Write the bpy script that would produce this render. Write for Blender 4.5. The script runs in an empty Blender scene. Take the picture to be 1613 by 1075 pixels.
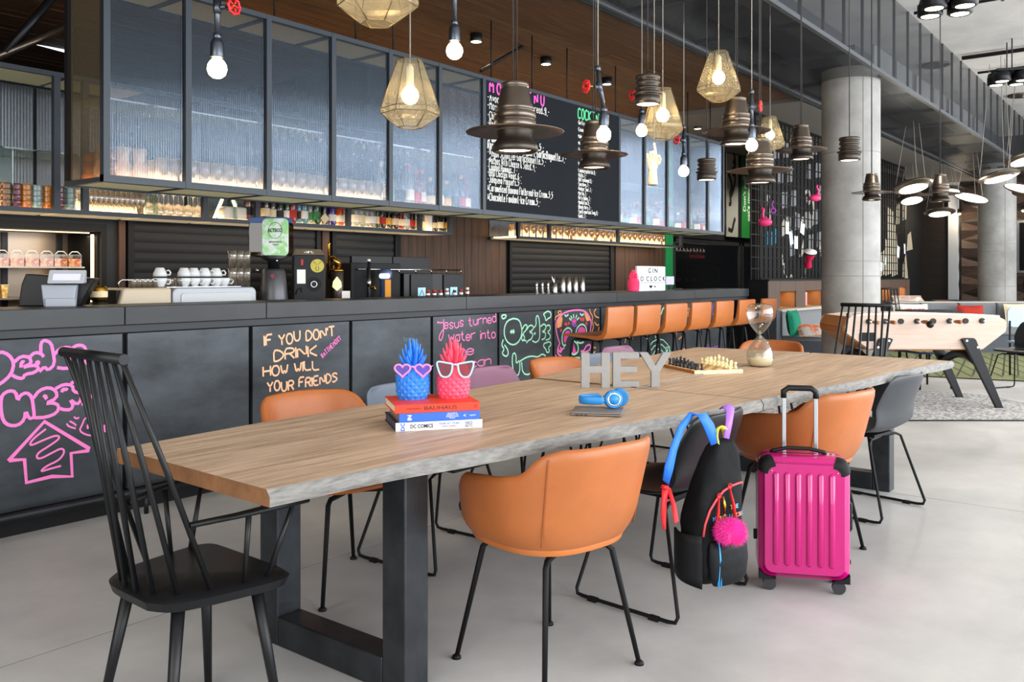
import bpy, math, random
from mathutils import Vector, Matrix
random.seed(7)
S = bpy.context.scene
COL = S.collection
R = math.radians
PI = math.pi
# ------------------------------------------------------------------ camera, world, lights, exposure
CAM_H = 1.27
CAM_F = 1370.0           # focal length in pixels of the 1613 px wide frame
TH = math.atan((1880 - 806.5) / CAM_F)    # the camera looks 38 degrees off the bar's long direction (+X)
cT, sT = math.cos(TH), math.sin(TH)
cd = bpy.data.cameras.new('camera')
cam = bpy.data.objects.new('camera', cd)
COL.objects.link(cam)
cd.sensor_fit = 'HORIZONTAL'
cd.sensor_width = 36.0
cd.lens = CAM_F / 1613 * 36.0
cd.shift_y = -(537.5 - 434.5) / 1613
cd.clip_start = 0.05
cam.location = (0, 0, CAM_H)
cam.rotation_euler = (R(90), 0, TH - R(90))
S.camera = cam

w = bpy.data.worlds.new('world')
S.world = w
w.use_nodes = True
bg = w.node_tree.nodes['Background']
bg.inputs[0].default_value = (0.80, 0.90, 1.0, 1)
bg.inputs[1].default_value = 1.1


def area(name, loc, rot, sx, sy, power, col=(1, 1, 1), spread=180):
    l = bpy.data.lights.new(name, 'AREA')
    l.shape = 'RECTANGLE'
    l.size, l.size_y, l.energy, l.color = sx, sy, power, col
    l.spread = R(spread)
    o = bpy.data.objects.new(name, l)
    o.location, o.rotation_euler = loc, rot
    COL.objects.link(o)
    return o


# daylight through the glazed front of the hall (behind the camera) and its glazed side
area('daylight_front_window', (7.0, -4.6, 2.3), (R(84), 0, 0), 16, 3.8, 1000, (0.93, 0.97, 1.0))
area('daylight_side_window', (-3.4, 0.6, 2.2), (R(84), 0, R(-90)), 7, 3.4, 190, (1.0, 0.94, 0.86))
area('daylight_end_window', (16.5, -3.0, 2.4), (R(80), 0, R(12)), 9, 3.6, 350, (0.95, 0.97, 1.0))
S.view_settings.view_transform = 'Standard'
S.view_settings.look = 'None'
S.view_settings.gamma = 1
S.view_settings.use_curve_mapping = False
S.view_settings.exposure = 0.35
cy = S.cycles
cy.max_bounces = 8
cy.diffuse_bounces = 4
cy.glossy_bounces = 4
cy.transmission_bounces = 8
cy.transparent_max_bounces = 24
cy.sample_clamp_indirect = 4.0
cy.caustics_reflective = False
cy.caustics_refractive = False
cy.use_denoising = True


# ------------------------------------------------------------------ measuring helpers: a ray of the photograph met with a real plane
def at(u, v, y=None, z=None, x=None, t=None):
    k = (u - 806.5) / CAM_F
    if y is not None:
        X, Y = y * (cT + k * sT) / (sT - k * cT), y
    elif x is not None:
        X, Y = x, x * (sT - k * cT) / (cT + k * sT)
    else:
        if t is None:
            t = CAM_F * (CAM_H - z) / (v - 434.5)
        q = t * k
        X, Y = t * cT + q * sT, t * sT - q * cT
    tt = X * cT + Y * sT
    return Vector((X, Y, CAM_H - (v - 434.5) * tt / CAM_F))


def depth(p):
    return p[0] * cT + p[1] * sT


# ------------------------------------------------------------------ materials
def lin(h):
    h = h.lstrip('#')
    r = [int(h[i:i + 2], 16) / 255 for i in (0, 2, 4)]
    return tuple(c / 12.92 if c <= .04045 else ((c + .055) / 1.055) ** 2.4 for c in r) + (1,)


MATS = {}


def M(name, col, rough=.5, metal=0., var=0., scale=8., bump=0., bscale=60., emit=0., ecol=None, alpha=1., trans=0.,
      col2=None, stretch=None, coat=0., ior=1.45, spec=.5, contrast=(.3, .7), detail=4., sheen=0.):
    if name in MATS:
        return MATS[name]
    m = bpy.data.materials.new(name)
    m.use_nodes = True
    nt = m.node_tree
    b = nt.nodes['Principled BSDF']
    c = lin(col)
    I = b.inputs
    I['Base Color'].default_value = c
    I['Roughness'].default_value = rough
    I['Metallic'].default_value = metal
    I['IOR'].default_value = ior
    I['Alpha'].default_value = alpha
    I['Transmission Weight'].default_value = trans
    I['Coat Weight'].default_value = coat
    I['Specular IOR Level'].default_value = spec
    I['Sheen Weight'].default_value = sheen
    if emit:
        I['Emission Color'].default_value = lin(ecol or col)
        I['Emission Strength'].default_value = emit
    if var or col2 or bump:
        tc = nt.nodes.new('ShaderNodeTexCoord')
        mp = nt.nodes.new('ShaderNodeMapping')
        nt.links.new(tc.outputs['Object'], mp.inputs[0])
        if stretch:
            mp.inputs['Scale'].default_value = stretch
    if var or col2:
        n = nt.nodes.new('ShaderNodeTexNoise')
        n.inputs['Scale'].default_value = scale
        n.inputs['Detail'].default_value = detail
        n.inputs['Roughness'].default_value = .62
        nt.links.new(mp.outputs[0], n.inputs['Vector'])
        rp = nt.nodes.new('ShaderNodeValToRGB')
        rp.color_ramp.elements[0].position, rp.color_ramp.elements[1].position = contrast
        d = lin(col2) if col2 else tuple(x * (1 - var) for x in c[:3]) + (1,)
        e = c if col2 else tuple(min(1, x * (1 + var)) for x in c[:3]) + (1,)
        rp.color_ramp.elements[0].color, rp.color_ramp.elements[1].color = d, e
        nt.links.new(n.outputs['Fac'], rp.inputs[0])
        nt.links.new(rp.outputs[0], I['Base Color'])
    if bump:
        n2 = nt.nodes.new('ShaderNodeTexNoise')
        n2.inputs['Scale'].default_value = bscale
        n2.inputs['Detail'].default_value = 3
        nt.links.new(mp.outputs[0], n2.inputs['Vector'])
        bp = nt.nodes.new('ShaderNodeBump')
        bp.inputs['Strength'].default_value = bump
        bp.inputs['Distance'].default_value = .01
        nt.links.new(n2.outputs['Fac'], bp.inputs['Height'])
        nt.links.new(bp.outputs[0], I['Normal'])
    MATS[name] = m
    return m


def mix_glass(name, tint, gloss=.12, rough=.05, milk=0., milk_col='#ffffff', fres=True, gcol=None, fk=.75):
    """see-through glass: transparent body, fresnel gloss, and a little milky scatter"""
    if name in MATS:
        return MATS[name]
    m = bpy.data.materials.new(name)
    m.use_nodes = True
    nt = m.node_tree
    nt.nodes.remove(nt.nodes['Principled BSDF'])
    out = nt.nodes['Material Output']
    tr = nt.nodes.new('ShaderNodeBsdfTransparent')
    tr.inputs[0].default_value = lin(tint)
    gl = nt.nodes.new('ShaderNodeBsdfGlossy')
    gl.inputs['Roughness'].default_value = rough
    if gcol:
        gl.inputs[0].default_value = lin(gcol)
    last = tr.outputs[0]
    if milk:
        df = nt.nodes.new('ShaderNodeBsdfDiffuse')
        df.inputs[0].default_value = lin(milk_col)
        tl = nt.nodes.new('ShaderNodeBsdfTranslucent')
        tl.inputs[0].default_value = lin(milk_col)
        md = nt.nodes.new('ShaderNodeMixShader')
        nt.links.new(df.outputs[0], md.inputs[1])
        nt.links.new(tl.outputs[0], md.inputs[2])
        mm = nt.nodes.new('ShaderNodeMixShader')
        mm.inputs[0].default_value = milk
        nt.links.new(last, mm.inputs[1])
        nt.links.new(md.outputs[0], mm.inputs[2])
        last = mm.outputs[0]
    mx = nt.nodes.new('ShaderNodeMixShader')
    if fres:
        lw = nt.nodes.new('ShaderNodeLayerWeight')
        lw.inputs[0].default_value = .35
        ma = nt.nodes.new('ShaderNodeMath')
        ma.operation = 'MULTIPLY_ADD'
        ma.inputs[1].default_value = fk
        ma.inputs[2].default_value = gloss
        ma.use_clamp = True
        nt.links.new(lw.outputs['Facing'], ma.inputs[0])
        nt.links.new(ma.outputs[0], mx.inputs[0])
    else:
        mx.inputs[0].default_value = gloss
    nt.links.new(last, mx.inputs[1])
    nt.links.new(gl.outputs[0], mx.inputs[2])
    nt.links.new(mx.outputs[0], out.inputs[0])
    MATS[name] = m
    return m


def wire_mesh_mat(name, col, cell=.02, hole=.55, metal=.7, rough=.4, plane='xy', emit=0):
    """expanded metal: a sheet with rows of diamond holes (fine relief, far too small to model)"""
    if name in MATS:
        return MATS[name]
    m = bpy.data.materials.new(name)
    m.use_nodes = True
    nt = m.node_tree
    b = nt.nodes['Principled BSDF']
    b.inputs['Base Color'].default_value = lin(col)
    b.inputs['Metallic'].default_value = metal
    b.inputs['Roughness'].default_value = rough
    out = nt.nodes['Material Output']
    tc = nt.nodes.new('ShaderNodeTexCoord')
    sp = nt.nodes.new('ShaderNodeSeparateXYZ')
    nt.links.new(tc.outputs['Object'], sp.inputs[0])
    vals = []
    for sgn in (1, -1):
        a = nt.nodes.new('ShaderNodeMath')
        a.operation = 'MULTIPLY_ADD'
        nt.links.new(sp.outputs['Z' if plane == 'xz' else 'Y'], a.inputs[0])
        a.inputs[1].default_value = sgn * 1.0
        nt.links.new(sp.outputs['X'], a.inputs[2])
        k = nt.nodes.new('ShaderNodeMath')
        k.operation = 'MULTIPLY'
        k.inputs[1].default_value = PI / cell
        nt.links.new(a.outputs[0], k.inputs[0])
        s = nt.nodes.new('ShaderNodeMath')
        s.operation = 'SINE'
        nt.links.new(k.outputs[0], s.inputs[0])
        ab = nt.nodes.new('ShaderNodeMath')
        ab.operation = 'ABSOLUTE'
        nt.links.new(s.outputs[0], ab.inputs[0])
        vals.append(ab)
    mn = nt.nodes.new('ShaderNodeMath')
    mn.operation = 'MINIMUM'
    nt.links.new(vals[0].outputs[0], mn.inputs[0])
    nt.links.new(vals[1].outputs[0], mn.inputs[1])
    gt = nt.nodes.new('ShaderNodeMath')
    gt.operation = 'GREATER_THAN'
    gt.inputs[1].default_value = 1 - hole
    nt.links.new(mn.outputs[0], gt.inputs[0])
    tr = nt.nodes.new('ShaderNodeBsdfTransparent')
    mx = nt.nodes.new('ShaderNodeMixShader')
    nt.links.new(gt.outputs[0], mx.inputs[0])
    nt.links.new(b.outputs[0], mx.inputs[1])
    nt.links.new(tr.outputs[0], mx.inputs[2])
    nt.links.new(mx.outputs[0], out.inputs[0])
    MATS[name] = m
    return m


# ------------------------------------------------------------------ mesh builder
class MB:
    def __init__(s):
        s.v, s.f, s.s = [], [], []

    def add(s, vs, fs, smooth=False):
        o = len(s.v)
        s.v += [tuple(p) for p in vs]
        s.f += [tuple(i + o for i in f) for f in fs]
        s.s += [smooth] * len(fs)
        return s

    def box(s, x0, y0, z0, x1, y1, z1, rz=0., c=None):
        vs = [(x, y, z) for z in (z0, z1) for y in (y0, y1) for x in (x0, x1)]
        if rz:
            c = c or ((x0 + x1) / 2, (y0 + y1) / 2)
            a, b = math.cos(rz), math.sin(rz)
            vs = [(c[0] + (x - c[0]) * a - (y - c[1]) * b, c[1] + (x - c[0]) * b + (y - c[1]) * a, z) for x, y, z in vs]
        return s.add(vs, [(0, 2, 3, 1), (4, 5, 7, 6), (0, 1, 5, 4), (2, 6, 7, 3), (0, 4, 6, 2), (1, 3, 7, 5)])

    def cyl(s, p0, p1, r0, r1=None, n=12, smooth=True):
        return s.tube([p0, p1], [r0, r0 if r1 is None else r1], n, smooth=smooth)

    def tube(s, pts, r, n=8, closed=False, smooth=True, flat=1.0, up=None):
        P = [Vector(p) for p in pts]
        m = len(P)
        rr = r if isinstance(r, (list, tuple)) else [r] * m
        T = []
        for i in range(m):
            a = P[(i - 1) % m] if (closed or i) else P[0]
            b = P[(i + 1) % m] if (closed or i < m - 1) else P[-1]
            d = b - a
            T.append(d.normalized() if d.length > 1e-9 else Vector((0, 0, 1)))
        u = Vector(up) if up else (Vector((0, 0, 1)) if abs(T[0].z) < .9 else Vector((1, 0, 0)))
        u = (u - T[0] * u.dot(T[0])).normalized()
        vs = []
        for i in range(m):
            if i:
                u = (u - T[i] * u.dot(T[i]))
                u = u.normalized() if u.length > 1e-6 else T[i].orthogonal().normalized()
            w_ = T[i].cross(u)
            for k in range(n):
                a = 2 * PI * k / n
                vs.append(P[i] + (u * math.cos(a) * flat + w_ * math.sin(a)) * rr[i])
        fs = []
        for i in range(m if closed else m - 1):
            j = (i + 1) % m
            for k in range(n):
                l = (k + 1) % n
                fs.append((i * n + k, i * n + l, j * n + l, j * n + k))
        s.add(vs, fs, smooth)
        if not closed:
            o = len(s.v) - m * n
            s.f += [tuple(o + k for k in reversed(range(n))), tuple(o + (m - 1) * n + k for k in range(n))]
            s.s += [False, False]
        return s

    def lathe(s, prof, n=20, c=(0, 0, 0), smooth=True, cap=True, mat=None):
        """prof: (r, z) from bottom to top; mat: optional Matrix applied"""
        vs = []
        for r, z in prof:
            for k in range(n):
                a = 2 * PI * k / n
                p = Vector((r * math.cos(a), r * math.sin(a), z))
                if mat:
                    p = mat @ p
                vs.append((p.x + c[0], p.y + c[1], p.z + c[2]))
        fs = []
        for i in range(len(prof) - 1):
            for k in range(n):
                l = (k + 1) % n
                fs.append((i * n + k, i * n + l, (i + 1) * n + l, (i + 1) * n + k))
        o = len(s.v)
        s.add(vs, fs, smooth)
        if cap:
            if prof[0][0] > 1e-5:
                s.f.append(tuple(o + k for k in reversed(range(n))))
                s.s.append(False)
            if prof[-1][0] > 1e-5:
                s.f.append(tuple(o + (len(prof) - 1) * n + k for k in range(n)))
                s.s.append(False)
        return s

    def sphere(s, c, r, n=16, m=10, sc=(1, 1, 1)):
        prof = [(math.sin(PI * i / m) * r, -math.cos(PI * i / m) * r) for i in range(m + 1)]
        o = len(s.v)
        s.lathe(prof, n, cap=False)
        for i in range(o, len(s.v)):
            x, y, z = s.v[i]
            s.v[i] = (x * sc[0] + c[0], y * sc[1] + c[1], z * sc[2] + c[2])
        return s

    def prism(s, poly, fn0, fn1, smooth=False):
        """poly: 2D outline (ccw seen from fn1 side); fn: maps (a, b) to 3D"""
        n = len(poly)
        vs = [fn0(a, b) for a, b in poly] + [fn1(a, b) for a, b in poly]
        s.add(vs, [tuple(reversed(range(n))), tuple(range(n, 2 * n))])
        s.add([], [])
        o = len(s.v) - 2 * n
        for i in range(n):
            j = (i + 1) % n
            s.f.append((o + i, o + j, o + n + j, o + n + i))
            s.s.append(smooth)
        return s

    def grid(s, fn, nu, nv, smooth=True, closed=False):
        vs = [fn(i / (nu if closed else nu), j / nv) for j in range(nv + 1) for i in range(nu + (0 if closed else 1))]
        W = nu if closed else nu + 1
        fs = []
        for j in range(nv):
            for i in range(nu):
                k = (i + 1) % W if closed else i + 1
                fs.append((j * W + i, j * W + k, (j + 1) * W + k, (j + 1) * W + i))
        return s.add(vs, fs, smooth)

    def mesh(s, name, mat=None):
        me = bpy.data.meshes.new(name)
        me.from_pydata([tuple(p) for p in s.v], [], s.f)
        me.polygons.foreach_set('use_smooth', s.s)
        if mat:
            me.materials.append(mat)
        me.update()
        return me


def obj(name, mb, mat=None, parent=None, bevel=0., seg=2, sub=0, solid=0., label=None, kind=None, loc=None, rot=None, off=-1.):
    me = mb if isinstance(mb, bpy.types.Mesh) else mb.mesh(name, mat)
    o = bpy.data.objects.new(name, me)
    COL.objects.link(o)
    if parent is not None:
        o.parent = parent
    if solid:
        d = o.modifiers.new('thick', 'SOLIDIFY')
        d.thickness, d.offset = solid, off
    if bevel:
        d = o.modifiers.new('edge', 'BEVEL')
        d.width, d.segments, d.limit_method = bevel, seg, 'ANGLE'
        d.angle_limit = R(40)
    if sub:
        d = o.modifiers.new('smooth', 'SUBSURF')
        d.levels = d.render_levels = sub
    if label:
        o['label'] = label
    if kind:
        o['kind'] = kind
    if loc:
        o.location = loc
    if rot:
        o.rotation_euler = rot
    return o


def tag(o, label, cat, group=None):
    o['label'], o['category'] = label, cat
    if group:
        o['group'] = group
    return o


def thing(name, label, cat, loc=(0, 0, 0), rz=0., group=None, rot=None):
    o = bpy.data.objects.new(name, None)
    COL.objects.link(o)
    o.empty_display_size = .1
    o.location = loc
    o.rotation_euler = rot or (0, 0, rz)
    return tag(o, label, cat, group)


def struct(name, mb, mat, parent=None, **k):
    return obj(name, mb, mat, parent, kind=None if parent else 'structure', **k)


def dup(root, loc, rz=None, label=None, group=None, scale=None):
    r = root.copy()
    COL.objects.link(r)
    r.location = loc
    if rz is not None:
        r.rotation_euler = (0, 0, rz)
    if scale:
        r.scale = (scale,) * 3
    if label:
        r['label'] = label
    if group:
        r['group'] = group
    for ch in root.children:
        c = ch.copy()
        COL.objects.link(c)
        c.parent = r
        for g in ch.children:
            d = g.copy()
            COL.objects.link(d)
            d.parent = c
    return r


def recolor(root, part, mat):
    for ch in root.children:
        if ch.name.split('.')[0] == part:
            ch.data = ch.data.copy()
            ch.data.materials.clear()
            ch.data.materials.append(mat)


# ------------------------------------------------------------------ lettering
def chaikin(p, n=1):
    for _ in range(n):
        if len(p) < 3:
            return p
        q = [p[0]]
        for a, b in zip(p, p[1:]):
            q += [(a[0] * .75 + b[0] * .25, a[1] * .75 + b[1] * .25), (a[0] * .25 + b[0] * .75, a[1] * .25 + b[1] * .75)]
        q.append(p[-1])
        p = q
    return p


STROKE = [0]


def ribbon(mb, pts, w_, to3, closed=False, nrm=(0, -1, 0)):
    """a flat stroke of chalk or paint: pts are 2D on a surface, to3 maps them to space"""
    n = len(pts)
    L, Rr = [], []
    for i in range(n):
        a = pts[(i - 1) % n] if (closed or i) else pts[0]
        b = pts[(i + 1) % n] if (closed or i < n - 1) else pts[-1]
        dx, dy = b[0] - a[0], b[1] - a[1]
        d = math.hypot(dx, dy) or 1
        nx, ny = -dy / d * w_ / 2, dx / d * w_ / 2
        L.append(to3(pts[i][0] + nx, pts[i][1] + ny))
        Rr.append(to3(pts[i][0] - nx, pts[i][1] - ny))
    STROKE[0] = (STROKE[0] + 1) % 14      # each stroke lies a hair above the one before
    N_ = Vector(nrm)
    for i in range(n):
        d_ = N_ * (STROKE[0] * 3e-5 + (i % 12) * 2.5e-6)
        L[i], Rr[i] = Vector(L[i]) + d_, Vector(Rr[i]) + d_
    vs = L + Rr
    fs = []
    for i in range(n if closed else n - 1):
        j = (i + 1) % n
        fs.append((n + i, n + j, j, i))
    mb.add(vs, fs)


GL = {'A': '022842|1535', 'B': '02083847463505|3544433202', 'C': '473828070503123243', 'D': '02082846442202', 'E': '48080242|0535',
      'F': '480802|0535', 'G': '4738180605031232434525', 'H': '0208|4248|0545', 'I': '0208', 'J': '4843321203', 'K': '0208|480542',
      'L': '080242', 'M': '0208254842', 'N': '02084248', 'O': '28180604123244463828', 'P': '02083847463505',
      'Q': '28180604123244463828|2442', 'R': '02083847463505|2542', 'S': '47381807163544331203', 'T': '0848|2822', 'U': '080412324448',
      'V': '082248', 'W': '0812253248', 'X': '0842|0248', 'Y': '082548|2522', 'Z': '08480242', 'a': '361605031232|3632',
      'b': '0802|05163643321203', 'c': '3526160503122233', 'd': '3832|3526160503122233', 'e': '04343526160503122233', 'f': '37281712|0636',
      'g': '352616050312223335|36312001', 'h': '0802|05263532', 'i': '0602|0807', 'j': '161100|1817', 'k': '0802|360432', 'l': '0802',
      'm': '0602|05162522|25364542', 'n': '0602|05263532', 'o': '160503122233352616', 'p': '0600|05163543321203', 'q': '352616050312223335|3630', 'r': '0602|052636',
      's': '352616051433221203', 't': '18132232|0626', 'u': '060312223336|3632', 'v': '062236', 'w': '0612253246', 'x': '0632|0236',
      'y': '0622|3610', 'z': '06360232', "'": '0806', '#': '1218|3238|0444|0646', '.': '0203', '-': '0525', ',': '1201', '*': '1317|0335|0533',
      '2': '0728374602|0242', '5': '38080536453402', '6': '38060312334405', '7': '084822', '1': '072822', '8': '28070536423202|28473513', '&': '42071827041223', ':': '0304|0607'}
GL['3'] = '08482544433203'
GL['4'] = '42480545'


def write(mb, text, to3, x, y, h, w_, sp=1.0, sx=.8, jig=0., slope=0.):
    """text in a hand-drawn stroke alphabet; h = cap height"""
    u = h / 6
    rnd = random.Random(len(text) * 7 + int(x * 100))
    for chr_ in text:
        g = GL.get(chr_)
        if not g:
            x += 3 * u * sx
            continue
        wd = 0
        j = rnd.uniform(-jig, jig) * h
        for st in g.split('|'):
            p = [(int(st[i]), int(st[i + 1])) for i in range(0, len(st), 2)]
            wd = max(wd, max(a for a, b in p))
            p = chaikin(p, 1)
            ribbon(mb, [(x + a * u * sx, y + j + (b - 2) * u + slope * a * u) for a, b in p], w_, to3)
        x += (wd * sx + 1.15 * sp) * u
    return x


def write_line(mb, text, a, b, h, w_, to3, jig=0.):
    """hand lettering fitted between two points (x, z) of its base line"""
    L = math.hypot(b[0] - a[0], b[1] - a[1])
    ca, sa = (b[0] - a[0]) / L, (b[1] - a[1]) / L
    u = h / 6
    wid = sum((max([int(q[i]) for q in GL[c].split('|') for i in range(0, len(q), 2)]) if c in GL else 3) for c in text)
    nlet = sum(1 for c in text if c in GL)
    sx = max(.3, (L / u - 1.15 * (nlet - 1)) / wid)
    write(mb, text, lambda x, y: to3(a[0] + x * ca - y * sa, a[1] + x * sa + y * ca), 0, 0, h, w_, sx=sx, jig=jig)


def text_mesh(name, body, size, mat, parent, loc, rot, ext=.0015, align='CENTER', sx=1., label=None, bold=0.):
    cu = bpy.data.curves.new(name, 'FONT')
    cu.body, cu.size, cu.extrude, cu.align_x, cu.align_y, cu.resolution_u = body, size, ext, align, 'CENTER', 2
    cu.offset = bold
    tmp = bpy.data.objects.new('tmp', cu)
    COL.objects.link(tmp)
    dg = bpy.context.evaluated_depsgraph_get()
    me = bpy.data.meshes.new_from_object(tmp.evaluated_get(dg))
    bpy.data.objects.remove(tmp)
    me.name = name
    me.materials.clear()
    me.materials.append(mat)
    o = obj(name, me, None, parent, loc=loc, rot=rot, label=label)
    o.scale = (sx, 1, 1)
    return o


# ------------------------------------------------------------------ the palette
m_steel = M('blackened_steel', '#26282b', .42, .65, .35, 6, .04, 90)
m_black = M('black_lacquer', '#101113', .42, 0, spec=.38)
m_matt = M('matt_black', '#0e0e10', .6, spec=.3)
m_frame = M('grey_black_frame', '#3a3e45', .45, .4)
m_dark = M('dark_void', '#0c0c0d', .8)
m_chrome = M('chrome', '#d8d8d8', .15, 1.)
m_alu = M('brushed_aluminium', '#b9bcc0', .3, .9)
m_brass = M('gold_brass', '#b98a35', .25, 1.)
m_white = M('white_plastic', '#e8e8e6', .4)
m_orange = M('cognac_leather', '#ac6334', .42, 0, .10, 5, .05, 220)
m_orange2 = M('orange_leather', '#b46730', .42, 0, .08, 5)
m_bulb = M('lit_bulb', '#fff1d0', .4, emit=14, ecol='#ffe2b0')
m_lens = M('lit_lens', '#fff4e0', .4, emit=7, ecol='#ffe9c8')
m_disc = M('lit_disc', '#fff8ea', .4, emit=2.6, ecol='#fff2dc')
m_bronze = M('dark_bronze', '#6e6359', .30, .88, .15, 10)
m_bronze2 = M('dark_bronze_fins', '#4b443e', .4, .8)
m_cable = M('dark_cable', '#2a2725', .6)
m_cable2 = M('grey_cable', '#8a857d', .6)
m_glass = mix_glass('clear_glass', '#eef6f6', .05, .03)
m_glassedge = mix_glass('shelf_glass', '#cfe8e4', .10, .04)
# ================================================================== THE SETTING
def concrete(name, a, b, rough=.5, scale=1.2, bump=.03):
    """concrete: broad clouds, fine speckle"""
    m = M(name, a, rough, 0, col2=b, scale=scale, bump=bump, bscale=45, detail=8, contrast=(.32, .68))
    return m


m_floor = concrete('floor_concrete', '#c6c4c1', '#a4a3a1', .42, 1.1, .02)
m_ceil = concrete('ceiling_concrete', '#c9c7c3', '#b2afab', .8, 1.4, .12)
m_col = concrete('column_concrete', '#a9a7a3', '#85837f', .7, 2.2, .10)
m_wood_c = M('ceiling_wood', '#6b4a31', .55, 0, col2='#422e1f', scale=2.2, stretch=(1.2, 14, 14), bump=.15, bscale=20)
m_wood_w = M('wall_wood', '#553722', .6, 0, col2='#332013', scale=2.4, stretch=(10, 10, .9), bump=.15, bscale=14)
m_wood_d = M('dark_oak', '#5a463a', .55, 0, col2='#44352b', scale=3, stretch=(10, 10, .9))
m_meshp = wire_mesh_mat('expanded_metal', '#3f4347', .022, .60, .6, .45, 'xy')
m_meshs = wire_mesh_mat('expanded_metal_side', '#43474b', .022, .66, .6, .45, 'xz')
m_void = M('plenum_black', '#2a2c2e', .8)

b = MB().box(-3.6, -5, -.12, 24, 10.3, -.012)
floor = struct('floor', b, m_dark)
xs, ys = (-3.6, 5.372, 11.3, 17.2, 24), (-5, 3.043, 10.3)
for i in range(4):
    for j in range(2):
        g = .0035
        obj('slab', MB().box(xs[i] + g, ys[j] + g, -.012, xs[i + 1] - g, ys[j + 1] - g, 0), m_floor, floor)

ceiling = struct('ceiling', MB().box(-3.6, -5, 4.3, 24, 3.69, 4.42), m_ceil)
for yy in (1.35, -.3):
    obj('joint_strip', MB().box(-3.6, yy, 4.294, 24, yy + .012, 4.3), m_void, ceiling)
m_joint = M('joint_dark', '#4a4846', .9)
for x0, y0, x1, y1 in ((-3.6, 3.0395, 24, 3.0465), (5.3685, -5, 5.3755, 10.3), (11.2965, -5, 11.3035, 10.3), (17.1965, -5, 17.2035, 10.3)):
    obj('joint', MB().box(x0, y0, -.02, x1, y1, -.0012), m_joint, floor)
# the wooden canopy over the bar: planks below a black deck
canopy = struct('ceiling_canopy', MB().box(-3.6, 3.69, 3.43, 10.3, 10.3, 3.5), m_dark)
rr = random.Random(3)
nrow = 0
y = 3.70
while y < 10.1:
    x = -.6 - rr.random() * 1.6
    xe = 10.25 if y < 6.4 else 6.0
    while x < xe:
        x2 = min(x + rr.uniform(1.6, 2.5), 10.25)
        obj('plank', MB().box(x + .0015, y + .0015, 3.4 + rr.uniform(0, .003), x2 - .0015, y + .1435, 3.43), m_wood_c, canopy)
        x = x2
    y += .145
grey_ceiling = struct('ceiling_rear', MB().box(10.32, 3.69, 3.36, 24, 10.3, 3.5), M('grey_plaster', '#6e6a66', .8))
struct('trim_canopy', MB().box(-3.6, 3.665, 3.36, 24, 3.69, 3.5), m_steel)
struct('wall_plenum', MB().box(-3.6, 3.69, 3.5, 24, 3.75, 4.3), m_void)
# bulkhead of expanded metal
bh = thing('mesh_bulkhead', 'long bulkhead of dark expanded metal hung below the concrete ceiling', 'bulkhead', (0, 0, 3.4))
bh['kind'] = 'structure'
xx = -3.6
while xx < 23.9:
    x2 = min(xx + 1.22, 24)
    obj('mesh_panel', MB().add([(xx + .01, 2.575, 0), (x2 - .01, 2.575, 0), (x2 - .01, 3.66, 0), (xx + .01, 3.66, 0)], [(3, 2, 1, 0)]), m_meshp, bh)
    obj('crossbar', MB().box(xx - .02, 2.575, .005, xx + .02, 3.66, .045), m_frame, bh)
    xx += 1.22
xx = 6.6
while xx < 23:
    obj('side_panel', MB().add([(xx, 2.565, .01), (xx + .58, 2.565, .01), (xx + .58, 2.565, .89), (xx, 2.565, .89)], [(0, 1, 2, 3)]), m_meshs, bh)
    obj('upright', MB().box(xx - .012, 2.57, .0, xx + .012, 2.595, .9), m_steel, bh)
    xx += .58
obj('edge_angle', MB().box(-3.6, 2.555, -.02, 24, 2.595, .02), M('galvanised', '#54575b', .5, .5), bh)
obj('edge_angle', MB().box(-3.6, 3.62, -.02, 24, 3.66, .02), MATS['galvanised'], bh)
for x0, w0, y0, h0 in ((3.5, 3.2, 3.0, .4), (7.4, 2.6, 3.1, .34), (10.6, 4.5, 3.15, .36), (16, 5, 3.05, .4)):
    obj('duct', MB().box(x0, y0, .25, x0 + w0, y0 + .42, .25 + h0), m_frame, bh, bevel=.01)
obj('cable_tray', MB().box(-2, 2.75, .12, 22, 2.95, .17), M('galvanised_dark', '#5b5e60', .5, .6), bh)
for k in range(7):
    x0 = 9.6 + k * .9
    gr = MB().box(x0, 2.66, .08, x0 + .7, 2.68, .32)
    obj('grille', gr, M('grille_grey', '#777a7c', .5, .4), bh)
# conduits across the concrete ceiling
m_pipe = M('ceiling_conduit', '#33302e', .5, .3)
for k, xp in enumerate((9.6, 10.6, 13.2, 14.3, 19.0, 20.0)):
    c = thing('ceiling_conduit', ['thick dark conduit crossing the concrete ceiling nearest to the quad spotlights',
        'second dark conduit across the concrete ceiling, just past the first', 'thin dark conduit on the concrete ceiling above the round flush plate',
        'dark conduit on the concrete ceiling behind the round plate', 'thin conduit far along the concrete ceiling', 'farthest conduit on the concrete ceiling'][k],
        'conduit', (xp, 2.5, 4.255), group='conduits on the concrete ceiling')
    obj('pipe', MB().tube([(0, 0, 0), (0, -7, 0)], .028 if k % 2 == 0 else .018, 8), m_pipe, c)
    for j in range(3):
        obj('clip', MB().box(-.03, -.9 - j * 1.9, -.03, .03, -.87 - j * 1.9, .045), m_pipe, c)
d = at(1473, 102, z=4.295)
pl = thing('ceiling_plate', 'round bronze plate flush on the concrete ceiling', 'plate', (d.x, d.y, 4.27))
obj('disc', MB().lathe([(.17, 0), (.2, .012), (.2, .03)], 24), m_bronze, pl)
d = at(1607, 150, z=4.295)
pl = dup(pl, (d.x, d.y, 4.27), label='second round plate on the concrete ceiling, at the right frame edge')

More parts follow.
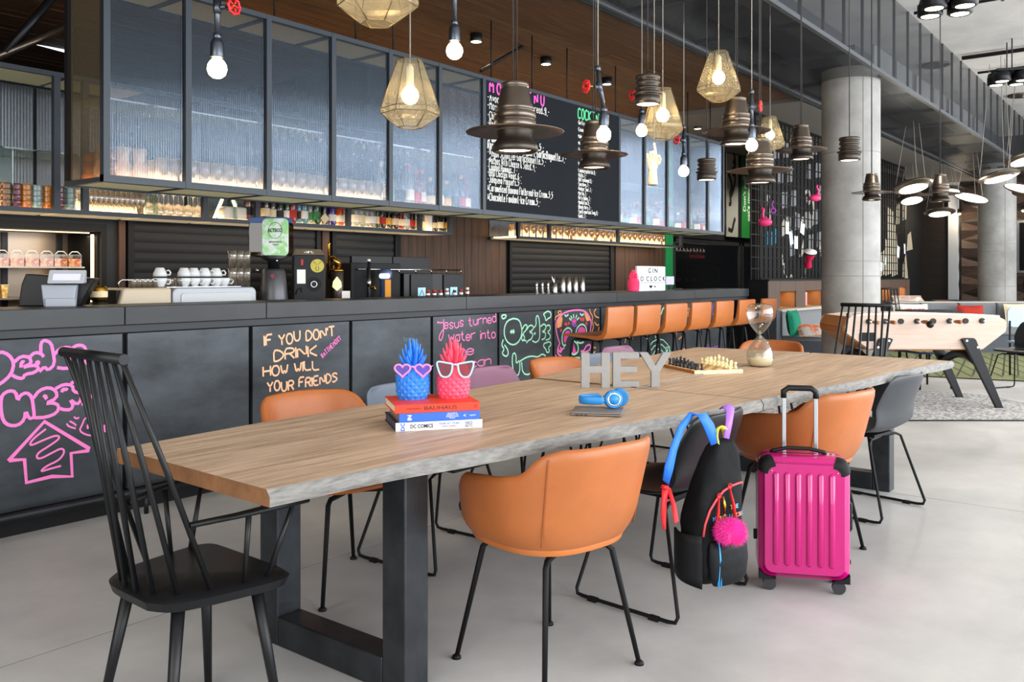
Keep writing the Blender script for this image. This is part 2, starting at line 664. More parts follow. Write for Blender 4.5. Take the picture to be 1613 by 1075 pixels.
# two round concrete columns
for k, (cx, cy_, r) in enumerate(((9.85, 2.975, .304), (19.9, 3.13, .345))):
    c = struct('column_near' if k == 0 else 'column_far', MB().lathe([(r, 0), (r, 3.52)], 64, (cx, cy_, 0), cap=False), m_col)
    for z in ((.86, 1.26, 1.42, 2.6) if k == 0 else (1.05, 1.75, 1.9)):
        obj('joint', MB().lathe([(r + .0012, z), (r + .0012, z + .012)], 64, (cx, cy_, 0), cap=False), M('column_joint', '#8b8a88', .8), c)
    a0 = math.atan2(-cy_, -cx) + .42
    obj('seam', MB().box(cx + r * math.cos(a0) - .003, cy_ + r * math.sin(a0) - .004, 0, cx + r * math.cos(a0) + .003, cy_ + r * math.sin(a0) + .004, 3.4),
        MATS['column_joint'], c)

# back wall behind the bar
WB = 6.2
m_wallb = M('charcoal_wall', '#1c1d20', .65, 0, .1, 3)
b = MB().box(-3.6, WB, 0, 1.2, WB + .5, 2.62).box(1.2, WB, 0, 3.1, WB + .5, .96).box(1.2, WB, 1.585, 3.1, WB + .5, 2.62)
b.box(3.1, WB, 0, 5.95, WB + .5, 2.62).box(5.95, WB, 0, 11.6, WB + .3, 3.4).box(1.2, WB + .48, .96, 3.1, WB + .5, 1.585)
b.box(11.6, WB + .02, 1.86, 15.4, WB + .5, 3.36).box(15.06, WB + .02, 0, 15.4, WB + .5, 1.86).box(11.6, WB + .56, 0, 15.4, WB + .6, 1.86)
wall_back = struct('wall_back', b, m_wallb)
struct('wall_kitchen', MB().box(-3.6, 10.2, 0, 6.5, 10.3, 3.5).box(5.95, WB + .3, 0, 6.1, 10.3, 3.5), m_dark)
x = 6.09
while x < 11.5:
    if x < 7.70 or x > 10.08:
        obj('plank', MB().box(x + .002, WB - .02 - rr.uniform(0, .004), 0, x + .118, WB, 3.398), m_wood_w, wall_back)
    else:
        obj('plank', MB().box(x + .002, WB - .02 - rr.uniform(0, .004), 1.74, x + .118, WB, 3.398), m_wood_w, wall_back)
    x += .12
for x0, x1 in ((3.226, 3.275), (5.11, 5.19)):
    obj('post', MB().box(x0, WB - .03, 0, x1, WB, 1.7), m_wood_w, wall_back)
obj('post', MB().box(11.56, WB - .04, 0, 11.79, WB, 3.36), M('green_panel', '#1f8a4c', .5), wall_back, label='bright green upright panel')
obj('doorway', MB().box(6.06, WB - .035, 0, 6.09, WB, 1.7), m_matt, wall_back)
# roller shutters
m_slat = M('shutter_slat', '#191817', .45, .2, spec=.3)
for k, (x0, x1) in enumerate(((3.29, 5.08), (5.215, 6.05), (7.82, 10.05))):
    sh = thing('roller_shutter', ['closed dark roller shutter behind the espresso machine and its cups', 'closed dark roller shutter behind the beer taps',
        'closed dark roller shutter behind the steel shakers'][k], 'shutter', (0, WB - .012, 0), group='roller shutters in the back wall')
    obj('frame', MB().box(x0 - .0, -.03, 0, x0 + .045, .01, 1.72).box(x1 - .045, -.03, 0, x1, .01, 1.72).box(x0 + .045, -.03, 1.68, x1 - .045, .01, 1.72), m_matt, sh)
    z = .84
    while z < 1.66:
        me = MB()
        me.grid(lambda u, v: (x0 + .045 + (x1 - x0 - .09) * u, -.012 - .004 * math.sin(PI * v), z + .002 + .0725 * v), 1, 4)
        obj('slat', me, m_slat, sh)
        z += .0755
# hall ends and the glazed front (out of view, shut the room)
struct('wall_left', MB().box(-3.6, 4.2, 0, -3.5, 10.3, 4.3), m_wallb)
b = MB()
for k in range(9):
    b.box(-3.6 + k * 3.3, -5, 0, -3.5 + k * 3.3, -4.88, 4.3)
b.box(-3.6, -5, 4.0, 24, -4.88, 4.3).box(-3.6, -5, 0, 24, -4.88, .08).box(-3.6, -5, 2.6, 24, -4.92, 2.66)
struct('window_1', b, m_frame)

# far end: mural wall, wooden relief wall
m_mural = M('mural_print', '#0f0f10', .7, 0, col2='#0a0a0b', scale=2)
mural = struct('wall_mural', MB().box(11.95, 4.9, 0, 21.5, 5.0, 3.36), m_mural)
pr, pb = MB(), MB()
rm = random.Random(11)
mt = lambda a, b_: (a, 4.897, b_)
for row in range(5):          # leaning pale windows of a printed street scene
    for k in range(7):
        x0, z0 = 12.5 + k * .42 + row * .16, 3.0 - row * .36 + k * .06
        if rm.random() < .75:
            pr.prism([(x0, z0), (x0 + .24, z0 + .03), (x0 + .26, z0 + .27), (x0 + .03, z0 + .25)], lambda a, c_: (a, 4.897, c_), lambda a, c_: (a, 4.894, c_))
for k in range(26):           # splashes and strokes
    x0, z0 = rm.uniform(12.2, 18.2), rm.uniform(1.2, 2.6)
    p = [(x0, z0)]
    for j in range(5):
        p.append((p[-1][0] + rm.uniform(-.12, .16), p[-1][1] + rm.uniform(-.22, .12)))
    ribbon(pb, chaikin(p, 2), rm.uniform(.03, .11), mt)
obj('pale_print', pr, M('mural_grey', '#7d7f82', .7), mural, label='pale leaning windows printed on the mural')
obj('stroke_print', pb, M('mural_pale', '#a9a49a', .7), mural)
pw = MB()
for k in range(11):
    x0, z0 = rm.uniform(18.0, 20.8), rm.uniform(.9, 2.7)
    pw.prism([(x0, z0), (x0 + rm.uniform(.3, .6), z0 + .05), (x0 + rm.uniform(.3, .5), z0 + rm.uniform(.4, .9)), (x0 + .08, z0 + rm.uniform(.3, .8))],
             lambda a, c_: (a, 4.897, c_), lambda a, c_: (a, 4.893 - .0001 * k, c_))
obj('figure_print', pw, M('mural_cream', '#c9bfa6', .7), mural)
t2 = MB()
for k in range(3):
    write(t2, 'l', lambda a, c_: (a, 4.8935, c_), 12.35 + k * .13, 1.75, .22, .02)
write(t2, 'll l', lambda a, c_: (a, 4.8935, c_), 12.3, 1.72, .2, .018, slope=.3)
obj('neon_script', t2, M('blue_neon', '#2b7f9d', .4, emit=1.2, ecol='#2b8fb5'), mural)

WE = 21.5
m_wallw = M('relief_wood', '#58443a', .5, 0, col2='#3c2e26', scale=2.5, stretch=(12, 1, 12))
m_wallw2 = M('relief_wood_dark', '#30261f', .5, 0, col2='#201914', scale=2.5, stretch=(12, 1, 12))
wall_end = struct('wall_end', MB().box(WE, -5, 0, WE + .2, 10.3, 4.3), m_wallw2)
obj('white_post', MB().box(WE - .12, 4.13, 0, WE - .004, 4.33, 3.36), M('pale_post', '#c9cbce', .6), wall_end)
H_ = .395
for c_ in range(6):
    y0 = 4.08 - c_ * .62
    for r_ in range(9):
        z0 = .1 + r_ * H_ - (H_ / 2 if c_ % 2 else 0)
        if z0 > 3.1:
            continue
        # a wedge: high along its left edge, falling to the right tip
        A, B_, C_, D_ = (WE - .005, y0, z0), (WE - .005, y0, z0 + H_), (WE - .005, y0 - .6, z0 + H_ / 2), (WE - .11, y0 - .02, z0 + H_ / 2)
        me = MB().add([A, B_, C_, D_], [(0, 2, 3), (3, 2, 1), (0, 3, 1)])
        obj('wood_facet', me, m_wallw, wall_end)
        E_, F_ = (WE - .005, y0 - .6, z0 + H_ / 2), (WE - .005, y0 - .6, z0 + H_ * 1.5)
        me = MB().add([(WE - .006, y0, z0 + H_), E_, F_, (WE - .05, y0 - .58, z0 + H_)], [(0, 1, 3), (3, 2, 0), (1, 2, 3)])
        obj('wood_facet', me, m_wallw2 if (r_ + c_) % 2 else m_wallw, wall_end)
# recessed LED tubes and frames seen top left, above the bar's rear unit
s = thing('strip_light', 'cool white strip light in the dark ceiling beyond the bar shelving', 'light', (0, 0, 0))
p0, p1 = at(-30, 42, y=8.4), at(110, 80, y=8.4)
obj('tube', MB().tube([p0, p1], .03, 8), M('cool_strip', '#dfe8f0', .4, emit=1.6), s)
obj('housing', MB().tube([p0 + Vector((0, 0, .06)), p1 + Vector((0, 0, .06))], .05, 4), m_matt, s)
for k, (a, c_) in enumerate((((92, -14), (8, 84)), ((100, 44), (-8, 92)))):
    s = thing('brace_bar', ['dark square brace running up to the ceiling beside the glass cabinet', 'lower bronze brace bar rising beside the glass cabinet'][k], 'brace', (0, 0, 0))
    obj('bar', MB().tube([at(*a, y=6.05), at(*c_, y=6.05)], .028, 4), m_steel if k == 0 else m_bronze, s)
# ================================================================== THE BAR
YC, YP = 4.50, 4.53                      # front of the worktop, face of the chalk panels
m_top = concrete('dark_concrete_top', '#2f3134', '#222427', .45, 3.0, .05)
m_panel = M('raw_steel_panel', '#4e5358', .42, .45, col2='#1f2226', scale=1.6, stretch=(1, 1, 2.2), detail=9, contrast=(.3, .72))
PX = [.82, 1.61, 2.402, 3.196, 3.997, 4.80, 5.60, 6.387, 7.175, 7.96, 8.67, 9.375, 10.08]
bar = thing('bar_counter', 'long dark bar counter with concrete top and chalked steel front panels', 'bar', (0, 0, 0))
jx = [-.6, 2.386, 3.289, 5.164, 7.432, 9.149, 10.69]
for a, c_ in zip(jx, jx[1:]):
    obj('worktop', MB().box(a + .002, YC, 1.005, c_ - .002, 4.95, 1.105), m_top, bar, bevel=.004)
obj('carcass', MB().box(-.6, YP + .03, .02, 10.1, 4.93, 1.004).box(-.6, 4.932, .02, 10.1, 5.5, .90), m_matt, bar)
obj('top_rail', MB().box(-.6, YP - .004, .965, 10.69, YP + .03, 1.003), M('rail_steel', '#2c2e32', .45, .4), bar)
obj('end_leg', MB().box(10.60, YP, 0, 10.68, 4.62, .96), m_steel, bar)
obj('kick_plate', MB().box(-.6, YP + .005, 0, 10.1, YP + .03, .09), m_matt, bar)
obj('base_ledge', MB().box(-.6, YP - .03, .09, 10.1, YP + .03, .115), m_steel, bar)
panels = []
for a, c_ in zip(PX, PX[1:]):
    panels.append(obj('chalk_panel', MB().box(a + .014, YP, .118, c_ - .014, YP + .03, .958), m_panel, bar, bevel=.002))
obj('foot_rail', MB().tube([(-.6, 4.40, .125), (10.2, 4.40, .125)], .022, 12), m_steel, bar)
for k in range(8):
    x = 1.2 + k * 1.25
    obj('rail_post', MB().tube([(x, 4.40, .10), (x, 4.40, 0)], .012, 8), m_steel, bar)
# chalk, one hand per panel
ch_pink, ch_peach, ch_mint, ch_rose, ch_ora = (M('chalk_' + n, c_, .8, emit=0) for n, c_ in
    (('pink', '#ee78bd'), ('peach', '#f7b992'), ('mint', '#a8e8c4'), ('rose', '#ef7db4'), ('orange', '#f0a060')))
ch_hot, ch_red, ch_violet, ch_white = M('chalk_hot', '#e84ea6', .8), M('chalk_red', '#d8485e', .8), M('chalk_violet', '#a45fd0', .8), M('chalk_white', '#e9e9e4', .8)
def wall3(dy=.0015):
    return lambda a, b_: (a, YP - dy, b_)


def pix(mb, strokes, ox, oy, sc, w_, dy=.0015, sm=1):
    """strokes read off an enlarged view of the photograph, set onto the plane of the panels"""
    for st in strokes:
        cl = st[-1] == 'c'
        st = st[:-1] if cl else st
        P = [at(ox + a / sc, oy + b_ / sc, y=YP) for a, b_ in st]
        ribbon(mb, chaikin([(p.x, p.z) for p in P] + ([(P[0].x, P[0].z)] if cl else []), sm), w_, wall3(dy))


def pixfill(mb, poly, ox, oy, sc, dy=.001):
    P = [at(ox + a / sc, oy + b_ / sc, y=YP) for a, b_ in poly]
    mb.prism([(p.x, p.z) for p in P], lambda a, b_: (a, YP - dy + .0008, b_), lambda a, b_: (a, YP - dy, b_))


# panel at x 3.2: the friends verse
mb = MB()
WL = lambda u, v: (lambda p: (p.x, p.z))(at(u, v, y=YP))
for txt, q0, q1, h in (("IF YOU DON'T", (416.5, 546), (527, 530), .064), ('DRINK', (431.5, 570), (499, 560), .068), ('HOW WILL', (414.5, 595), (502.5, 582), .061), ('YOUR FRIENDS', (421, 619), (531, 602), .060),
                       ('KNOW YOU', (434, 640), (505, 629), .058), ('LOVE THEM', (420, 664), (520, 648), .058)):
    write_line(mb, txt, WL(*q0), WL(*q1), h, .0115, wall3(), jig=.10)
obj('lettering', mb, ch_peach, panels[3], kind='stuff')
mb = MB()
p0, p1 = at(508, 565, y=YP), at(541, 531, y=YP)
an = math.atan2(p1.z - p0.z, p1.x - p0.x)
write(mb, '#ATTHEMOXY', lambda a, b_: (p0.x + a * math.cos(an) - b_ * math.sin(an), YP - .0015, p0.z + a * math.sin(an) + b_ * math.cos(an)), 0, 0, .034, .0055, sx=.62)
obj('lettering', mb, ch_pink, panels[3], kind='stuff')
# panel at x 4.8
mb = MB()
for txt, q0, q1, h in (('esus turned', (699.5, 519), (781, 507.5), .070), ('water into', (706, 538), (780, 533), .072), ('wine', (701, 563), (746, 557.5), .072), ('so I can', (694, 587), (773, 575), .072),
                       ('turn coffee', (694, 610), (778, 600), .08)):
    write_line(mb, txt, WL(*q0), WL(*q1), h, .0095, wall3(), jig=.08)
pix(mb, [[(50, 215), (48, 195), (62, 210), (95, 205)], [(100, 178), (100, 245), (95, 320), (75, 365), (58, 340), (75, 290), (110, 250)]], 680, 470, 5.377, .0095)
obj('lettering', mb, ch_rose, panels[5], kind='stuff')
# faint blue note on the plain panel
mb = MB()
write(mb, 'to my', wall3(), 4.5, .79, .035, .005, sx=.8)
obj('lettering', mb, M('chalk_faint_blue', '#5f7f93', .8), panels[4], kind='stuff')
# left panels: bubble letters, an arrow house, a steaming cup
Z2 = (0, 530, 4.3)
mb = MB()
pix(mb, [[(-60, 330), (-95, 250), (-70, 140), (0, 102), (60, 125), (95, 180), (75, 260), (0, 325), (-40, 335), 'c'],
         [(95, 175), (140, 135), (200, 140), (212, 185), (140, 215), (215, 195), (265, 205), (240, 245), (165, 258), (155, 288), (110, 280), (80, 262)],
         [(140, 212), (145, 170), (165, 175)], [(200, 140), (235, 108), (280, 118), (295, 140)], [(245, 190), (250, 170), (265, 178), (250, 190)],
         [(275, 115), (275, 45), (300, 25), (345, 45), (358, 100), (370, 190), (325, 232), (300, 205), (265, 240)],
         [(362, 130), (400, 85), (460, 72), (500, 95), (480, 140), (425, 152), (475, 150), (520, 165), (500, 205), (440, 220), (385, 212)],
         [(490, 80), (520, 60), (565, 62), (585, 100), (560, 150), (600, 195)],
         [(5, 440), (15, 395), (60, 368), (105, 375), (120, 440), (135, 400), (180, 380), (215, 410), (225, 480), (232, 550), (195, 560), (172, 500), (165, 565), (120, 605), (60, 605), (20, 575), (5, 500), 'c'],
         [(225, 420), (265, 365), (330, 345), (380, 370), (385, 420), (300, 458), (360, 450), (400, 470), (385, 520), (310, 550), (232, 552)],
         [(375, 355), (430, 325), (490, 330), (495, 375), (545, 385), (550, 430), (520, 465), (470, 425), (495, 465), (480, 498), (430, 498), (405, 488)], [(418, 380), (425, 355), (445, 365), (455, 350)],
         [(480, 320), (520, 292), (570, 300), (590, 350), (560, 380), (620, 400), (600, 450), (550, 460)],
         [(293, 415), (310, 395), (305, 420), (325, 405), (300, 425)]], *Z2, .0165)
pix(mb, [[(55, 845), (300, 578), (605, 762), (600, 775), (480, 792), (488, 950), (350, 950), (178, 992), (165, 835), (60, 842)]], *Z2, .019, sm=0)
pix(mb, [[(310, 628), (215, 700), (195, 748), (300, 700), (385, 668), (408, 690), (330, 745), (255, 790), (245, 825), (275, 830), (350, 790), (420, 755), (438, 785), (400, 840), (310, 880), (268, 920), (330, 900), (412, 878)]], *Z2, .010, sm=2)
pix(mb, [[(610, 560), (575, 550), (555, 600), (535, 640), (580, 668), (640, 675)], [(590, 600), (610, 625)], [(610, 598), (590, 628)], [(585, 614), (615, 612)],
         [(450, 592), (465, 612), (512, 625)], [(470, 575), (500, 590), (515, 605)], [(500, 545), (515, 560), (535, 550)], [(640, 590), (648, 560)], [(705, 600), (710, 650)], [(665, 690), (672, 705)]], *Z2, .009)
obj('lettering', mb, ch_pink, panels[1], kind='stuff')
# mint bubble order
Z4 = (680, 470, 5.377)
mb = MB()
pix(mb, [[(690, 172), (640, 190), (612, 250), (615, 330), (650, 385), (700, 398), (745, 360), (765, 290), (755, 220), (735, 180), 'c'],
         [(765, 265), (785, 225), (810, 228), (800, 270), (770, 300), (790, 340), (765, 365)], [(770, 300), (755, 355), (800, 360)],
         [(800, 270), (830, 225), (865, 240), (850, 275), (820, 285), (860, 300), (845, 345), (815, 360), (800, 380)],
         [(865, 250), (885, 225), (880, 170), (895, 140), (910, 180), (915, 280), (912, 350), (880, 378), (850, 360)],
         [(920, 240), (950, 215), (970, 240), (955, 275), (930, 285), (965, 290), (960, 340), (930, 352)], [(970, 235), (1000, 225), (1005, 270), (975, 285), (1005, 310), (1000, 345), (965, 355)],
         [(590, 150), (610, 140), (632, 145), (625, 165), (600, 178), 'c'], [(945, 135), (985, 105), (1012, 130), (1005, 165), (985, 170), (965, 195), (960, 160), 'c'],
         [(605, 350), (590, 400), (615, 430), (592, 470), (630, 498), (650, 470), (640, 430), (615, 395)], [(950, 385), (1000, 365), (1012, 395), (985, 420), (1000, 450), (975, 465), (965, 430), (945, 410), 'c'],
         [(700, 668), (680, 560), (682, 480), (700, 460), (715, 490), (712, 560), (745, 520), (745, 640), (700, 668)], [(745, 535), (800, 500), (850, 490), (900, 500), (935, 470), (965, 490)],
         [(760, 540), (770, 640), (830, 650), (900, 560), (960, 540)], [(670, 270), (695, 300)], [(695, 265), (668, 300)], [(662, 285), (702, 283)], [(865, 300), (880, 290), (868, 310)]], *Z4, .0135)
obj('lettering', mb, ch_mint, panels[6], kind='stuff')
# the painted sugar skull
Z8 = (860, 470, 8.27)
sk = [(ch_pink, .017, [[(240, 640), (170, 700), (150, 640), (180, 590), (165, 560), (130, 430), (125, 330), (170, 240), (260, 175), (400, 150), (500, 165), (560, 225), (590, 320), (575, 420), (560, 520)],
                       [(150, 650), (145, 720), (200, 760), (240, 830), (215, 845), (190, 780)], [(180, 640), (205, 665), (195, 705), (160, 690)], [(450, 690), (490, 690), (520, 620), (575, 600), (578, 660), (530, 700), (470, 705)]]),
      (ch_mint, .016, [[(330, 450), (335, 420), (300, 385), (255, 395), (215, 450), (205, 540), (215, 600), (240, 625), (255, 600)], [(385, 480), (395, 400), (440, 345), (490, 340), (525, 390), (525, 470)], [(400, 570), (450, 590), (490, 570)],
                       [(345, 580), (320, 620), (320, 690), (345, 735), (385, 730), (420, 690), (415, 600), (365, 560)], [(330, 290), (300, 260)], [(340, 270), (320, 230)], [(360, 260), (355, 210)], [(385, 265), (400, 215)], [(400, 285), (430, 250)], [(290, 210), (260, 240), (240, 215)], [(440, 200), (470, 230), (490, 200)]]),
      (ch_ora, .012, [[(565, 140), (575, 190), (610, 240), (595, 300), (620, 370), (595, 440)], [(650, 140), (620, 180), (640, 240), (690, 255)], [(630, 310), (665, 360), (690, 340)], [(690, 370), (680, 440)], [(600, 630), (650, 650)], [(605, 680), (625, 720), (640, 690)],
                      [(115, 290), (125, 240), (160, 225), (200, 200), (190, 160), (150, 180), (170, 210)], [(120, 740), (140, 770), (180, 800)]]),
      (ch_red, .028, [[(240, 330), (275, 350)], [(290, 310), (300, 345)], [(440, 260), (470, 285)], [(490, 250), (480, 300)], [(190, 400), (195, 440)], [(520, 310), (530, 350)], [(330, 880), (380, 920), (420, 900)]]),
      (ch_violet, .010, [[(330, 330), (350, 345), (390, 335)], [(135, 330), (150, 270)], [(215, 800), (230, 850)], [(345, 355), (370, 370), (400, 350)]])]
for m_, w_, st in sk:
    mb = MB()
    pix(mb, st, *Z8, w_, .002)
    obj('skull_drawing', mb, m_, panels[7], kind='stuff')
mb = MB()
for poly in ([(235, 470), (265, 420), (310, 425), (318, 470), (275, 520), (250, 590), (230, 560)], [(410, 455), (425, 390), (470, 370), (510, 400), (510, 460)], [(345, 710), (360, 590), (375, 640), (395, 710), (368, 730)], [(335, 300), (365, 265), (395, 285), (390, 325), (350, 330)]):
    pixfill(mb, poly, *Z8)
obj('skull_drawing', mb, ch_hot, panels[7], kind='stuff')
mb = MB()
for poly in ([(140, 380), (150, 290), (205, 230), (215, 280), (200, 370), (160, 390)], [(500, 180), (560, 230), (575, 290), (530, 300), (505, 230)]):
    pixfill(mb, poly, *Z8)
obj('skull_drawing', mb, ch_ora, panels[7], kind='stuff')
mb = MB()
pixfill(mb, [(270, 820), (440, 790), (445, 830), (275, 870)], *Z8)
for k in range(8):
    pixfill(mb, [(285 + k * 20, 775 - k * 1.5), (300 + k * 20, 772 - k * 1.5), (302 + k * 20, 812 - k * 3), (288 + k * 20, 816 - k * 3)], *Z8)
obj('skull_drawing', mb, ch_mint, panels[7], kind='stuff')
# panels behind the stools
mb = MB()
for txt, x, z, h in (('you', 7.62, .62, .1), ('Pizza', 7.35, .30, .1), ('please', 7.4, .17, .08)):
    write(mb, txt, wall3(), x, z, h, .01, sx=.8, jig=.05)
obj('lettering', mb, ch_peach, panels[8], kind='stuff')
mb = MB()
for k in range(4):
    ribbon(mb, [(8.33 + (.30 - k * .07) * math.cos(a * .4), .33 + (.26 - k * .055) * math.sin(a * .4)) for a in range(17)], .012, wall3())
for k in range(3):
    ribbon(mb, chaikin([(8.05 + k * .17, .85), (8.1 + k * .17, .93), (8.17 + k * .17, .90), (8.2 + k * .17, .8)], 2), .02, wall3())
ribbon(mb, chaikin([(8.08, .6), (8.15, .72), (8.25, .68), (8.27, .6)], 2), .018, wall3())
for k in range(4):
    write(mb, 'GET', wall3(), 8.5, .42 - k * .09, .07, .01, sx=.5)
obj('lettering', mb, ch_mint, panels[9], kind='stuff')
mb = MB()
ribbon(mb, chaikin([(8.75, .6), (8.75, .8), (8.85, .88), (8.95, .8), (8.93, .6), (8.8, .56)], 2), .016, wall3())
write(mb, 'DRINK', wall3(), 8.95, .8, .1, .014, sx=.6)
write(mb, 'WITH', wall3(), 8.75, .3, .14, .014, sx=.8)
write(mb, 'US', wall3(), 9.15, .22, .14, .014, sx=.8)
obj('lettering', mb, ch_ora, panels[10], kind='stuff')
mb = MB()
for txt, x, z, h in (('Be the', 9.42, .8, .13), ('party', 9.75, .72, .12), ('dance', 9.5, .34, .12), ('disco', 9.55, .17, .1)):
    write(mb, txt, wall3(), x, z, h, .014, sx=.8, jig=.05)
obj('lettering', mb, ch_violet, panels[11], kind='stuff')

# ------------------------------------------------------------------ the hanging glass cabinet
CX = [2.269, 2.76, 3.308, 3.823, 4.346, 4.864, 5.382, 5.907, 6.432, 6.957, 7.481, 7.99, 8.491, 9.006, 9.498, 9.92]
CY0, CY1, CZ0, CZ1 = 4.50, 4.94, 1.765, 2.885
m_cab = M('cabinet_steel', '#2f353d', .42, .35)
m_reed = mix_glass('reeded_glass', '#c0c4c8', .035, .09, .04, '#8fa0b0', fres=True, gcol='#bcd0e8', fk=.55)
m_reed2 = mix_glass('reeded_glass_side', '#c3b8a4', .10, .2, .34, '#8d8068', fres=False)
m_lightp = M('cabinet_light_panel', '#8f8a6a', .6, 0, .12, 30, emit=.22, ecol='#d9cfa2')
cab = thing('glass_cabinet', 'long hanging cabinet of reeded glass panes in a dark steel frame above the bar', 'cabinet', (0, 0, 0))


def reed(x0, x1, z0, z1, y, pitch=.0145, amp=.0035, axis='x'):
    n = max(2, int((x1 - x0) / pitch))
    mb = MB()
    k = 5
    ps = []
    for i in range(n):
        for j in range(k):
            f = j / k
            ps.append((x0 + (x1 - x0) * (i + f) / n, amp * math.sin(PI * f)))
    ps.append((x1, 0))
    if axis == 'x':
        mb.grid(lambda u, v: (ps[round(u * n * k)][0], y - ps[round(u * n * k)][1], z0 + (z1 - z0) * v), n * k, 1)
    else:
        mb.grid(lambda u, v: (y - ps[round(u * n * k)][1], ps[round(u * n * k)][0], z0 + (z1 - z0) * v), n * k, 1)
    return mb


fr = .030
obj('frame_rail', MB().box(CX[0], CY0, CZ0, CX[-1], CY0 + .04, CZ0 + .038), m_cab, cab)
obj('frame_rail', MB().box(CX[0], CY0, CZ1 - .03, CX[-1], CY0 + .04, CZ1), m_cab, cab)
obj('frame_rail', MB().box(CX[0], CY1 - .04, CZ0, CX[-1], CY1, CZ0 + .03), m_cab, cab)
obj('frame_rail', MB().box(CX[0], CY1 - .04, CZ1 - .03, CX[-1], CY1, CZ1), m_cab, cab)
for i, x in enumerate(CX):
    if 6 < i < 10:
        continue
    xa = x if i == 0 else x - .018
    obj('frame_post', MB().box(xa, CY0 - .002, CZ0 + .002, xa + .036, CY0 + .038, CZ1 - .002), m_cab, cab)
for i, x in enumerate(CX):
    xa = x if i == 0 else (x - .03 if i == len(CX) - 1 else x - .015)
    for z_ in (CZ0 + .002, CZ1 - .028):
        obj('cross_rail', MB().box(xa, CY0 + .04, z_, xa + .03, CY1 - .04, z_ + .026), m_cab, cab)
for x in (CX[0], CX[5], CX[10], CX[-1] - .03):
    obj('rear_post', MB().box(x, CY1 - .038, CZ0 + .03, x + .03, CY1 - .002, CZ1 - .03), m_matt, cab)
for i in range(15):
    if 6 <= i < 10:
        continue
    obj('pane', reed(CX[i] + .02, CX[i + 1] - .02, CZ0 + .038, CZ1 - .03, CY0 + .022), m_reed, cab)
obj('end_pane', reed(CY0 + .038, CY1 - .038, CZ0 + .03, CZ1 - .03, CX[0] + .02, axis='y'), m_reed2, cab)
obj('end_pane', reed(CY0 + .038, CY1 - .038, CZ0 + .03, CZ1 - .03, CX[-1] - .012, axis='y'), m_reed2, cab)
for i in range(15):
    obj('light_panel', MB().box(CX[i] + .015, CY0 + .04, CZ0 + .008, CX[i + 1] - .015, CY1 - .04, CZ0 + .02), m_lightp, cab)
    obj('lit_floor', MB().box(CX[i] + .018, CY0 + .044, CZ0 + .0205, CX[i + 1] - .018, CY1 - .044, CZ0 + .024), M('lit_cabinet_floor', '#e8d8b4', .5, emit=6.0, ecol='#ffe0b4'), cab)
    obj('ceiling_panel', MB().box(CX[i] + .015, CY0 + .04, CZ1 - .014, CX[i + 1] - .015, CY1 - .04, CZ1 - .006), M('cabinet_top_panel', '#a8977a', .6, emit=.12), cab)
for i in range(0, 15, 5):
    obj('shelf', MB().box(CX[i] + .03, CY0 + .045, 2.21, CX[i + 5] - .03, CY1 - .045, 2.22), mix_glass('shelf_glass_frost', '#cfe4e4', .12, .05, .3, '#cfe0e4'), cab)
for x in (3.436, 4.121, 4.483, 5.614, 6.184, 6.732, 7.6, 8.4, 9.2, 9.8):
    obj('hanger_rod', MB().cyl((x, 4.62, CZ1), (x, 4.62, 3.4), .006, n=6), m_matt, cab)
obj('brace', MB().tube([at(757, 112, y=4.9), at(842, 62, y=4.9)], .016, 4), m_matt, cab)
# chalk menu over four bays
menu = thing('menu_board', 'black menu board lettered in chalk, set in the glass cabinet front', 'menu board', (0, 0, 0))
obj('board', MB().box(CX[6] + .018, CY0 + .002, CZ0 + .038, CX[10] - .018, CY0 + .02, CZ1 - .03), M('menu_black', '#14191f', .65, 0, .15, 3, spec=.12), menu)
mw, mp, mg = MB(), MB(), MB()
m3 = lambda a, b_: (a, CY0 + .0012, b_)
write(mp, 'MOXY MENU', m3, 5.45, 2.765, .085, .017, sx=.85, sp=2.9)
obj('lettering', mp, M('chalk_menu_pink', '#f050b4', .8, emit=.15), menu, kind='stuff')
write(mg, 'COCKTAILS', m3, 6.74, 2.735, .094, .014, sx=.66)
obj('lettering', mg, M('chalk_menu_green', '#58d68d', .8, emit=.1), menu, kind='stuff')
for txt, z, h, w_, sx in (('-Avocado Tomato Flatbread..8,-', 2.69, .062, .006, .62), ('-Moxy Flatbread..8,-', 2.625, .062, .006, .62), ('-Chilli Cheese..7,-', 2.545, .062, .006, .5), ('-Roasted Nuts..4,-', 2.48, .06, .0055, .5),
                          ('-Pizza Margherita..9,-', 2.42, .06, .0055, .5), ('-Pulled Pork Burger With Fries..5,-', 2.362, .062, .008, .45),
                          ('Rosemary Baked Camembert-GarlicBaguette..7,-', 2.303, .066, .0082, .43), ('-Vegan Schnitzel-GarlicBaguette..5,-', 2.243, .062, .0058, .43), ('-Nachos With Cheese & Salsa..4,-', 2.182, .06, .0055, .41),
                          ('-Loaded Hummus..7,-', 2.130, .056, .0055, .43), ('-BBQ Chicken Wings..6,-', 2.082, .056, .0055, .43), ('-Jalapeno Poppers..5,-', 2.028, .056, .0055, .43),
                          ('*Caramelised Banana Flatbread-Ice Cream..5,5', 1.958, .058, .0062, .40), ('*Chocolate Fondant-Ice Cream..5,-', 1.882, .062, .007, .40)):
    write(mw, txt, m3, 5.425, z, h, w_, sx=sx)
z = 2.68
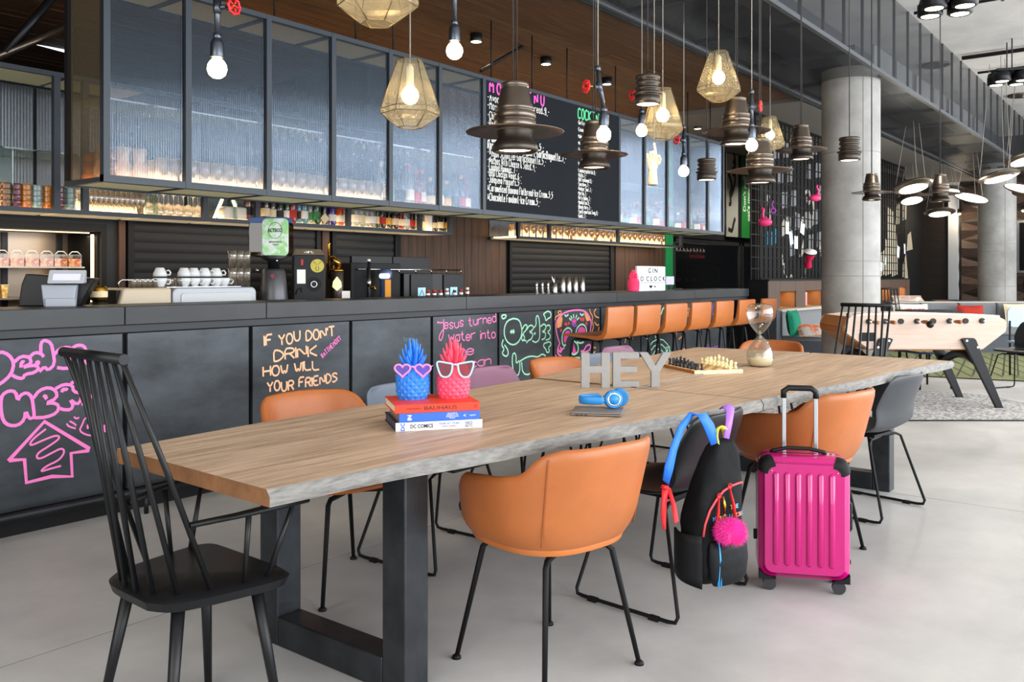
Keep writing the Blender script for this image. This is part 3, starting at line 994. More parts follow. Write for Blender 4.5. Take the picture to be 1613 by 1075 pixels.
for k, txt in enumerate(('-Gin Fizz..7,-', '-Cosmo..7,-', '-Mule..8,-', '-Negroni..8,-', '-Spritz..7,-', '-Long Drink..8,-', '-Iced Tea..7,-', '-LemonDropMartini..8,-', '-Mojito..7,-', '-Old Fashioned..8,-', '-Sourdown..7,-', '-Windsor Sour..7,-', '-Martini..7,-',
                         '-Dirty Bailey..7,-', '-Manhattan..8,-', '-Bloody Mary..7,-', '-South American Swag..8,-', '-Gimlet..7,-')):
    write(mw, txt, m3, 6.735, z, .036, .0048, sx=.50)
    z -= .0635 if k < 7 else .0425
obj('lettering', mw, ch_white, menu, kind='stuff')

# ------------------------------------------------------------------ rear shelf units over the back bar
SY0, SY1, SZ = 5.75, 6.17, 1.70
m_warmp = M('shelf_light_panel', '#a59b78', .6, 0, .15, 25, emit=.30, ecol='#ffe2b0')
m_reedb = mix_glass('reeded_glass_back', '#8b98aa', .10, .2, .25, '#5d7088', fres=False)


def rear_unit(label, x0, x1, posts, tall):
    t = thing('rear_shelf', label, 'shelf', (0, 0, 0))
    obj('shelf_board', MB().box(x0, SY0, SZ - .028, x1, SY0 + .03, SZ).box(x0, SY1 - .03, SZ - .028, x1, SY1, SZ), m_cab, t)
    x = x0
    while x < x1 - .1:
        obj('light_panel', MB().box(x + .02, SY0 + .035, SZ - .024, min(x + .56, x1) - .02, SY1 - .035, SZ - .014), m_warmp, t)
        obj('lit_board', MB().box(x + .03, SY0 + .05, SZ - .009, min(x + .56, x1) - .03, SY1 - .05, SZ - .0), M('lit_shelf_top', '#e8d8b4', .5, emit=4.6, ecol='#ffdcaa'), t)
        x += .56
    for p in posts:
        obj('post', MB().box(p - .02, SY0 + .002, SZ, p + .02, SY0 + .04, tall), m_cab, t)
    obj('top_rail', MB().box(x0, SY0, tall, x1, SY0 + .03, tall + .03).box(x0, SY1 - .03, tall, x1, SY1, tall + .03), m_cab, t)
    x = x0
    while x < x1 - .05:
        xe = min(x + .56, x1)
        obj('back_pane', reed(x + .01, xe - .01, SZ + .01, tall - .01, SY1 - .005, .02), m_reedb, t)
        x += .56
    return t


u1 = rear_unit('dark steel rear shelf with coloured glasses and bottles, open to the left of the frame', .4, 6.40, (2.60, 2.785, 3.67, 4.125, 5.06, 5.945, 6.37), 2.55)
obj('upper_shelf', MB().box(.4, SY0 + .02, 2.058, 3.0, SY1 - .04, 2.068), m_glassedge, u1)
for x_, h_ in ((2.34, 2.058), (3.30, 2.2), (3.95, 2.2)):
    obj('divider', MB().box(x_, SY0 + .03, SZ, x_ + .006, SY1 - .04, h_), m_glassedge, u1)
for x in range(5):
    obj('top_panel', MB().box(.45 + x * .56, SY0 + .03, 2.552, .97 + x * .56, SY1 - .03, 2.56), M('rear_top_panel', '#8d8578', .6, emit=.08), u1)
obj('light_tube', MB().tube([at(337, 345, y=5.9), at(350, 314, y=5.9)], .012, 8), M('warm_tube', '#ffe9c4', .4, emit=5, ecol='#ffe2b8'), u1)
u2 = rear_unit('second rear shelf with rows of glasses, beyond the wooden wall', 7.45, 11.3, (7.47, 8.05, 9.55, 11.28), 2.2)
area('rear_shelf_strip_left', (3.2, 5.95, 1.665), (0, 0, 0), 5, .25, 9, (1, .8, .55))
area('rear_shelf_strip_right', (9.3, 5.95, 1.665), (0, 0, 0), 3.6, .25, 7, (1, .8, .55))
# ================================================================== TABLES AND SEATS
TZ = .76
m_oak = M('table_oak', '#cdb196', .45, 0, col2='#9c8068', scale=3.4, stretch=(.9, 13, 13), bump=.14, bscale=9, detail=12, contrast=(.33, .68))
m_edge = M('bark_edge', '#87837e', .6, 0, col2='#5f5c58', scale=9, stretch=(1.6, 9, 9), bump=.3, bscale=14)
m_end = M('end_grain', '#8a5f3c', .6, 0, col2='#6b472b', scale=12)
m_raw = M('raw_steel', '#3c3f43', .36, .75, .3, 7, .05, 60)


def plank_top(name, front, back, parent, z=TZ, th=.042, lip=.008):
    """a live-edge slab: the two long edges wander, the upper face is inset where the bark edge falls away"""
    n = len(front)
    top = MB()
    top.add([(x, y, z) for x, y in front] + [(x, y, z) for x, y in back], [(i, i + 1, n + i + 1, n + i) for i in range(n - 1)])
    o = obj(name, top, m_oak, parent)
    under = MB()
    fl = [(x, y - lip + .006 * math.sin(x * 9), z - th) for x, y in front]
    bl = [(x, y + lip, z - th) for x, y in back]
    under.add(fl + bl, [(n + i, n + i + 1, i + 1, i) for i in range(n - 1)])
    obj('underside', under, m_oak, o)
    e = MB()
    mid = [(x, y - lip * .72 - .006 + .005 * math.sin(x * 7 + 1), z - th * .42) for x, y in front]
    v = [(x, y, z) for x, y in front] + mid + fl
    e.add(v, [(n + i, n + i + 1, i + 1, i) for i in range(n - 1)] + [(2 * n + i, 2 * n + i + 1, n + i + 1, n + i) for i in range(n - 1)], True)
    v = [(x, y, z) for x, y in back] + bl
    e.add(v, [(i, i + 1, n + i + 1, n + i) for i in range(n - 1)], True)
    obj('bark_edge', e, m_edge, o, label='weathered grey live edge')
    for k in (0, -1):
        g = MB()
        q = [(front[k][0], front[k][1], z), (back[k][0], back[k][1], z), bl[k], fl[k]] if k == 0 else [(back[k][0], back[k][1], z), (front[k][0], front[k][1], z), fl[k], bl[k]]
        if k == 0:
            q.insert(4, mid[k])
        else:
            q.insert(2, mid[k])
        g.add(q, [tuple(range(5))[::-1] if k == 0 else (0, 1, 2, 3, 4)])
        obj('end_grain', g, m_end, o)
    return o


def ramp(pts, n=28):
    out = []
    for i in range(n + 1):
        x = pts[0][0] + (pts[-1][0] - pts[0][0]) * i / n
        for (a, b) in zip(pts, pts[1:]):
            if x <= b[0] + 1e-6:
                f = (x - a[0]) / (b[0] - a[0])
                out.append((x, a[1] + (b[1] - a[1]) * f))
                break
    return out


def u_frame(x, y0, y1, parent, wx=.10, wy=.10):
    obj('leg', MB().box(x - wx / 2, y0, 0, x + wx / 2, y0 + wy, TZ - .09), m_raw, parent, bevel=.005)
    obj('leg', MB().box(x - wx / 2, y1 - wy, 0, x + wx / 2, y1, TZ - .09), m_raw, parent, bevel=.005)
    obj('floor_bar', MB().box(x - wx / 2, y0 + wy, 0, x + wx / 2, y1 - wy, .10), m_raw, parent, bevel=.005)
    obj('top_bar', MB().box(x - wx / 2 + .003, y0 - .02, TZ - .09, x + wx / 2 - .003, y1 + .02, TZ - .043), m_raw, parent, bevel=.004)


t1 = thing('communal_table', 'near long live-edge oak table with blackened steel U legs, carrying the pineapples', 'table')
plank_top('tabletop', ramp([(1.272, 1.742), (1.7, 1.69), (2.056, 1.627), (2.45, 1.565), (2.8, 1.50), (3.1, 1.44), (3.443, 1.402)]),
          ramp([(1.300, 2.497), (1.81, 2.545), (2.4, 2.545), (3.0, 2.56), (3.455, 2.565)]), t1)
u_frame(1.90, 1.855, 2.57, t1)
obj('beam', MB().box(1.95, 2.10, TZ - .085, 3.44, 2.16, TZ - .043), m_matt, t1)
obj('beam', MB().box(1.95, 1.75, TZ - .085, 3.44, 1.80, TZ - .043), m_matt, t1)
obj('crack', MB().add([(1.85, 2.285, TZ + .0006), (2.2, 2.33, TZ + .0006), (2.6, 2.35, TZ + .0006), (2.2, 2.337, TZ + .0006)], [(0, 1, 2, 3)]), M('wood_crack', '#5c4432', .8), t1)
t2 = thing('communal_table', 'far long live-edge oak table, joined to the first, with the chessboard and hourglass', 'table')
plank_top('tabletop', ramp([(3.449, 1.400), (3.9, 1.36), (4.4, 1.27), (4.9, 1.25), (5.3, 1.19), (5.711, 1.134)]), ramp([(3.461, 1.985), (5.755, 1.985)], 28), t2)
plank_top('tabletop', ramp([(3.461, 1.992), (5.72, 1.992)], 28), ramp([(3.463, 2.566), (3.94, 2.654), (4.6, 2.69), (5.1, 2.73), (5.66, 2.759)]), t2, z=TZ + .004, lip=.001)
u_frame(5.42, 1.40, 2.45, t2)
obj('beam', MB().box(3.45, 1.95, TZ - .085, 5.37, 2.05, TZ - .043), m_matt, t2)


# ------------------------------------------------------------------ spindle armchair (J-type)
def spindle_chair(label, loc, rz, group=None, arms=True, back=None):
    c = thing('spindle_armchair' if arms else 'spindle_chair', label, 'chair', loc, rz, group)
    sz = .44
    seat = [(-.19, -.10), (-.19, .10), (-.165, .155), (-.12, .185), (.10, .225), (.155, .222), (.185, .20), (.19, .15), (.19, -.15), (.185, -.20), (.155, -.222), (.10, -.225), (-.12, -.185), (-.165, -.155)]
    mb = MB()
    seat = chaikin(seat + [seat[0]], 2)[:-1]
    mb.prism(seat[::-1], lambda a, b: (a * .96, b * .96, sz - .036), lambda a, b: (a, b, sz - .012))
    n = len(seat)
    mb.add([(a, b, sz - .012) for a, b in seat] + [(a * .93, b * .93, sz) for a, b in seat] + [(0, 0, sz - .006)],
           [(i, (i + 1) % n, n + (i + 1) % n, n + i) for i in range(n)][::1] + [(n + i, n + (i + 1) % n, 2 * n) for i in range(n)], True)
    mb.f = [f[::-1] if k >= 0 else f for k, f in enumerate(mb.f)]
    obj('seat', mb, m_black, c)
    for sx, sy in ((-1, -1), (-1, 1), (1, -1), (1, 1)):
        obj('leg', MB().cyl((.115 * sx, .13 * sy, sz - .03), (.17 * sx - .01, .19 * sy, 0), .018, .011, 12), m_black, c)
    rx, rzz = -.280, 1.077
    obj('top_rail', MB().tube([(rx, -.172, rzz - .012), (rx, .172, rzz - .012)], .0135, 14), m_black, c)
    N = 8
    for i in range(N):
        f = -1 + 2 * i / (N - 1)
        bx = -.178 + .135 * abs(f) ** 2.4
        by = .172 * (math.sin(f * PI / 2) * .35 + f * .65)
        obj('spindle', MB().tube([(rx, .16 * f, rzz - .015), ((rx + bx) / 2, (.16 * f + by) / 2, (rzz + sz) / 2), (bx, by, sz - .01)], [.007, .0085, .0075], 8), m_black, c)
    if arms:
        for s in (-1, 1):
            P = [(-.105, .170 * s, .622), (0, .215 * s, .632), (.10, .235 * s, .638), (.215, .235 * s, .636)]
            obj('armrest', MB().tube(P, [.013, .014, .017, .013], 10, flat=.6), m_black, c)
            obj('arm_spindle', MB().cyl((.035, .222 * s, .63), (.04, .192 * s, sz - .01), .008, .0065, 8), m_black, c)
            obj('arm_spindle', MB().cyl((.165, .235 * s, .63), (.105, .20 * s, sz - .01), .0065, .008, 8), m_black, c)
    return c


sp1 = spindle_chair('black spindle-back armchair at the near end of the long table', (1.372, 2.215, 0), R(-2))
p = at(1362, 560, y=2.02)
sp2 = dup(sp1, (5.99, 1.80, 0), R(178), 'black spindle-back armchair at the far end of the long table, before the football table')


# ------------------------------------------------------------------ upholstered tub chair
def tub_chair(label, loc, rz, group=None):
    c = thing('tub_armchair', label, 'chair', loc, rz, group)

    def hgt(a):     # rim height by angle from the back, degrees
        a = abs(a)
        pts = ((0, .765), (40, .760), (50, .742), (64, .672), (84, .656), (112, .645), (128, .60), (142, .51), (152, .462), (180, .452))
        for (a0, h0), (a1, h1) in zip(pts, pts[1:]):
            if a <= a1:
                f = (a - a0) / (a1 - a0)
                f = f * f * (3 - 2 * f)
                return h0 + (h1 - h0) * f
        return .452

    def rad(a, lv):   # superellipse plan, widening with height
        t = R(a)
        A, B_ = .252 + .040 * lv, .250 + .040 * lv      # half width, half depth
        e = 2.7
        q = (abs(math.cos(t)) / B_) ** e + (abs(math.sin(t)) / A) ** e
        return q ** (-1 / e)

    # cross-section levels: from the underside centre out and up to the rim
    lv = [(0.0, .405, 0), (.5, .405, 0), (.78, .412, 0), (.93, .440, .1), (1.0, .50, .25), (1.0, .58, .5), (1.0, .66, .75), (1.0, .72, .9), (1.0, 1, 1)]
    NA = 72

    def fn(u, v):
        a = -180 + 360 * u
        k = min(int(round(v * (len(lv) - 1))), len(lv) - 1)
        f, z, l = lv[k]
        h = hgt(a)
        if k >= 4:
            z0 = .452
            z = z0 + (h - z0) * ((k - 3.2) / (len(lv) - 4.2))
        r = rad(a, max(0, (z - .42) / .38)) * f
        lean = -.06 * max(0, (z - .45) / .35) * max(0, math.cos(R(a)))
        return (r * math.sin(R(a)), -r * math.cos(R(a)) + lean, z)
    mb = MB().grid(fn, NA, len(lv) - 1, closed=True)
    mb.f = [f[::-1] for f in mb.f]
    obj('shell', mb, m_orange, c, solid=.032, sub=1, off=1.)
    o = c.children[0]
    # cushion
    cu = MB()
    prof = [(0, .455), (.8, .458), (.95, .45), (1, .43), (.97, .41)]
    cu.grid(lambda u, v: (lambda a, q: (rad(a, .1) * .90 * q[0] * math.sin(R(a)), -rad(a, .1) * .90 * q[0] * math.cos(R(a)), q[1] + .012))(360 * u, prof[round(v * 4)]), 48, 4, closed=True)
    obj('seat_cushion', cu, m_orange2, c)
    for s in (-1, 1):      # the seams where arm meets back
        pts = []
        for k in range(14):
            z = .462 + (.755 - .462) * k / 13
            a = 47 * s
            if z > hgt(a) + .004:
                break
            r = rad(a, max(0, (z - .42) / .38)) + .001
            lean = -.06 * max(0, (z - .45) / .35) * math.cos(R(a))
            pts.append((r * math.sin(R(a)), -r * math.cos(R(a)) + lean, z))
        obj('seam', MB().tube(pts, .0022, 5), M('seam_thread', '#8f4c1c', .6), c)
    for sx in (-1, 1):
        for sy in (-1, 1):
            P = [(.03 * sx, .09 * sy, .395), (.13 * sx, .14 * sy, .392), (.148 * sx, .152 * sy, .375), (.21 * sx, .212 * sy, .012)]
            obj('leg', MB().tube(P, [.010, .010, .010, .008], 10), m_matt, c)
            obj('glide', MB().lathe([(.016, 0), (.015, .008), (.008, .014)], 12, (.2115 * sx, .2135 * sy, 0)), m_matt, c)
    return c


tub1 = tub_chair('orange leather tub armchair in front of the near table, nearest of the orange chairs', (2.325, 1.675, 0), R(-11))
tub2 = dup(tub1, (4.02, 1.46, 0), R(-12), 'orange tub armchair directly behind the pink suitcase')
tub3 = dup(tub1, (2.39, 2.78, 0), R(172), 'orange tub armchair behind the table, left of the stacked books')
tub4 = dup(tub1, (4.33, 2.84, 0), R(174), 'orange tub armchair behind the table, left of the big grey letters')
tub5 = dup(tub1, (6.33, 2.55, 0), R(96), 'orange tub armchair at the table end, behind the hourglass')


# ------------------------------------------------------------------ one-piece shell chair on a sled base
def shell_fn(wseat=.235, wback=.225, top=.755):
    prof = [(.215, .432), (.20, .448), (.15, .452), (.05, .440), (-.06, .434), (-.13, .440), (-.175, .465), (-.20, .515), (-.216, .56), (-.236, .61), (-.262, .67), (-.290, top - .025), (-.297, top)]
    wid = [wseat * .86, wseat * .95, wseat, wseat * 1.02, wseat * 1.02, wseat * 1.0, wseat * .98, wseat * .98, wback * 1.05, wback * 1.04, wback * 1.0, wback * .90, wback * .72]

    def fn(u, v):
        k = v * (len(prof) - 1)
        i = min(int(k), len(prof) - 2)
        f = k - i
        y = prof[i][0] * (1 - f) + prof[i + 1][0] * f
        z = prof[i][1] * (1 - f) + prof[i + 1][1] * f
        w_ = wid[i] * (1 - f) + wid[i + 1] * f
        q = 2 * u - 1
        back = max(0, min(1, (z - .47) / .12))
        return (q * w_, y + back * .045 * q * q - .0, z + (1 - back) * .022 * q * q * (1 if y < .15 else .3))
    return fn


def shell_chair(label, mat, loc, rz, group=None):
    c = thing('shell_chair', label, 'chair', loc, rz, group)
    o = obj('shell', MB().grid(shell_fn(), 12, 24), mat, c, solid=.011, sub=1, off=0)
    obj('seat_plate', MB().box(-.11, -.12, .410, .11, .12, .424), m_matt, c)
    for s in (-1, 1):
        P = [(.02 * s, .12, .408), (.15 * s, .13, .406), (.20 * s, .14, .39), (.265 * s, .23, .035), (.268 * s, .225, .014), (.268 * s, .20, .010),
             (.268 * s, -.19, .010), (.268 * s, -.22, .014), (.265 * s, -.23, .035), (.19 * s, -.13, .39), (.15 * s, -.12, .406), (.02 * s, -.11, .408)]
        obj('sled_leg', MB().tube(P, .0075, 8), m_matt, c)
        for yy in (-.15, .13):
            obj('glide', MB().box(.257 * s if s > 0 else .279 * s, yy, 0, .279 * s if s > 0 else .257 * s, yy + .04, .016), m_matt, c)
    return c


m_blkshell = M('black_shell', '#1b1c1f', .38)
m_gryshell = M('slate_shell', '#3a3c40', .45)
m_purshell = M('plum_shell', '#7d5069', .45)
m_blushell = M('blue_grey_shell', '#5c6675', .45)
sh1 = shell_chair('black shell chair on a sled base with the backpack hung on it', m_blkshell, (3.12, 1.675, 0), R(-4))
sh2 = shell_chair('slate grey shell chair on a sled base, rightmost seat along the table front', m_gryshell, (4.93, 1.43, 0), R(-9))
sh3 = shell_chair('blue grey shell chair seen over the table behind the blue pineapple', m_blushell, (2.93, 2.74, 0), R(182))
sh4 = shell_chair('plum shell chair seen over the table, right of the pink pineapple', m_purshell, (3.77, 2.87, 0), R(178))
sh5 = shell_chair('blue grey shell chair seen between the legs of the letter H', m_blushell, (4.86, 2.84, 0), R(180))
sh6 = shell_chair('plum shell chair seen over the table behind the letter E', m_purshell, (5.44, 3.05, 0), R(178))


# ------------------------------------------------------------------ bar stools
def bar_stool(label, loc, rz, group):
    c = thing('bar_stool', label, 'stool', loc, rz, group)
    prof = [(.40, .775), (.395, .782), (.30, .784), (.15, .779), (.06, .778), (.02, .79), (.0, .82), (-.012, .88), (-.022, .95), (-.030, 1.015), (-.031, 1.02)]
    th = [.006, .012, .016, .022, .034, .04, .04, .034, .028, .022, .010]
    prof2 = []
    mb = MB()
    W = .205
    n = len(prof)
    up = [(y, z) for y, z in prof]
    lo = []
    for i, (y, z) in enumerate(prof):
        a = prof[max(0, i - 1)]
        b = prof[min(n - 1, i + 1)]
        dy, dz = b[0] - a[0], b[1] - a[1]
        d = math.hypot(dy, dz)
        lo.append((y + dz / d * -th[i] * (1), z + dy / d * th[i]))
    lo = [(y, z) for y, z in lo]
    vs = []
    for s in (-1, 1):
        vs += [(W * s * (.94 if i in (0, n - 1) else 1), y, z) for i, (y, z) in enumerate(up)] + [(W * s * (.94 if i in (0, n - 1) else 1), y, z) for i, (y, z) in enumerate(lo)]
    fs = []
    m = 2 * n
    for i in range(n - 1):
        fs += [(i, i + 1, m + i + 1, m + i), (n + i, m + n + i, m + n + i + 1, n + i + 1), (i, n + i, n + i + 1, i + 1), (m + i, m + i + 1, m + n + i + 1, m + n + i)]
    fs += [(0, m, m + n, n), (n - 1, 2 * n - 1, m + 2 * n - 1, m + n - 1)]
    mb.add(vs, fs, True)
    obj('seat_shell', mb, m_orange2, c, bevel=.008, seg=3)
    for s in (-1, 1):
        obj('leg', MB().tube([(.15 * s, .30, .745), (.16 * s, .33, .73), (.20 * s, .40, .0)], .010, 8), m_steel, c)
        obj('leg', MB().tube([(.15 * s, .08, .735), (.16 * s, .05, .72), (.20 * s, -.04, .0)], .010, 8), m_steel, c)
        obj('seat_bar', MB().tube([(.15 * s, .30, .745), (.15 * s, .08, .738)], .010, 8), m_steel, c)
        obj('side_rail', MB().tube([(.188 * s, .378, .25), (.188 * s, -.012, .25)], .008, 8), m_steel, c)
    obj('foot_bar', MB().tube([(-.188, .378, .25), (.188, .378, .25)], .009, 8), m_steel, c)
    return c


st = None
for k, x in enumerate((6.17, 6.64, 7.15, 7.66, 8.19, 8.74, 9.35)):
    lb = ['orange bar stool at the counter, nearest the painted skull', 'orange bar stool, second from the painted skull', 'orange bar stool, third from the painted skull', 'orange bar stool, fourth from the painted skull',
          'orange bar stool, fifth from the painted skull', 'orange bar stool, sixth from the painted skull', 'orange bar stool half behind the hourglass, last at the counter end'][k]
    if st is None:
        st = bar_stool(lb, (x, 3.745, 0), 0, 'orange bar stools along the counter')
    else:
        dup(st, (x, 3.745, 0), 0, lb)
# ================================================================== THINGS ON THE TABLES, BACKPACK, SUITCASE
VIEW = TH - R(90)        # local x = to the right as seen, local y = away
BA = R(-35.5)
bx0, by0 = 2.0, 2.05


def bk(lx, ly):
    return (bx0 + lx * math.cos(BA) - ly * math.sin(BA), by0 + lx * math.sin(BA) + ly * math.cos(BA))


m_page = M('paper_pages', '#e9dfc4', .8, 0, .06, 90, stretch=(1, 1, 40))


def book(label, z, lx, ly, L, D, T, cover, spine, page=None):
    p = bk(lx, ly)
    b = thing('book', label, 'book', (p[0], p[1], z), BA, 'books stacked under the pineapples')
    obj('pages', MB().box(.003, .004, .003, L - .004, D - .004, T - .003), page or m_page, b)
    obj('cover', MB().box(0, .001, 0, L, D, .003).box(0, .001, T - .003, L, D, T), cover, b)
    obj('spine', MB().box(0, -.002, 0, L, .003, T), spine, b, bevel=.0015)
    return b


m_bred, m_bblue, m_bwhite, m_bnavy = M('book_red', '#e23a1e', .45), M('book_blue', '#2f63c4', .45), M('book_white', '#dfe3ea', .45), M('book_navy', '#2c3048', .5)
m_ink, m_inkb, m_inkw = M('ink_black', '#16161a', .6), M('ink_blue', '#2757c8', .6), M('ink_white', '#f0f0f0', .6)
b1 = book('bottom book of the stack, navy cover and white spine with comics lettering', TZ, 0, 0, .292, .245, .0285, m_bnavy, m_bwhite, M('dark_pages', '#4a4658', .7, 0, .15, 90, stretch=(1, 1, 40)))
FR = (R(90), 0, 0)
text_mesh('lettering', 'DC COMICS', .0175, m_ink, b1, (.086, -.0025, .0142), FR, .0003, sx=.80, bold=.0004)
text_mesh('lettering', 'YEAR BY YEAR', .0105, m_inkb, b1, (.178, -.0025, .0195), FR, .0003, sx=1.05)
text_mesh('lettering', 'A VISUAL CHRONICLE', .005, m_ink, b1, (.178, -.0025, .0105), FR, .0003)
text_mesh('lettering', 'DC', .018, m_inkb, b1, (.024, -.0025, .0142), (R(90), R(-90), 0), .0003, bold=.0006)
obj('picture', MB().box(.232, -.003, .004, .258, -.002, .025), M('comic_blue', '#3b55b0', .6, 0, col2='#d8d0a0', scale=220), b1)
text_mesh('lettering', 'DK', .012, M('ink_grey', '#a9b4c8', .6), b1, (.274, -.0025, .0142), FR, .0003)
b2 = book('middle book of the stack with a blue spine', TZ + .0285, .012, .004, .272, .225, .0295, M('book_dust', '#7e6f66', .6), m_bblue, M('brown_pages', '#8f7c66', .7, 0, .1, 90, stretch=(1, 1, 40)))
text_mesh('lettering', 'IN', .018, m_inkw, b2, (.035, -.0025, .0147), (R(90), R(-90), 0), .0003, bold=.0006)
for k, tx in enumerate(('BUILDING', 'WORLDS OF', 'DESIGN AND', 'FORM')):
    text_mesh('lettering', tx, .0055, m_inkw, b2, (.178, -.0025, .0235 - k * .0052), FR, .0003, sx=1.3)
text_mesh('lettering', 'V', .014, m_inkw, b2, (.219, -.0025, .0147), (R(90), R(90), 0), .0003)
text_mesh('lettering', 'report', .008, m_inkw, b2, (.247, -.0025, .0147), FR, .0003)
b3 = book('top book of the stack, thick and red, under the two pineapples', TZ + .058, -.002, .002, .286, .228, .0285, m_bred, m_bred)
text_mesh('lettering', 'BAUHAUS', .0185, m_ink, b3, (.152, -.0025, .0142), FR, .0003, sx=1.35)
text_mesh('lettering', 'MAGDALENA', .006, m_ink, b3, (.062, -.0025, .0142), FR, .0003, sx=1.3)
text_mesh('lettering', 'O', .012, m_ink, b3, (.271, -.0025, .0142), FR, .0003)
ZB = TZ + .0865


def pineapple(label, mat, loc, s=1., rz=0., name='pineapple_ornament'):
    t = thing(name, label, 'ornament', loc, rz)
    Rm, Hh = .0555 * s, .118 * s
    mb = MB()
    prof = lambda f: Rm * (.74 + .26 * math.sin(PI * min(1, .12 + .80 * f)) ** .6 if f < .8 else .74 + .26 * math.sin(PI * .76) ** .6 - .9 * (f - .8)) * (1 if f > .04 else .93)
    N, K = 13, 9
    def P(a, f, o=0.):
        r = prof(max(0, min(1, f))) + o
        return (r * math.cos(a), r * math.sin(a), Hh * max(0, min(1, f)))
    vs, fs = [], []
    for j in range(-1, K + 1):
        for i in range(N):
            a0 = 2 * PI * (i + (.5 if j % 2 else 0)) / N
            da = PI / N
            f0 = (j + .0) / K
            q = [P(a0, f0 - 1 / K), P(a0 + da, f0), P(a0, f0 + 1 / K), P(a0 - da, f0), P(a0, f0, .0045 * s)]
            o = len(vs)
            vs += q
            fs += [(o, o + 1, o + 4), (o + 1, o + 2, o + 4), (o + 2, o + 3, o + 4), (o + 3, o, o + 4)]
    mb.add(vs, fs)
    mb.lathe([(0, .001), (prof(0) * .98, .001)], 20, cap=False)
    mb.lathe([(prof(1), Hh), (0, Hh + .004)], 20, cap=False)
    obj('body', mb, mat, t)
    for ring, (n, tilt, L, z0, r0) in enumerate(((9, 58, .046, -.004, .020), (8, 38, .054, .004, .016), (7, 22, .064, .008, .011), (5, 9, .078, .010, .006))):
        for k in range(n):
            a = 2 * PI * (k + ring * .5) / n
            pts, rad_ = [], []
            for j in range(5):
                f = j / 4
                tl = R(tilt) * (1.0 - .35 * f)
                d = L * s * f
                rr_ = r0 * s + math.sin(tl) * d
                pts.append((rr_ * math.cos(a), rr_ * math.sin(a), Hh + z0 * s + math.cos(tl) * d))
                rad_.append((.0075 * (1 - f) + .0012 + .003 * f * (1 - f)) * s)
            obj('leaf', MB().tube(pts, rad_, 5, smooth=False), mat, t)
    return t


m_pblue, m_ppink = M('pineapple_blue', '#2f7fe0', .5, 0, .12, 20), M('pineapple_pink', '#f2506c', .5, 0, .10, 20)
pA, pB = at(650, 627.5, z=ZB), at(714, 625.5, z=ZB)
pineapple('blue pineapple ornament on the books, wearing heart-shaped sunglasses', m_pblue, (pA.x, pA.y, ZB))
pineapple('pink pineapple ornament on the books, wearing pale blue sunglasses', m_ppink, (pB.x, pB.y, ZB))


def sunglasses(label, outline, loc, frame, lens, bridge, rr_):
    t = thing('sunglasses', label, 'sunglasses', loc, VIEW)
    for s in (-1, 1):
        pts = [(s * a, -.003 * abs(a) * 10 * 0, b_) for a, b_ in outline]
        obj('rim', MB().tube(pts, rr_, 8, closed=True, flat=1.), frame, t)
        n = len(pts)
        c_ = (sum(p[0] for p in pts) / n, 0, sum(p[2] for p in pts) / n)
        obj('lens', MB().add(pts + [c_], [(i, (i + 1) % n, n) for i in range(n)]), lens, t)
        xo = max(abs(p[0]) for p in pts)
        zo = max(p[2] for p in pts if abs(p[0]) > xo * .8)
        obj('temple', MB().tube([(s * xo, 0, zo - .006), (s * (xo + .002), .05, zo - .007), (s * (xo - .004), .11, zo - .014)], .0022, 6, flat=.6), frame, t)
    obj('bridge', MB().tube([(-bridge[0], 0, bridge[1]), (0, -.002, bridge[1] + .003), (bridge[0], 0, bridge[1])], rr_ * .9, 8), frame, t)
    return t


heart = []
for k in range(28):
    a = 2 * PI * k / 28
    heart.append((.0345 + .00158 * 16 * math.sin(a) ** 3 * 1.06, .00165 * (13 * math.cos(a) - 5 * math.cos(2 * a) - 2 * math.cos(3 * a) - math.cos(4 * a)) * .92))
fw = Vector((cT, sT, 0))
zA = at(650, 583, t=depth(pA) - .062)
sunglasses('pink heart-shaped sunglasses with violet lenses on the blue pineapple', heart, (zA.x, zA.y, zA.z), M('pink_frame', '#f08ac4', .35), mix_glass('violet_lens', '#9a6ae0', .12, .06, .55, '#7a40d0', False), (.010, .008), .0034)
cat = chaikin([(.009, .020), (.012, -.010), (.026, -.026), (.046, -.024), (.056, -.008), (.066, .030), (.040, .026), (.009, .020)], 2)[:-1]
zB = at(717, 583, t=depth(pB) - .062)
sunglasses('pale blue cat-eye sunglasses with red lenses on the pink pineapple', cat, (zB.x, zB.y, zB.z), M('pale_blue_frame', '#a8d4e4', .35), mix_glass('red_lens', '#b02040', .10, .06, .6, '#8a0c2c', False), (.010, .016), .0034)

# laptop and headphones
c0, c1, c2 = at(898, 655.5, z=TZ), at(979, 658, z=TZ), at(998, 641, z=TZ)
la = math.atan2(c1.y - c0.y, c1.x - c0.x)
lp = thing('laptop', 'closed grey laptop lying on the table under the blue headphones', 'laptop', (c0.x, c0.y, TZ), la)
LW, LD = (c1 - c0).length, .155
m_lap = M('space_grey', '#857b73', .45, .4)
obj('base', MB().box(0, 0, .002, LW, LD, .0085), m_lap, lp, bevel=.003)
obj('lid', MB().box(0, 0, .0092, LW, LD, .0145), m_lap, lp, bevel=.003)
for k in range(3):
    obj('port', MB().box(.02 + .016 * k, -.0006, .004, .03 + .016 * k, .001, .0066), m_dark, lp)
for k in range(4):
    obj('foot', MB().box((.015, LW - .03)[k % 2], (.01, LD - .02)[k // 2], 0, (.03, LW - .015)[k % 2], (.02, LD - .01)[k // 2], .002), m_matt, lp)
h0 = at(966, 628.5, t=3.235)
hp = thing('headphones', 'bright blue over-ear headphones resting on the laptop', 'headphones', (h0.x, h0.y, TZ + .0145), VIEW)
m_hp = M('headphone_blue', '#2583c8', .4)
r_ = .034
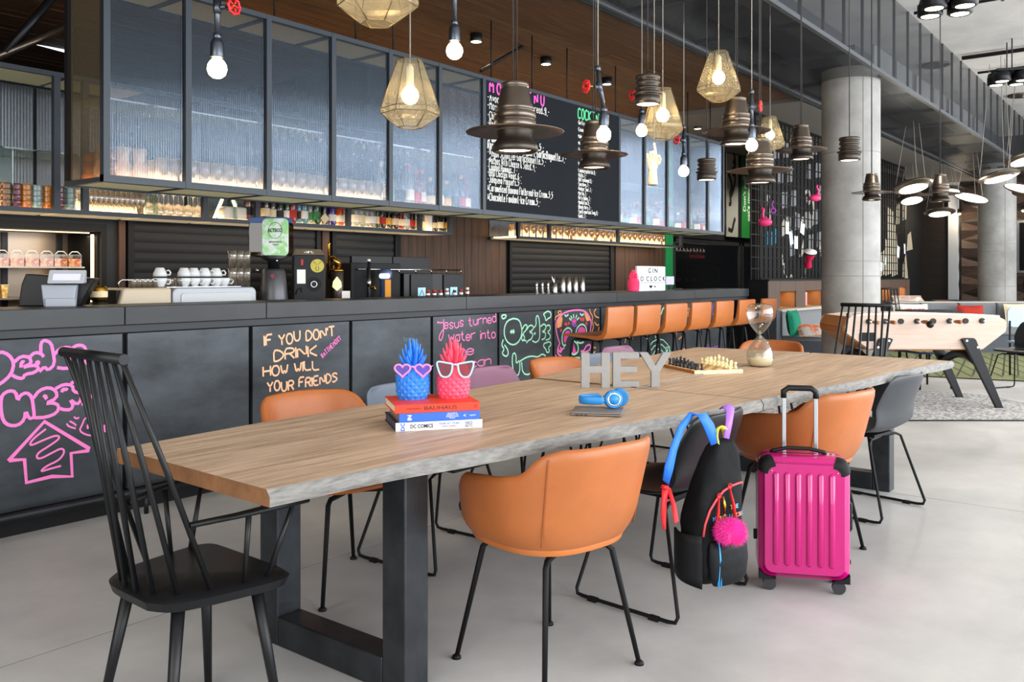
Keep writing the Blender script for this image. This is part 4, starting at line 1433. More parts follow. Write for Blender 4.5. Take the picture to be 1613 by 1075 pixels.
for k, (dx, dy) in enumerate(((0, 0), (.030, .060))):
    s = -1 if k == 0 else 1
    ax = Vector((-.12 * s, s, .10)).normalized()
    cpos = Vector((dx, dy, r_ + .001))
    q = Vector((0, 0, 1)).rotation_difference(ax).to_matrix().to_4x4()
    def cc(prof, mat, nm):
        return obj(nm, MB().lathe(prof, 28, tuple(cpos), mat=q), mat, hp)
    cc([(r_ * .90, -.016), (r_ * 1.0, -.012), (r_ * 1.0, -.002), (r_ * .93, .0)], M('ear_pad', '#2a78b4', .6), 'ear_cushion')
    cc([(r_ * .93, 0), (r_ * .99, .004), (r_ * .97, .011), (r_ * .86, .014)], m_hp, 'ear_cup')
    cc([(r_ * .74, .0135), (r_ * .74, .0165), (r_ * .60, .0168), (r_ * .60, .0150)], m_chrome, 'ring')
    cc([(0, .0165), (r_ * .58, .0165), (r_ * .58, .014)], m_hp, 'cap')
    y_ = cpos + ax * .004
    obj('yoke', MB().tube([(y_.x - .022, y_.y, y_.z + .004), (y_.x - .046, y_.y - .002 * s, y_.z + .002), (y_.x - .060, y_.y - .004 * s, y_.z)], .0045, 8), m_chrome, hp)
band = []
for k in range(15):
    a = PI * k / 14
    band.append((-.030 - .094 * math.sin(a) ** .7, .03 - .046 * math.cos(a), r_ - .002))
mb = MB()
for i, p in enumerate(band):
    pass
mb.grid(lambda u, v: (lambda p: (p[0], p[1], p[2] + (.016 - .032 * v)))(band[round(u * 14)]), 14, 1)
obj('headband', mb, m_hp, hp, solid=.008, sub=1, off=0)

# the three concrete letters
m_cem = M('cast_cement', '#969492', .8, 0, .06, 30, .05, 200)
def letter(ch, label, u0, v0, polys, w_, h_=.159, dp=.034):
    p = at(u0, v0, z=TZ)
    t = thing('letter_block', label, 'letter', (p.x, p.y, TZ), VIEW)
    t['group'] = 'cement letters on the table'
    for k, (nm, poly) in enumerate(polys):
        mb = MB().prism([(a * w_, b_ * h_) for a, b_ in poly], lambda a, b_: (a, dp, b_), lambda a, b_: (a, 0, b_))
        obj(nm, mb, m_cem, t, bevel=.0015)


st_ = .28
letter('H', 'grey cement letter H standing on the table, first of the three letters', 915.6, 611.5,
       [('block', [(0, 0), (.29, 0), (.29, .42), (.71, .42), (.71, 0), (1, 0), (1, 1), (.71, 1), (.71, .62), (.29, .62), (.29, 1), (0, 1)])], .130)
letter('E', 'grey cement letter E standing on the table between H and Y', 965.5, 610.5,
       [('block', [(0, 0), (1, 0), (1, .18), (.29, .18), (.29, .42), (.92, .42), (.92, .60), (.29, .60), (.29, .82), (1, .82), (1, 1), (0, 1)])], .120)
letter('Y', 'grey cement letter Y standing on the table, last of the three letters', 1007.5, 610.5,
       [('block', [(.37, 0), (.63, 0), (.63, .44), (1, 1), (.74, 1), (.5, .62), (.26, 1), (0, 1), (.37, .44)])], .146)

# chessboard
A_, B_ = at(1094, 590.7, z=TZ), at(1169.5, 588, z=TZ)
ca = math.atan2(B_.y - A_.y, B_.x - A_.x)
CB = thing('chessboard', 'wooden folding chessboard box on the far table, in play', 'chessboard', (A_.x, A_.y, TZ), ca)
BL, BD, BT = .282, .36, .020
obj('box_half', MB().box(0, 0, 0, BL / 2 - .0006, BD, BT), M('chess_maple', '#dccba6', .5, 0, .05, 10), CB, bevel=.001)
obj('box_half', MB().box(BL / 2 + .0006, 0, 0, BL, BD, BT), MATS['chess_maple'], CB, bevel=.001)
obj('side_strip', MB().box(-.0015, 0, .0, 0, BD, BT), M('chess_walnut', '#a8642e', .5, 0, .1, 10), CB)
m_sqd, m_sql = M('chess_dark', '#8a5424', .5), M('chess_light', '#e0c084', .5)
qx, qy = (BL - .02) / 8, (BD - .02) / 8
for i in range(8):
    for j in range(8):
        obj('square', MB().box(.01 + i * qx, .01 + j * qy, BT, .01 + (i + 1) * qx, .01 + (j + 1) * qy, BT + .0008), m_sqd if (i + j) % 2 else m_sql, CB)
m_cb, m_cw = M('chess_black', '#16161a', .3), M('chess_boxwood', '#ecd9a0', .4)
PR = {'pawn': [(.0095, 0), (.0095, .003), (.006, .006), (.0045, .016), (.007, .018), (.004, .019), (.0065, .024), (.004, .0295), (0, .031)],
      'rook': [(.0105, 0), (.0105, .004), (.007, .008), (.006, .024), (.009, .027), (.009, .034), (.006, .034), (.006, .031), (0, .031)],
      'bishop': [(.0105, 0), (.0105, .004), (.007, .008), (.0045, .026), (.008, .028), (.0045, .030), (.0075, .037), (.004, .044), (.0015, .046), (.002, .048), (0, .049)],
      'queen': [(.0115, 0), (.0115, .004), (.008, .009), (.005, .034), (.009, .036), (.006, .038), (.0095, .048), (.006, .049), (.003, .051), (0, .054)],
      'king': [(.0115, 0), (.0115, .004), (.008, .009), (.005, .036), (.009, .038), (.006, .040), (.009, .051), (.005, .054), (.0016, .055), (.0016, .062), (0, .062)]}
CPM = {}
for col, m_, x0, x1 in (('black', m_cb, 1, 0), ('pale', m_cw, 6, 7)):
    for kind in PR:
        CPM[col, kind] = MB().lathe(PR[kind], 12).mesh('chess_' + kind, m_)
    kn = MB().lathe([(.0105, 0), (.0105, .004), (.007, .008), (.0055, .012)], 12).prism([(-.007, .012), (.007, .012), (.006, .024), (.010, .030), (.008, .036), (.001, .042), (-.006, .040), (-.008, .028)], lambda a, b_: (a, .004, b_), lambda a, b_: (a, -.004, b_))
    CPM[col, 'knight'] = kn.mesh('chess_knight', m_)
    order = ['rook', 'knight', 'bishop', 'queen', 'king', 'bishop', 'knight', 'rook']
    for j in range(8):
        for kind, xi in ((order[j], x1), ('pawn', x0)):
            lx, ly = .01 + (xi + .5) * qx, .01 + (j + .5) * qy
            px_, py_ = A_.x + lx * math.cos(ca) - ly * math.sin(ca), A_.y + lx * math.sin(ca) + ly * math.cos(ca)
            o = obj('chess_' + kind, CPM[col, kind], loc=(px_, py_, TZ + BT + .0008), rot=(0, 0, ca + (0 if col == 'black' else PI)))
            end = ', %s from the near edge' % 'first second third fourth fifth sixth seventh eighth'.split()[j] if kind == 'pawn' else '' if kind in ('queen', 'king') else (', near end of its row' if j < 4 else ', far end of its row')
            tag(o, '%s chess %s standing on the folding chessboard%s' % (col, kind, end), 'chess piece', '%s chess %ss' % (col, kind) if kind == 'pawn' else 'chess pieces')

# hourglass
p = at(1197, 577.5, z=TZ)
hg = thing('hourglass', 'large clear glass hourglass with pale sand on the far table', 'hourglass', (p.x, p.y, TZ))
m_hgl = mix_glass('hourglass_glass', '#f2f6f6', .05, .02)
pf = [(0, .001), (.05, .001), (.066, .012), (.0745, .040), (.072, .075), (.058, .115), (.032, .152), (.010, .172), (.0065, .177), (.010, .182), (.032, .202), (.058, .238), (.073, .278), (.0755, .312), (.066, .340), (.045, .352), (0, .356)]
def smooth_prof(p, n=2):
    return chaikin(p, n)
obj('glass', MB().lathe(smooth_prof(pf), 40, cap=False), m_hgl, hg)
0 and obj('inner_glass', MB().lathe([(max(0, r - .003), z + (.002 if z < .17 else -.002)) for r, z in smooth_prof(pf)], 40, cap=False), m_hgl, hg)
obj('sand', MB().lathe([(0, .004), (.048, .004), (.064, .014), (.0715, .040), (.070, .048), (.03, .052), (0, .054)], 32, cap=False), M('pale_sand', '#e8d2a8', .9, 0, .06, 200), hg)

# ------------------------------------------------------------------ suitcase
W_, H_s, D_ = .356, .490, .205
sc_ = thing('suitcase', 'bright pink hard-shell cabin suitcase with its handle pulled out, on the floor', 'suitcase', (3.376, 1.383, 0), R(-64))
m_pink = M('glossy_pink', '#bb0f6e', .22, 0, coat=.5)
m_pinkd = M('pink_matt', '#c81272', .35)
Z0 = .050


def rrect(x0, z0, x1, z1, r, n=5):
    out = []
    for cx, cz, a0 in ((x1 - r, z0 + r, -90), (x1 - r, z1 - r, 0), (x0 + r, z1 - r, 90), (x0 + r, z0 + r, 180)):
        for k in range(n + 1):
            a = R(a0 + 90 * k / n)
            out.append((cx + r * math.cos(a), cz + r * math.sin(a)))
    return out


def shell_half(y0, y1, sgn):
    """a rounded tray: outline shrinks towards the face"""
    mb = MB()
    n = None
    lev = [(0, 0), (.60, 0), (.82, .004), (.94, .012), (1.0, .026)]
    rings = []
    for f, ins in lev:
        o = rrect(ins, Z0 + ins, W_ - ins, Z0 + H_s - ins, .047 - ins * .5, 6)
        y = y0 + (y1 - y0) * f
        rings.append([(a, y, b_) for a, b_ in o])
    n = len(rings[0])
    vs = [p for r in rings for p in r]
    fs = []
    for i in range(len(rings) - 1):
        for k in range(n):
            q = (i * n + k, i * n + (k + 1) % n, (i + 1) * n + (k + 1) % n, (i + 1) * n + k)
            fs.append(q[::-1] if sgn < 0 else q)
    mb.add(vs, fs, True)
    mb.f.append(tuple(range((len(rings) - 1) * n, len(rings) * n))[::(1 if sgn < 0 else -1)])
    mb.s.append(False)
    return mb


fsh = obj('front_shell', shell_half(.098, 0, -1), m_pink, sc_)
obj('back_shell', shell_half(.108, D_, 1), m_pink, sc_)
o = rrect(.003, Z0 + .003, W_ - .003, Z0 + H_s - .003, .052, 6)
obj('zip_band', MB().prism(o, lambda a, b_: (a, .116, b_), lambda a, b_: (a, .090, b_)), m_matt, sc_)
for k in range(6):
    x = .069 + k * .0428
    obj('rib', MB().tube([(x, .004, Z0 + .055), (x, -.001, Z0 + .064), (x, -.001, Z0 + .422), (x, .004, Z0 + .432)], [.006, .0125, .0125, .006], 12, flat=.55, up=(0, 1, 0)), m_pink, fsh)
for s in (0, 1):
    lev_ = [(.50, 0), (.68, .001), (.82, .004), (.94, .012), (1.0, .026), (1.0, .033), (1.0, .040)]
    rows_ = []
    for j, (f, ins) in enumerate(lev_):
        rr0 = .047 - ins * .5
        x1_, z1_ = W_ - ins, Z0 + H_s - ins
        y = .098 * (1 - f) - .0022
        ext = (.004, .006, .008, .008, .007, .004, .001)[j]
        pts = [(x1_ + .0016, z1_ - rr0 - ext)] + [(x1_ - rr0 + (rr0 + .0016) * math.cos(R(90 * k / 8)), z1_ - rr0 + (rr0 + .0016) * math.sin(R(90 * k / 8))) for k in range(9)] + [(x1_ - rr0 - ext, z1_ + .0016)]
        rows_.append([(a if s else W_ - a, y, b_) for a, b_ in pts])
    mb = MB().grid(lambda u, v: rows_[round(v * 6)][round(u * 10)], 10, 6)
    if s == 1:
        mb.f = [f[::-1] for f in mb.f]
    cg = obj('corner_guard', mb, m_matt, fsh)
    obj('rivet', MB().sphere((.052 if s == 0 else W_ - .052, -.003, Z0 + H_s - .054), .003, 8, 6), m_chrome, fsh)
    cb = MB().prism(chaikin([(0.004, 0), (.075, 0), (.06, .010), (.025, .016), (.004, .036)], 1), lambda a, b_: ((a if s == 0 else W_ - a), .05, Z0 - .004 + b_), lambda a, b_: ((a if s == 0 else W_ - a), .003, Z0 - .004 + b_))
    obj('foot_guard', cb, m_matt, fsh)
obj('badge', MB().box(.148, .012, Z0 + H_s - .034, .196, .018, Z0 + H_s - .026), m_matt, fsh)
for s in (0, 1):
    for yy in (.035, .17):
        x = .045 if s == 0 else W_ - .045
        wl = obj('wheel', MB().tube([(x, yy - .023, .026), (x, yy - .001, .026)], .026, 16), M('wheel_rubber', '#2b2b2d', .6), sc_)
        obj('fork', MB().box(x - .016, yy - .014, .024, x - .012, yy + .014, Z0 + .004).box(x + .012, yy - .014, .024, x + .016, yy + .014, Z0 + .004).box(x - .016, yy - .014, .046, x + .016, yy + .02, Z0 + .006), m_matt, wl)
for s in (-1, 1):
    x = W_ / 2 + s * .0635
    tb = obj('pull_tube', MB().box(x - .008, .158, Z0 + H_s - .02, x + .008, .172, .765), m_alu, sc_, bevel=.002)
    obj('button', MB().cyl((x, .156, .75), (x, .159, .75), .003, n=8), m_chrome, tb)
obj('pull_grip', MB().tube([(W_ / 2 - .0645, .165, .758), (W_ / 2 - .0645, .165, .785), (W_ / 2 - .045, .165, .80), (W_ / 2 + .045, .165, .80), (W_ / 2 + .0645, .165, .785), (W_ / 2 + .0645, .165, .758)], .0125, 12), m_black, sc_)
obj('carry_handle', MB().tube([(.055, .103, Z0 + H_s), (.07, .103, Z0 + H_s + .008), (.12, .103, Z0 + H_s + .020), (.21, .103, Z0 + H_s + .020), (.265, .103, Z0 + H_s + .008), (.28, .103, Z0 + H_s)], .008, 10, flat=1.), m_black, sc_)
for x in (.275, .295):
    obj('zip_pull', MB().box(x, .094, Z0 + H_s - .004, x + .012, .100, Z0 + H_s + .006), m_chrome, sc_)
for z in (.18, .46):
    obj('hinge', MB().box(-.012, .09, z, .004, .118, z + .035), m_matt, sc_)
obj('side_handle', MB().tube([(W_, .103, .22), (W_ + .014, .103, .24), (W_ + .014, .103, .34), (W_, .103, .36)], .006, 8), m_black, sc_)
obj('side_foot', MB().box(W_, .09, .10, W_ + .012, .118, .115), m_matt, sc_)

# ------------------------------------------------------------------ backpack
m_nyl = M('black_nylon', '#0b0c0e', .7, 0, .2, 12, .35, 22, spec=.2)
m_nyl2 = M('black_nylon_sheen', '#0f1013', .6, 0, .2, 9, .35, 18, spec=.25)
m_sblue, m_spur, m_syel, m_sred, m_zred, m_zblue = M('strap_blue', '#1f6fe0', .6), M('strap_purple', '#a06ad8', .6), M('loop_yellow', '#e8e040', .6), M('webbing_red', '#d81f26', .6), M('zip_red', '#d64a52', .6), M('zip_blue', '#3aa8f0', .6)
PX0, PY0 = 2.862, 1.348
bp = thing('backpack', 'black backpack with colourful straps hung over the black shell chair', 'backpack', (PX0, PY0, 0), R(-20))
# profile: (z, half width, half depth, x shift, y shift)
pf = [(.185, .050, .035, .0, .02), (.20, .085, .062, -.002, .012), (.25, .108, .078, .0, .004), (.32, .115, .078, .004, 0), (.40, .115, .070, .012, .01), (.48, .108, .062, .026, .01), (.56, .092, .052, .042, .01), (.62, .074, .044, .056, .012), (.655, .060, .036, .064, .012), (.675, .045, .026, .068, .012), (.682, .025, .012, .07, .012)]
NB = 40
def bag(u, v):
    k = v * (len(pf) - 1)
    i = min(int(k + 1e-6), len(pf) - 2)
    f = k - i
    q = [a * (1 - f) + b_ * f for a, b_ in zip(pf[i], pf[i + 1])]
    a = 2 * PI * u
    ca_, sa_ = math.cos(a), math.sin(a)
    e = .62
    wr = 1 + .025 * math.sin(5 * a + q[0] * 30) + .02 * math.sin(3 * a - q[0] * 44)
    return (q[3] + q[1] * math.copysign(abs(ca_) ** e, ca_) * wr, q[4] + q[2] * math.copysign(abs(sa_) ** e, sa_) * wr, q[0])
mb = MB().grid(bag, NB, 30, closed=True)
mb.f.append(tuple(range(NB))[::-1]); mb.s.append(True)
mb.f.append(tuple(range(30 * NB, 31 * NB))); mb.s.append(True)
obj('body', mb, m_nyl, bp)
# front lower pocket
pk = [(.20, .062, .018), (.225, .082, .028), (.28, .090, .030), (.33, .088, .024), (.35, .080, .010)]
def pocket(u, v):
    k = v * 4
    i = min(int(k + 1e-6), 3)
    f = k - i
    z, w2, d2 = [a * (1 - f) + b_ * f for a, b_ in zip(pk[i], pk[i + 1])]
    a = PI * u
    return (.012 + w2 * math.cos(PI - a) * -1, -.062 - d2 * math.sin(a) ** .6 - .004, z)
obj('pocket', MB().grid(pocket, 16, 12), m_nyl2, bp, solid=.003)
# side pocket flap to the left
obj('side_pocket', MB().grid(lambda u, v: (-.108 - .028 * math.sin(PI * u), -.05 + .13 * u - .02, .23 + .15 * v - .03 * (1 - u) * (1 - v)), 8, 6), m_nyl2, bp, solid=.008)
obj('eyelet', MB().lathe([(.006, 0), (.006, .003), (.003, .003)], 10, (-.139, .0, .335), mat=Matrix.Rotation(R(-90), 4, 'Y')), m_chrome, bp)
def on_front(x, z, o=.003):
    k = max(range(len(pf)), key=lambda i: -abs(pf[i][0] - z))
    i = min(max(0, next((j for j in range(len(pf) - 1) if pf[j][0] <= z <= pf[j + 1][0]), 0)), len(pf) - 2)
    f = (z - pf[i][0]) / (pf[i + 1][0] - pf[i][0])
    q = [a * (1 - f) + b_ * f for a, b_ in zip(pf[i], pf[i + 1])]
    cx = max(-.98, min(.98, (x - q[3]) / q[1]))
    ca_ = math.copysign(abs(cx) ** (1 / .62), cx)
    sa_ = -math.sqrt(max(0, 1 - ca_ * ca_))
    return (x, q[4] - q[2] * abs(sa_) ** .62 - o, z)
z1 = [(-.088, .37), (-.076, .41), (-.055, .455), (-.024, .490), (.010, .515), (.050, .528), (.090, .532), (.116, .530)]
obj('zip', MB().tube([on_front(x, z, .004) for x, z in z1], .0042, 8), m_zred, bp)
for x0, z0, x1, z2 in ((-.016, .497, -.046, .40), (.038, .524, .046, .42)):
    pA_, pB_ = Vector(on_front(x0, z0, .008)), Vector(on_front(x1, z2, .014))
    pb_ = obj('zip_pull', MB().tube([pA_, (pA_ + pB_) / 2 + Vector((0, -.004, 0)), pB_], [.004, .0075, .0085], 6, flat=.4), m_sred, bp)
    obj('ring', MB().tube([(pA_.x + .009 * math.cos(a * PI / 5), pA_.y - .002, pA_.z + .006 + .009 * math.sin(a * PI / 5)) for a in range(10)], .0016, 6, closed=True), m_sred, pb_)
z2 = [(-.050, .368), (-.03, .352), (.01, .342), (.05, .345), (.080, .360), (.094, .374)]
obj('zip', MB().tube([on_front(x, z, .014) for x, z in z2], .004, 8), m_zblue, bp)
q = Vector(on_front(-.045, .355, .018))
for dx in (-.006, .006):
    obj('zip_pull', MB().tube([q, q + Vector((dx * .3, -.004, -.06)), q + Vector((dx, -.002, -.155))], [.003, .0045, .005], 6, flat=.4), m_zblue, bp)
fx = on_front(-.0, .49, .010)
key = obj('keyring', MB().tube([(fx[0], fx[1], .50), (fx[0] + .003, fx[1] - .004, .47), (fx[0], fx[1] - .006, .44)], [.003, .006, .003], 8), m_brass, bp)
for k in range(3):
    obj('chain_link', MB().tube([(fx[0] + .006 * math.cos(a * PI / 4), fx[1] - .008, .43 - k * .016 + .009 * math.sin(a * PI / 4)) for a in range(8)], .0016, 6, closed=True), m_brass, key)
pc = Vector((fx[0] - .018, fx[1] - .052, .395))
pom = MB()
rp = random.Random(5)
for k in range(3600):
    z = rp.uniform(-1, 1); a = rp.uniform(0, 2 * PI); q = math.sqrt(1 - z * z)
    d = Vector((q * math.cos(a), q * math.sin(a), z))
    tdir = d.orthogonal().normalized() * .0011
    L = rp.uniform(.050, .064)
    b_ = d * .036
    e_ = d * L + Vector((rp.uniform(-.006, .006), rp.uniform(-.006, .006), -.004))
    pom.add([pc + b_ - tdir, pc + b_ + tdir, pc + e_], [(0, 1, 2)])
pm = obj('pompom', MB().sphere(pc, .046, 16, 10), M('pompom_core', '#d81890', .9), bp, label='hot pink fluffy pompom charm')
po = obj('fur', pom, M('pompom_fur', '#f02aa0', .9, sheen=.5), pm, kind='stuff')
lo_ = MB()
tx = 0
for tx, z, cols in (('THE', .455, ('#e8c83a', '#d8486a', '#58b8e8')), ('MARC JACOBS', .425, ('#3a8ae0', '#58b868', '#e8c83a', '#d8486a', '#e88a3a'))):
    n = len(tx)
    for k, ch in enumerate(tx):
        if ch == ' ':
            continue
        x = (-.040 if n > 4 else .045) + k * .0142
        p = on_front(x, z, .0035)
        text_mesh('lettering', ch, .021, M('print_' + cols[k % len(cols)][1:], cols[k % len(cols)], .6), bp, p, (R(90), 0, 0), .0004, bold=.0006)
# straps, laid over the chair back
inv = Matrix.Rotation(R(20), 4, 'Z') @ Matrix.Translation((-PX0, -PY0, 0))
def wp(u, v, y):
    return inv @ at(u, v, y=y)
def strap(nm, pts, w_, mat, sgn=1):
    P = [inv @ p for p in pts]
    mb = MB().tube(P, w_ / 2, 8, flat=.22)
    return obj(nm, mb, mat, bp)
def band_strip(nm, L, Rr_, mat):
    """a flat woven strip between two rails of world points"""
    n = len(L)
    mb = MB().add([inv @ p for p in L] + [inv @ p for p in Rr_], [(i, i + 1, n + i + 1, n + i) for i in range(n - 1)], True)
    return obj(nm, mb, mat, bp, solid=.004, off=0)
band_strip('shoulder_strap', [at(1120, 702, y=1.34), at(1108, 672, y=1.345), at(1099, 654, y=1.36), at(1087, 649, y=1.39), at(1069, 671, y=1.40), at(1056, 705, y=1.405), at(1047, 735, y=1.41), at(1044, 757, y=1.42)],
           [at(1133, 697, y=1.33), at(1124, 668, y=1.335), at(1112, 651, y=1.345), at(1092, 655, y=1.38), at(1077, 678, y=1.39), at(1066, 710, y=1.395), at(1060, 740, y=1.40), at(1053, 764, y=1.41)], m_sblue)
band_strip('shoulder_strap', [at(1140, 690, y=1.325), at(1143, 668, y=1.335), at(1144, 648, y=1.345), at(1137, 641, y=1.38), at(1133, 645, y=1.41)],
           [at(1148, 692, y=1.315), at(1153, 668, y=1.325), at(1157, 645, y=1.335), at(1150, 637, y=1.37), at(1143, 641, y=1.40)], m_spur)
band_strip('webbing', [at(1043, 764, y=1.425), at(1042, 790, y=1.415), at(1041, 815, y=1.410), at(1045, 836, y=1.405)], [at(1053, 766, y=1.415), at(1050, 792, y=1.405), at(1049, 815, y=1.400), at(1049, 834, y=1.395)], m_sred)
band_strip('webbing', [at(1050, 770, y=1.420), at(1058, 795, y=1.385), at(1062, 825, y=1.345)], [at(1056, 770, y=1.415), at(1064, 795, y=1.380), at(1069, 822, y=1.340)], m_sred)
obj('buckle', MB().tube([inv @ at(1043, 768, y=1.415), inv @ at(1054, 770, y=1.405)], .008, 6, flat=.5), m_sred, bp)
obj('grab_loop', MB().tube([inv @ at(u, v, y=1.335) for u, v in chaikin([(1130, 700), (1127, 684), (1132, 672), (1140, 674), (1144, 686), (1143, 696)], 2)], .011, 8, flat=.3), m_syel, bp)
# ================================================================== HANGING LAMPS
ZC = 3.40


def point(parent_loc, power, col=(1, .82, .58), rad=.03):
    l = bpy.data.lights.new('lamp_light', 'POINT')
    l.energy, l.color, l.shadow_soft_size = power, col, rad
    o = bpy.data.objects.new('lamp_light', l)
    o.location = parent_loc
    COL.objects.link(o)
    return o


def spot(loc, power, col=(1, .86, .66), ang=100, rad=.04):
    l = bpy.data.lights.new('lamp_light', 'SPOT')
    l.energy, l.color, l.shadow_soft_size, l.spot_size, l.spot_blend = power, col, rad, R(ang), .6
    o = bpy.data.objects.new('lamp_light', l)
    o.location = loc
    COL.objects.link(o)
    return o


def top_of(p):
    return (4.29 if p.y < 2.56 else 4.29 if p.y < 3.66 else 3.39) - p.z


# ------------------------------------------------------------------ hat-shaped bronze pendants; (u, v) = centre of the brim, w = brim width in pixels
def hat(label, u, v, wpx, brim=.36):
    t_ = CAM_F * brim / wpx
    p = at(u, v, t=t_)
    g = thing('hat_pendant', label, 'lamp', p, 0, 'bronze hat pendant lamps')
    k = brim / .36
    obj('crown', MB().lathe([(a * k * 1.2, b_ * k * .97) for a, b_ in [(.062, .012), (.064, .030), (.0585, .032), (.0585, .036), (.064, .038), (.063, .062), (.057, .065), (.057, .069), (.061, .072), (.060, .082), (.053, .088), (.044, .152), (.040, .154), (.040, .158), (.043, .160), (.042, .172), (.036, .175), (0, .176)]], 36, cap=False), m_bronze, g)
    obj('brim', MB().lathe([(a * k, b_ * k) for a, b_ in [(.055, -.002), (.120, -.006), (.179, -.012), (.180, -.009), (.120, .001), (.058, .012)]], 48, cap=False), m_bronze, g)
    obj('reflector', MB().lathe([(a * k * 1.22, b_ * k * 1.4) for a, b_ in [(.056, -.004), (.050, -.022), (.060, -.034), (.068, -.044), (.070, -.056), (.062, -.060), (.062, -.055), (.045, -.040)]], 36, cap=False), m_bronze2, g)
    obj('lens', MB().lathe([(0, -.066 * k), (.062 * k, -.074 * k)], 24, cap=False), m_lens, g)
    for dx in (-.012, .012):
        obj('cable', MB().cyl((dx * k, 0, .17 * k), (dx * k * .4, 0, top_of(p)), .0028, n=6), m_cable, g)
    spot(p + Vector((0, 0, -.065 * k)), 9 * k)
    return g


hat('largest bronze hat pendant, in front of the left half of the menu board', 811, 204, 155)
hat('bronze hat pendant hanging before the cocktail list on the menu board', 936, 241, 106)
hat('bronze hat pendant just below the wire lamp nearest the round column', 1160, 204, 106, .40)
hat('bronze hat pendant below the bare bulb before the green moustache panel', 1197, 266, 101)
hat('bronze hat pendant before the black grid, left of the round column', 1262, 234, 78)
hat('small dark hat pendant overlapping the right edge of the near column', 1373, 302, 60)
hat('small dark hat pendant among the tilted disc lamps', 1481, 304, 62)


# ------------------------------------------------------------------ spool pendants
def spool(label, u, v, wpx, dia=.15):
    t_ = CAM_F * dia / wpx
    p = at(u, v, t=t_)
    g = thing('spool_pendant', label, 'lamp', p, 0, 'small finned bronze pendants')
    k = dia / .15
    obj('body', MB().lathe([(a * k, b_ * k) for a, b_ in [(.056, -.062), (.066, -.058), (.067, -.022), (.060, -.020), (.062, -.014), (.075, -.012), (.075, -.004), (.058, .002), (.056, .010), (.066, .013), (.066, .022), (.055, .025), (.053, .036), (.062, .040), (.063, .052), (.056, .056), (.056, .062), (.064, .066), (.064, .082), (.058, .086), (0, .088)]], 36, cap=False), m_bronze2, g)
    obj('lens', MB().lathe([(0, -.050 * k), (.056 * k, -.058 * k)], 20, cap=False), m_lens, g)
    obj('cable', MB().cyl((0, 0, .087 * k), (0, 0, top_of(p)), .003 * k, n=6), m_cable, g)
    spot(p + Vector((0, 0, -.07 * k)), 7)
    return g


spool('finned bronze spool pendant in front of a wire lamp, above the wooden hand', 1020, 146, 46)
spool('finned bronze spool pendant before the last glass panes of the cabinet', 1113, 270, 34)
spool('finned bronze spool pendant in front of the near round column', 1338, 238, 37)


# ------------------------------------------------------------------ brass wire cages
m_wiremesh = wire_mesh_mat('brass_gauze', '#c9b078', .0042, .62, .9, .32, 'xz')
m_wiremesh2 = mix_glass('brass_gauze_sheet', '#f2ede0', .07, .3, .15, '#d6ccb0', fres=False, gcol='#e8dcc0')
m_wire = M('brass_wire', '#7b643c', .35, .8)


def cage(label, u, v, wpx, dia=.25, rot=0.):
    """(u, v): centre of the widest ring"""
    t_ = CAM_F * dia / wpx
    p = at(u, v, t=t_)
    g = thing('wire_pendant', label, 'lamp', p, rot, 'faceted brass wire pendants')
    k = dia / .25
    rings = [(.054, .205), (.124, -.0), (.124, -.022), (.052, -.078)]
    n = 6
    P = [[(r * k * math.cos(2 * PI * i / n), r * k * math.sin(2 * PI * i / n), z * k) for i in range(n)] for r, z in rings]
    for a, b_ in zip(P, P[1:]):
        for i in range(n):
            j = (i + 1) % n
            obj('facet', MB().add([a[i], a[j], b_[j], b_[i]], [(0, 1, 2, 3)]), m_wiremesh2, g)
            obj('wire', MB().tube([a[i], b_[i]], .0018 * k, 5), m_wire, g)
    for a in P:
        obj('wire', MB().tube(a, .0018 * k, 5, closed=True), m_wire, g)
    obj('socket', MB().lathe([(.016 * k, .10 * k), (.016 * k, .175 * k), (.006 * k, .19 * k)], 14), M('white_socket', '#d9d3c4', .4), g)
    b = [(0, .018), (.018, .022), (.032, .038), (.037, .058), (.032, .077), (.018, .092), (.013, .104)]
    obj('bulb', MB().lathe([(r * k, z * k) for r, z in b], 20), m_bulb, g)
    obj('cable', MB().cyl((0, 0, .18 * k), (0, 0, top_of(p)), .0028, n=6), m_cable2, g)
    point(p + Vector((0, 0, .055 * k)), 10, rad=.04)
    return g


cage('brass wire pendant cut off by the top of the picture', 595, -2, 128, rot=R(10))
cage('brass wire pendant in front of the last panes left of the menu board', 646, 172, 93, rot=R(18))
cage('brass wire pendant hanging highest, right of the spool lamp', 1132, 138, 68, rot=R(5))
cage('brass wire pendant half behind the spool lamp, over the wooden hand', 1044, 198, 70, rot=R(25))
cage('small brass wire pendant behind the hat lamps, before the black grid', 1213, 224, 48, rot=R(12))


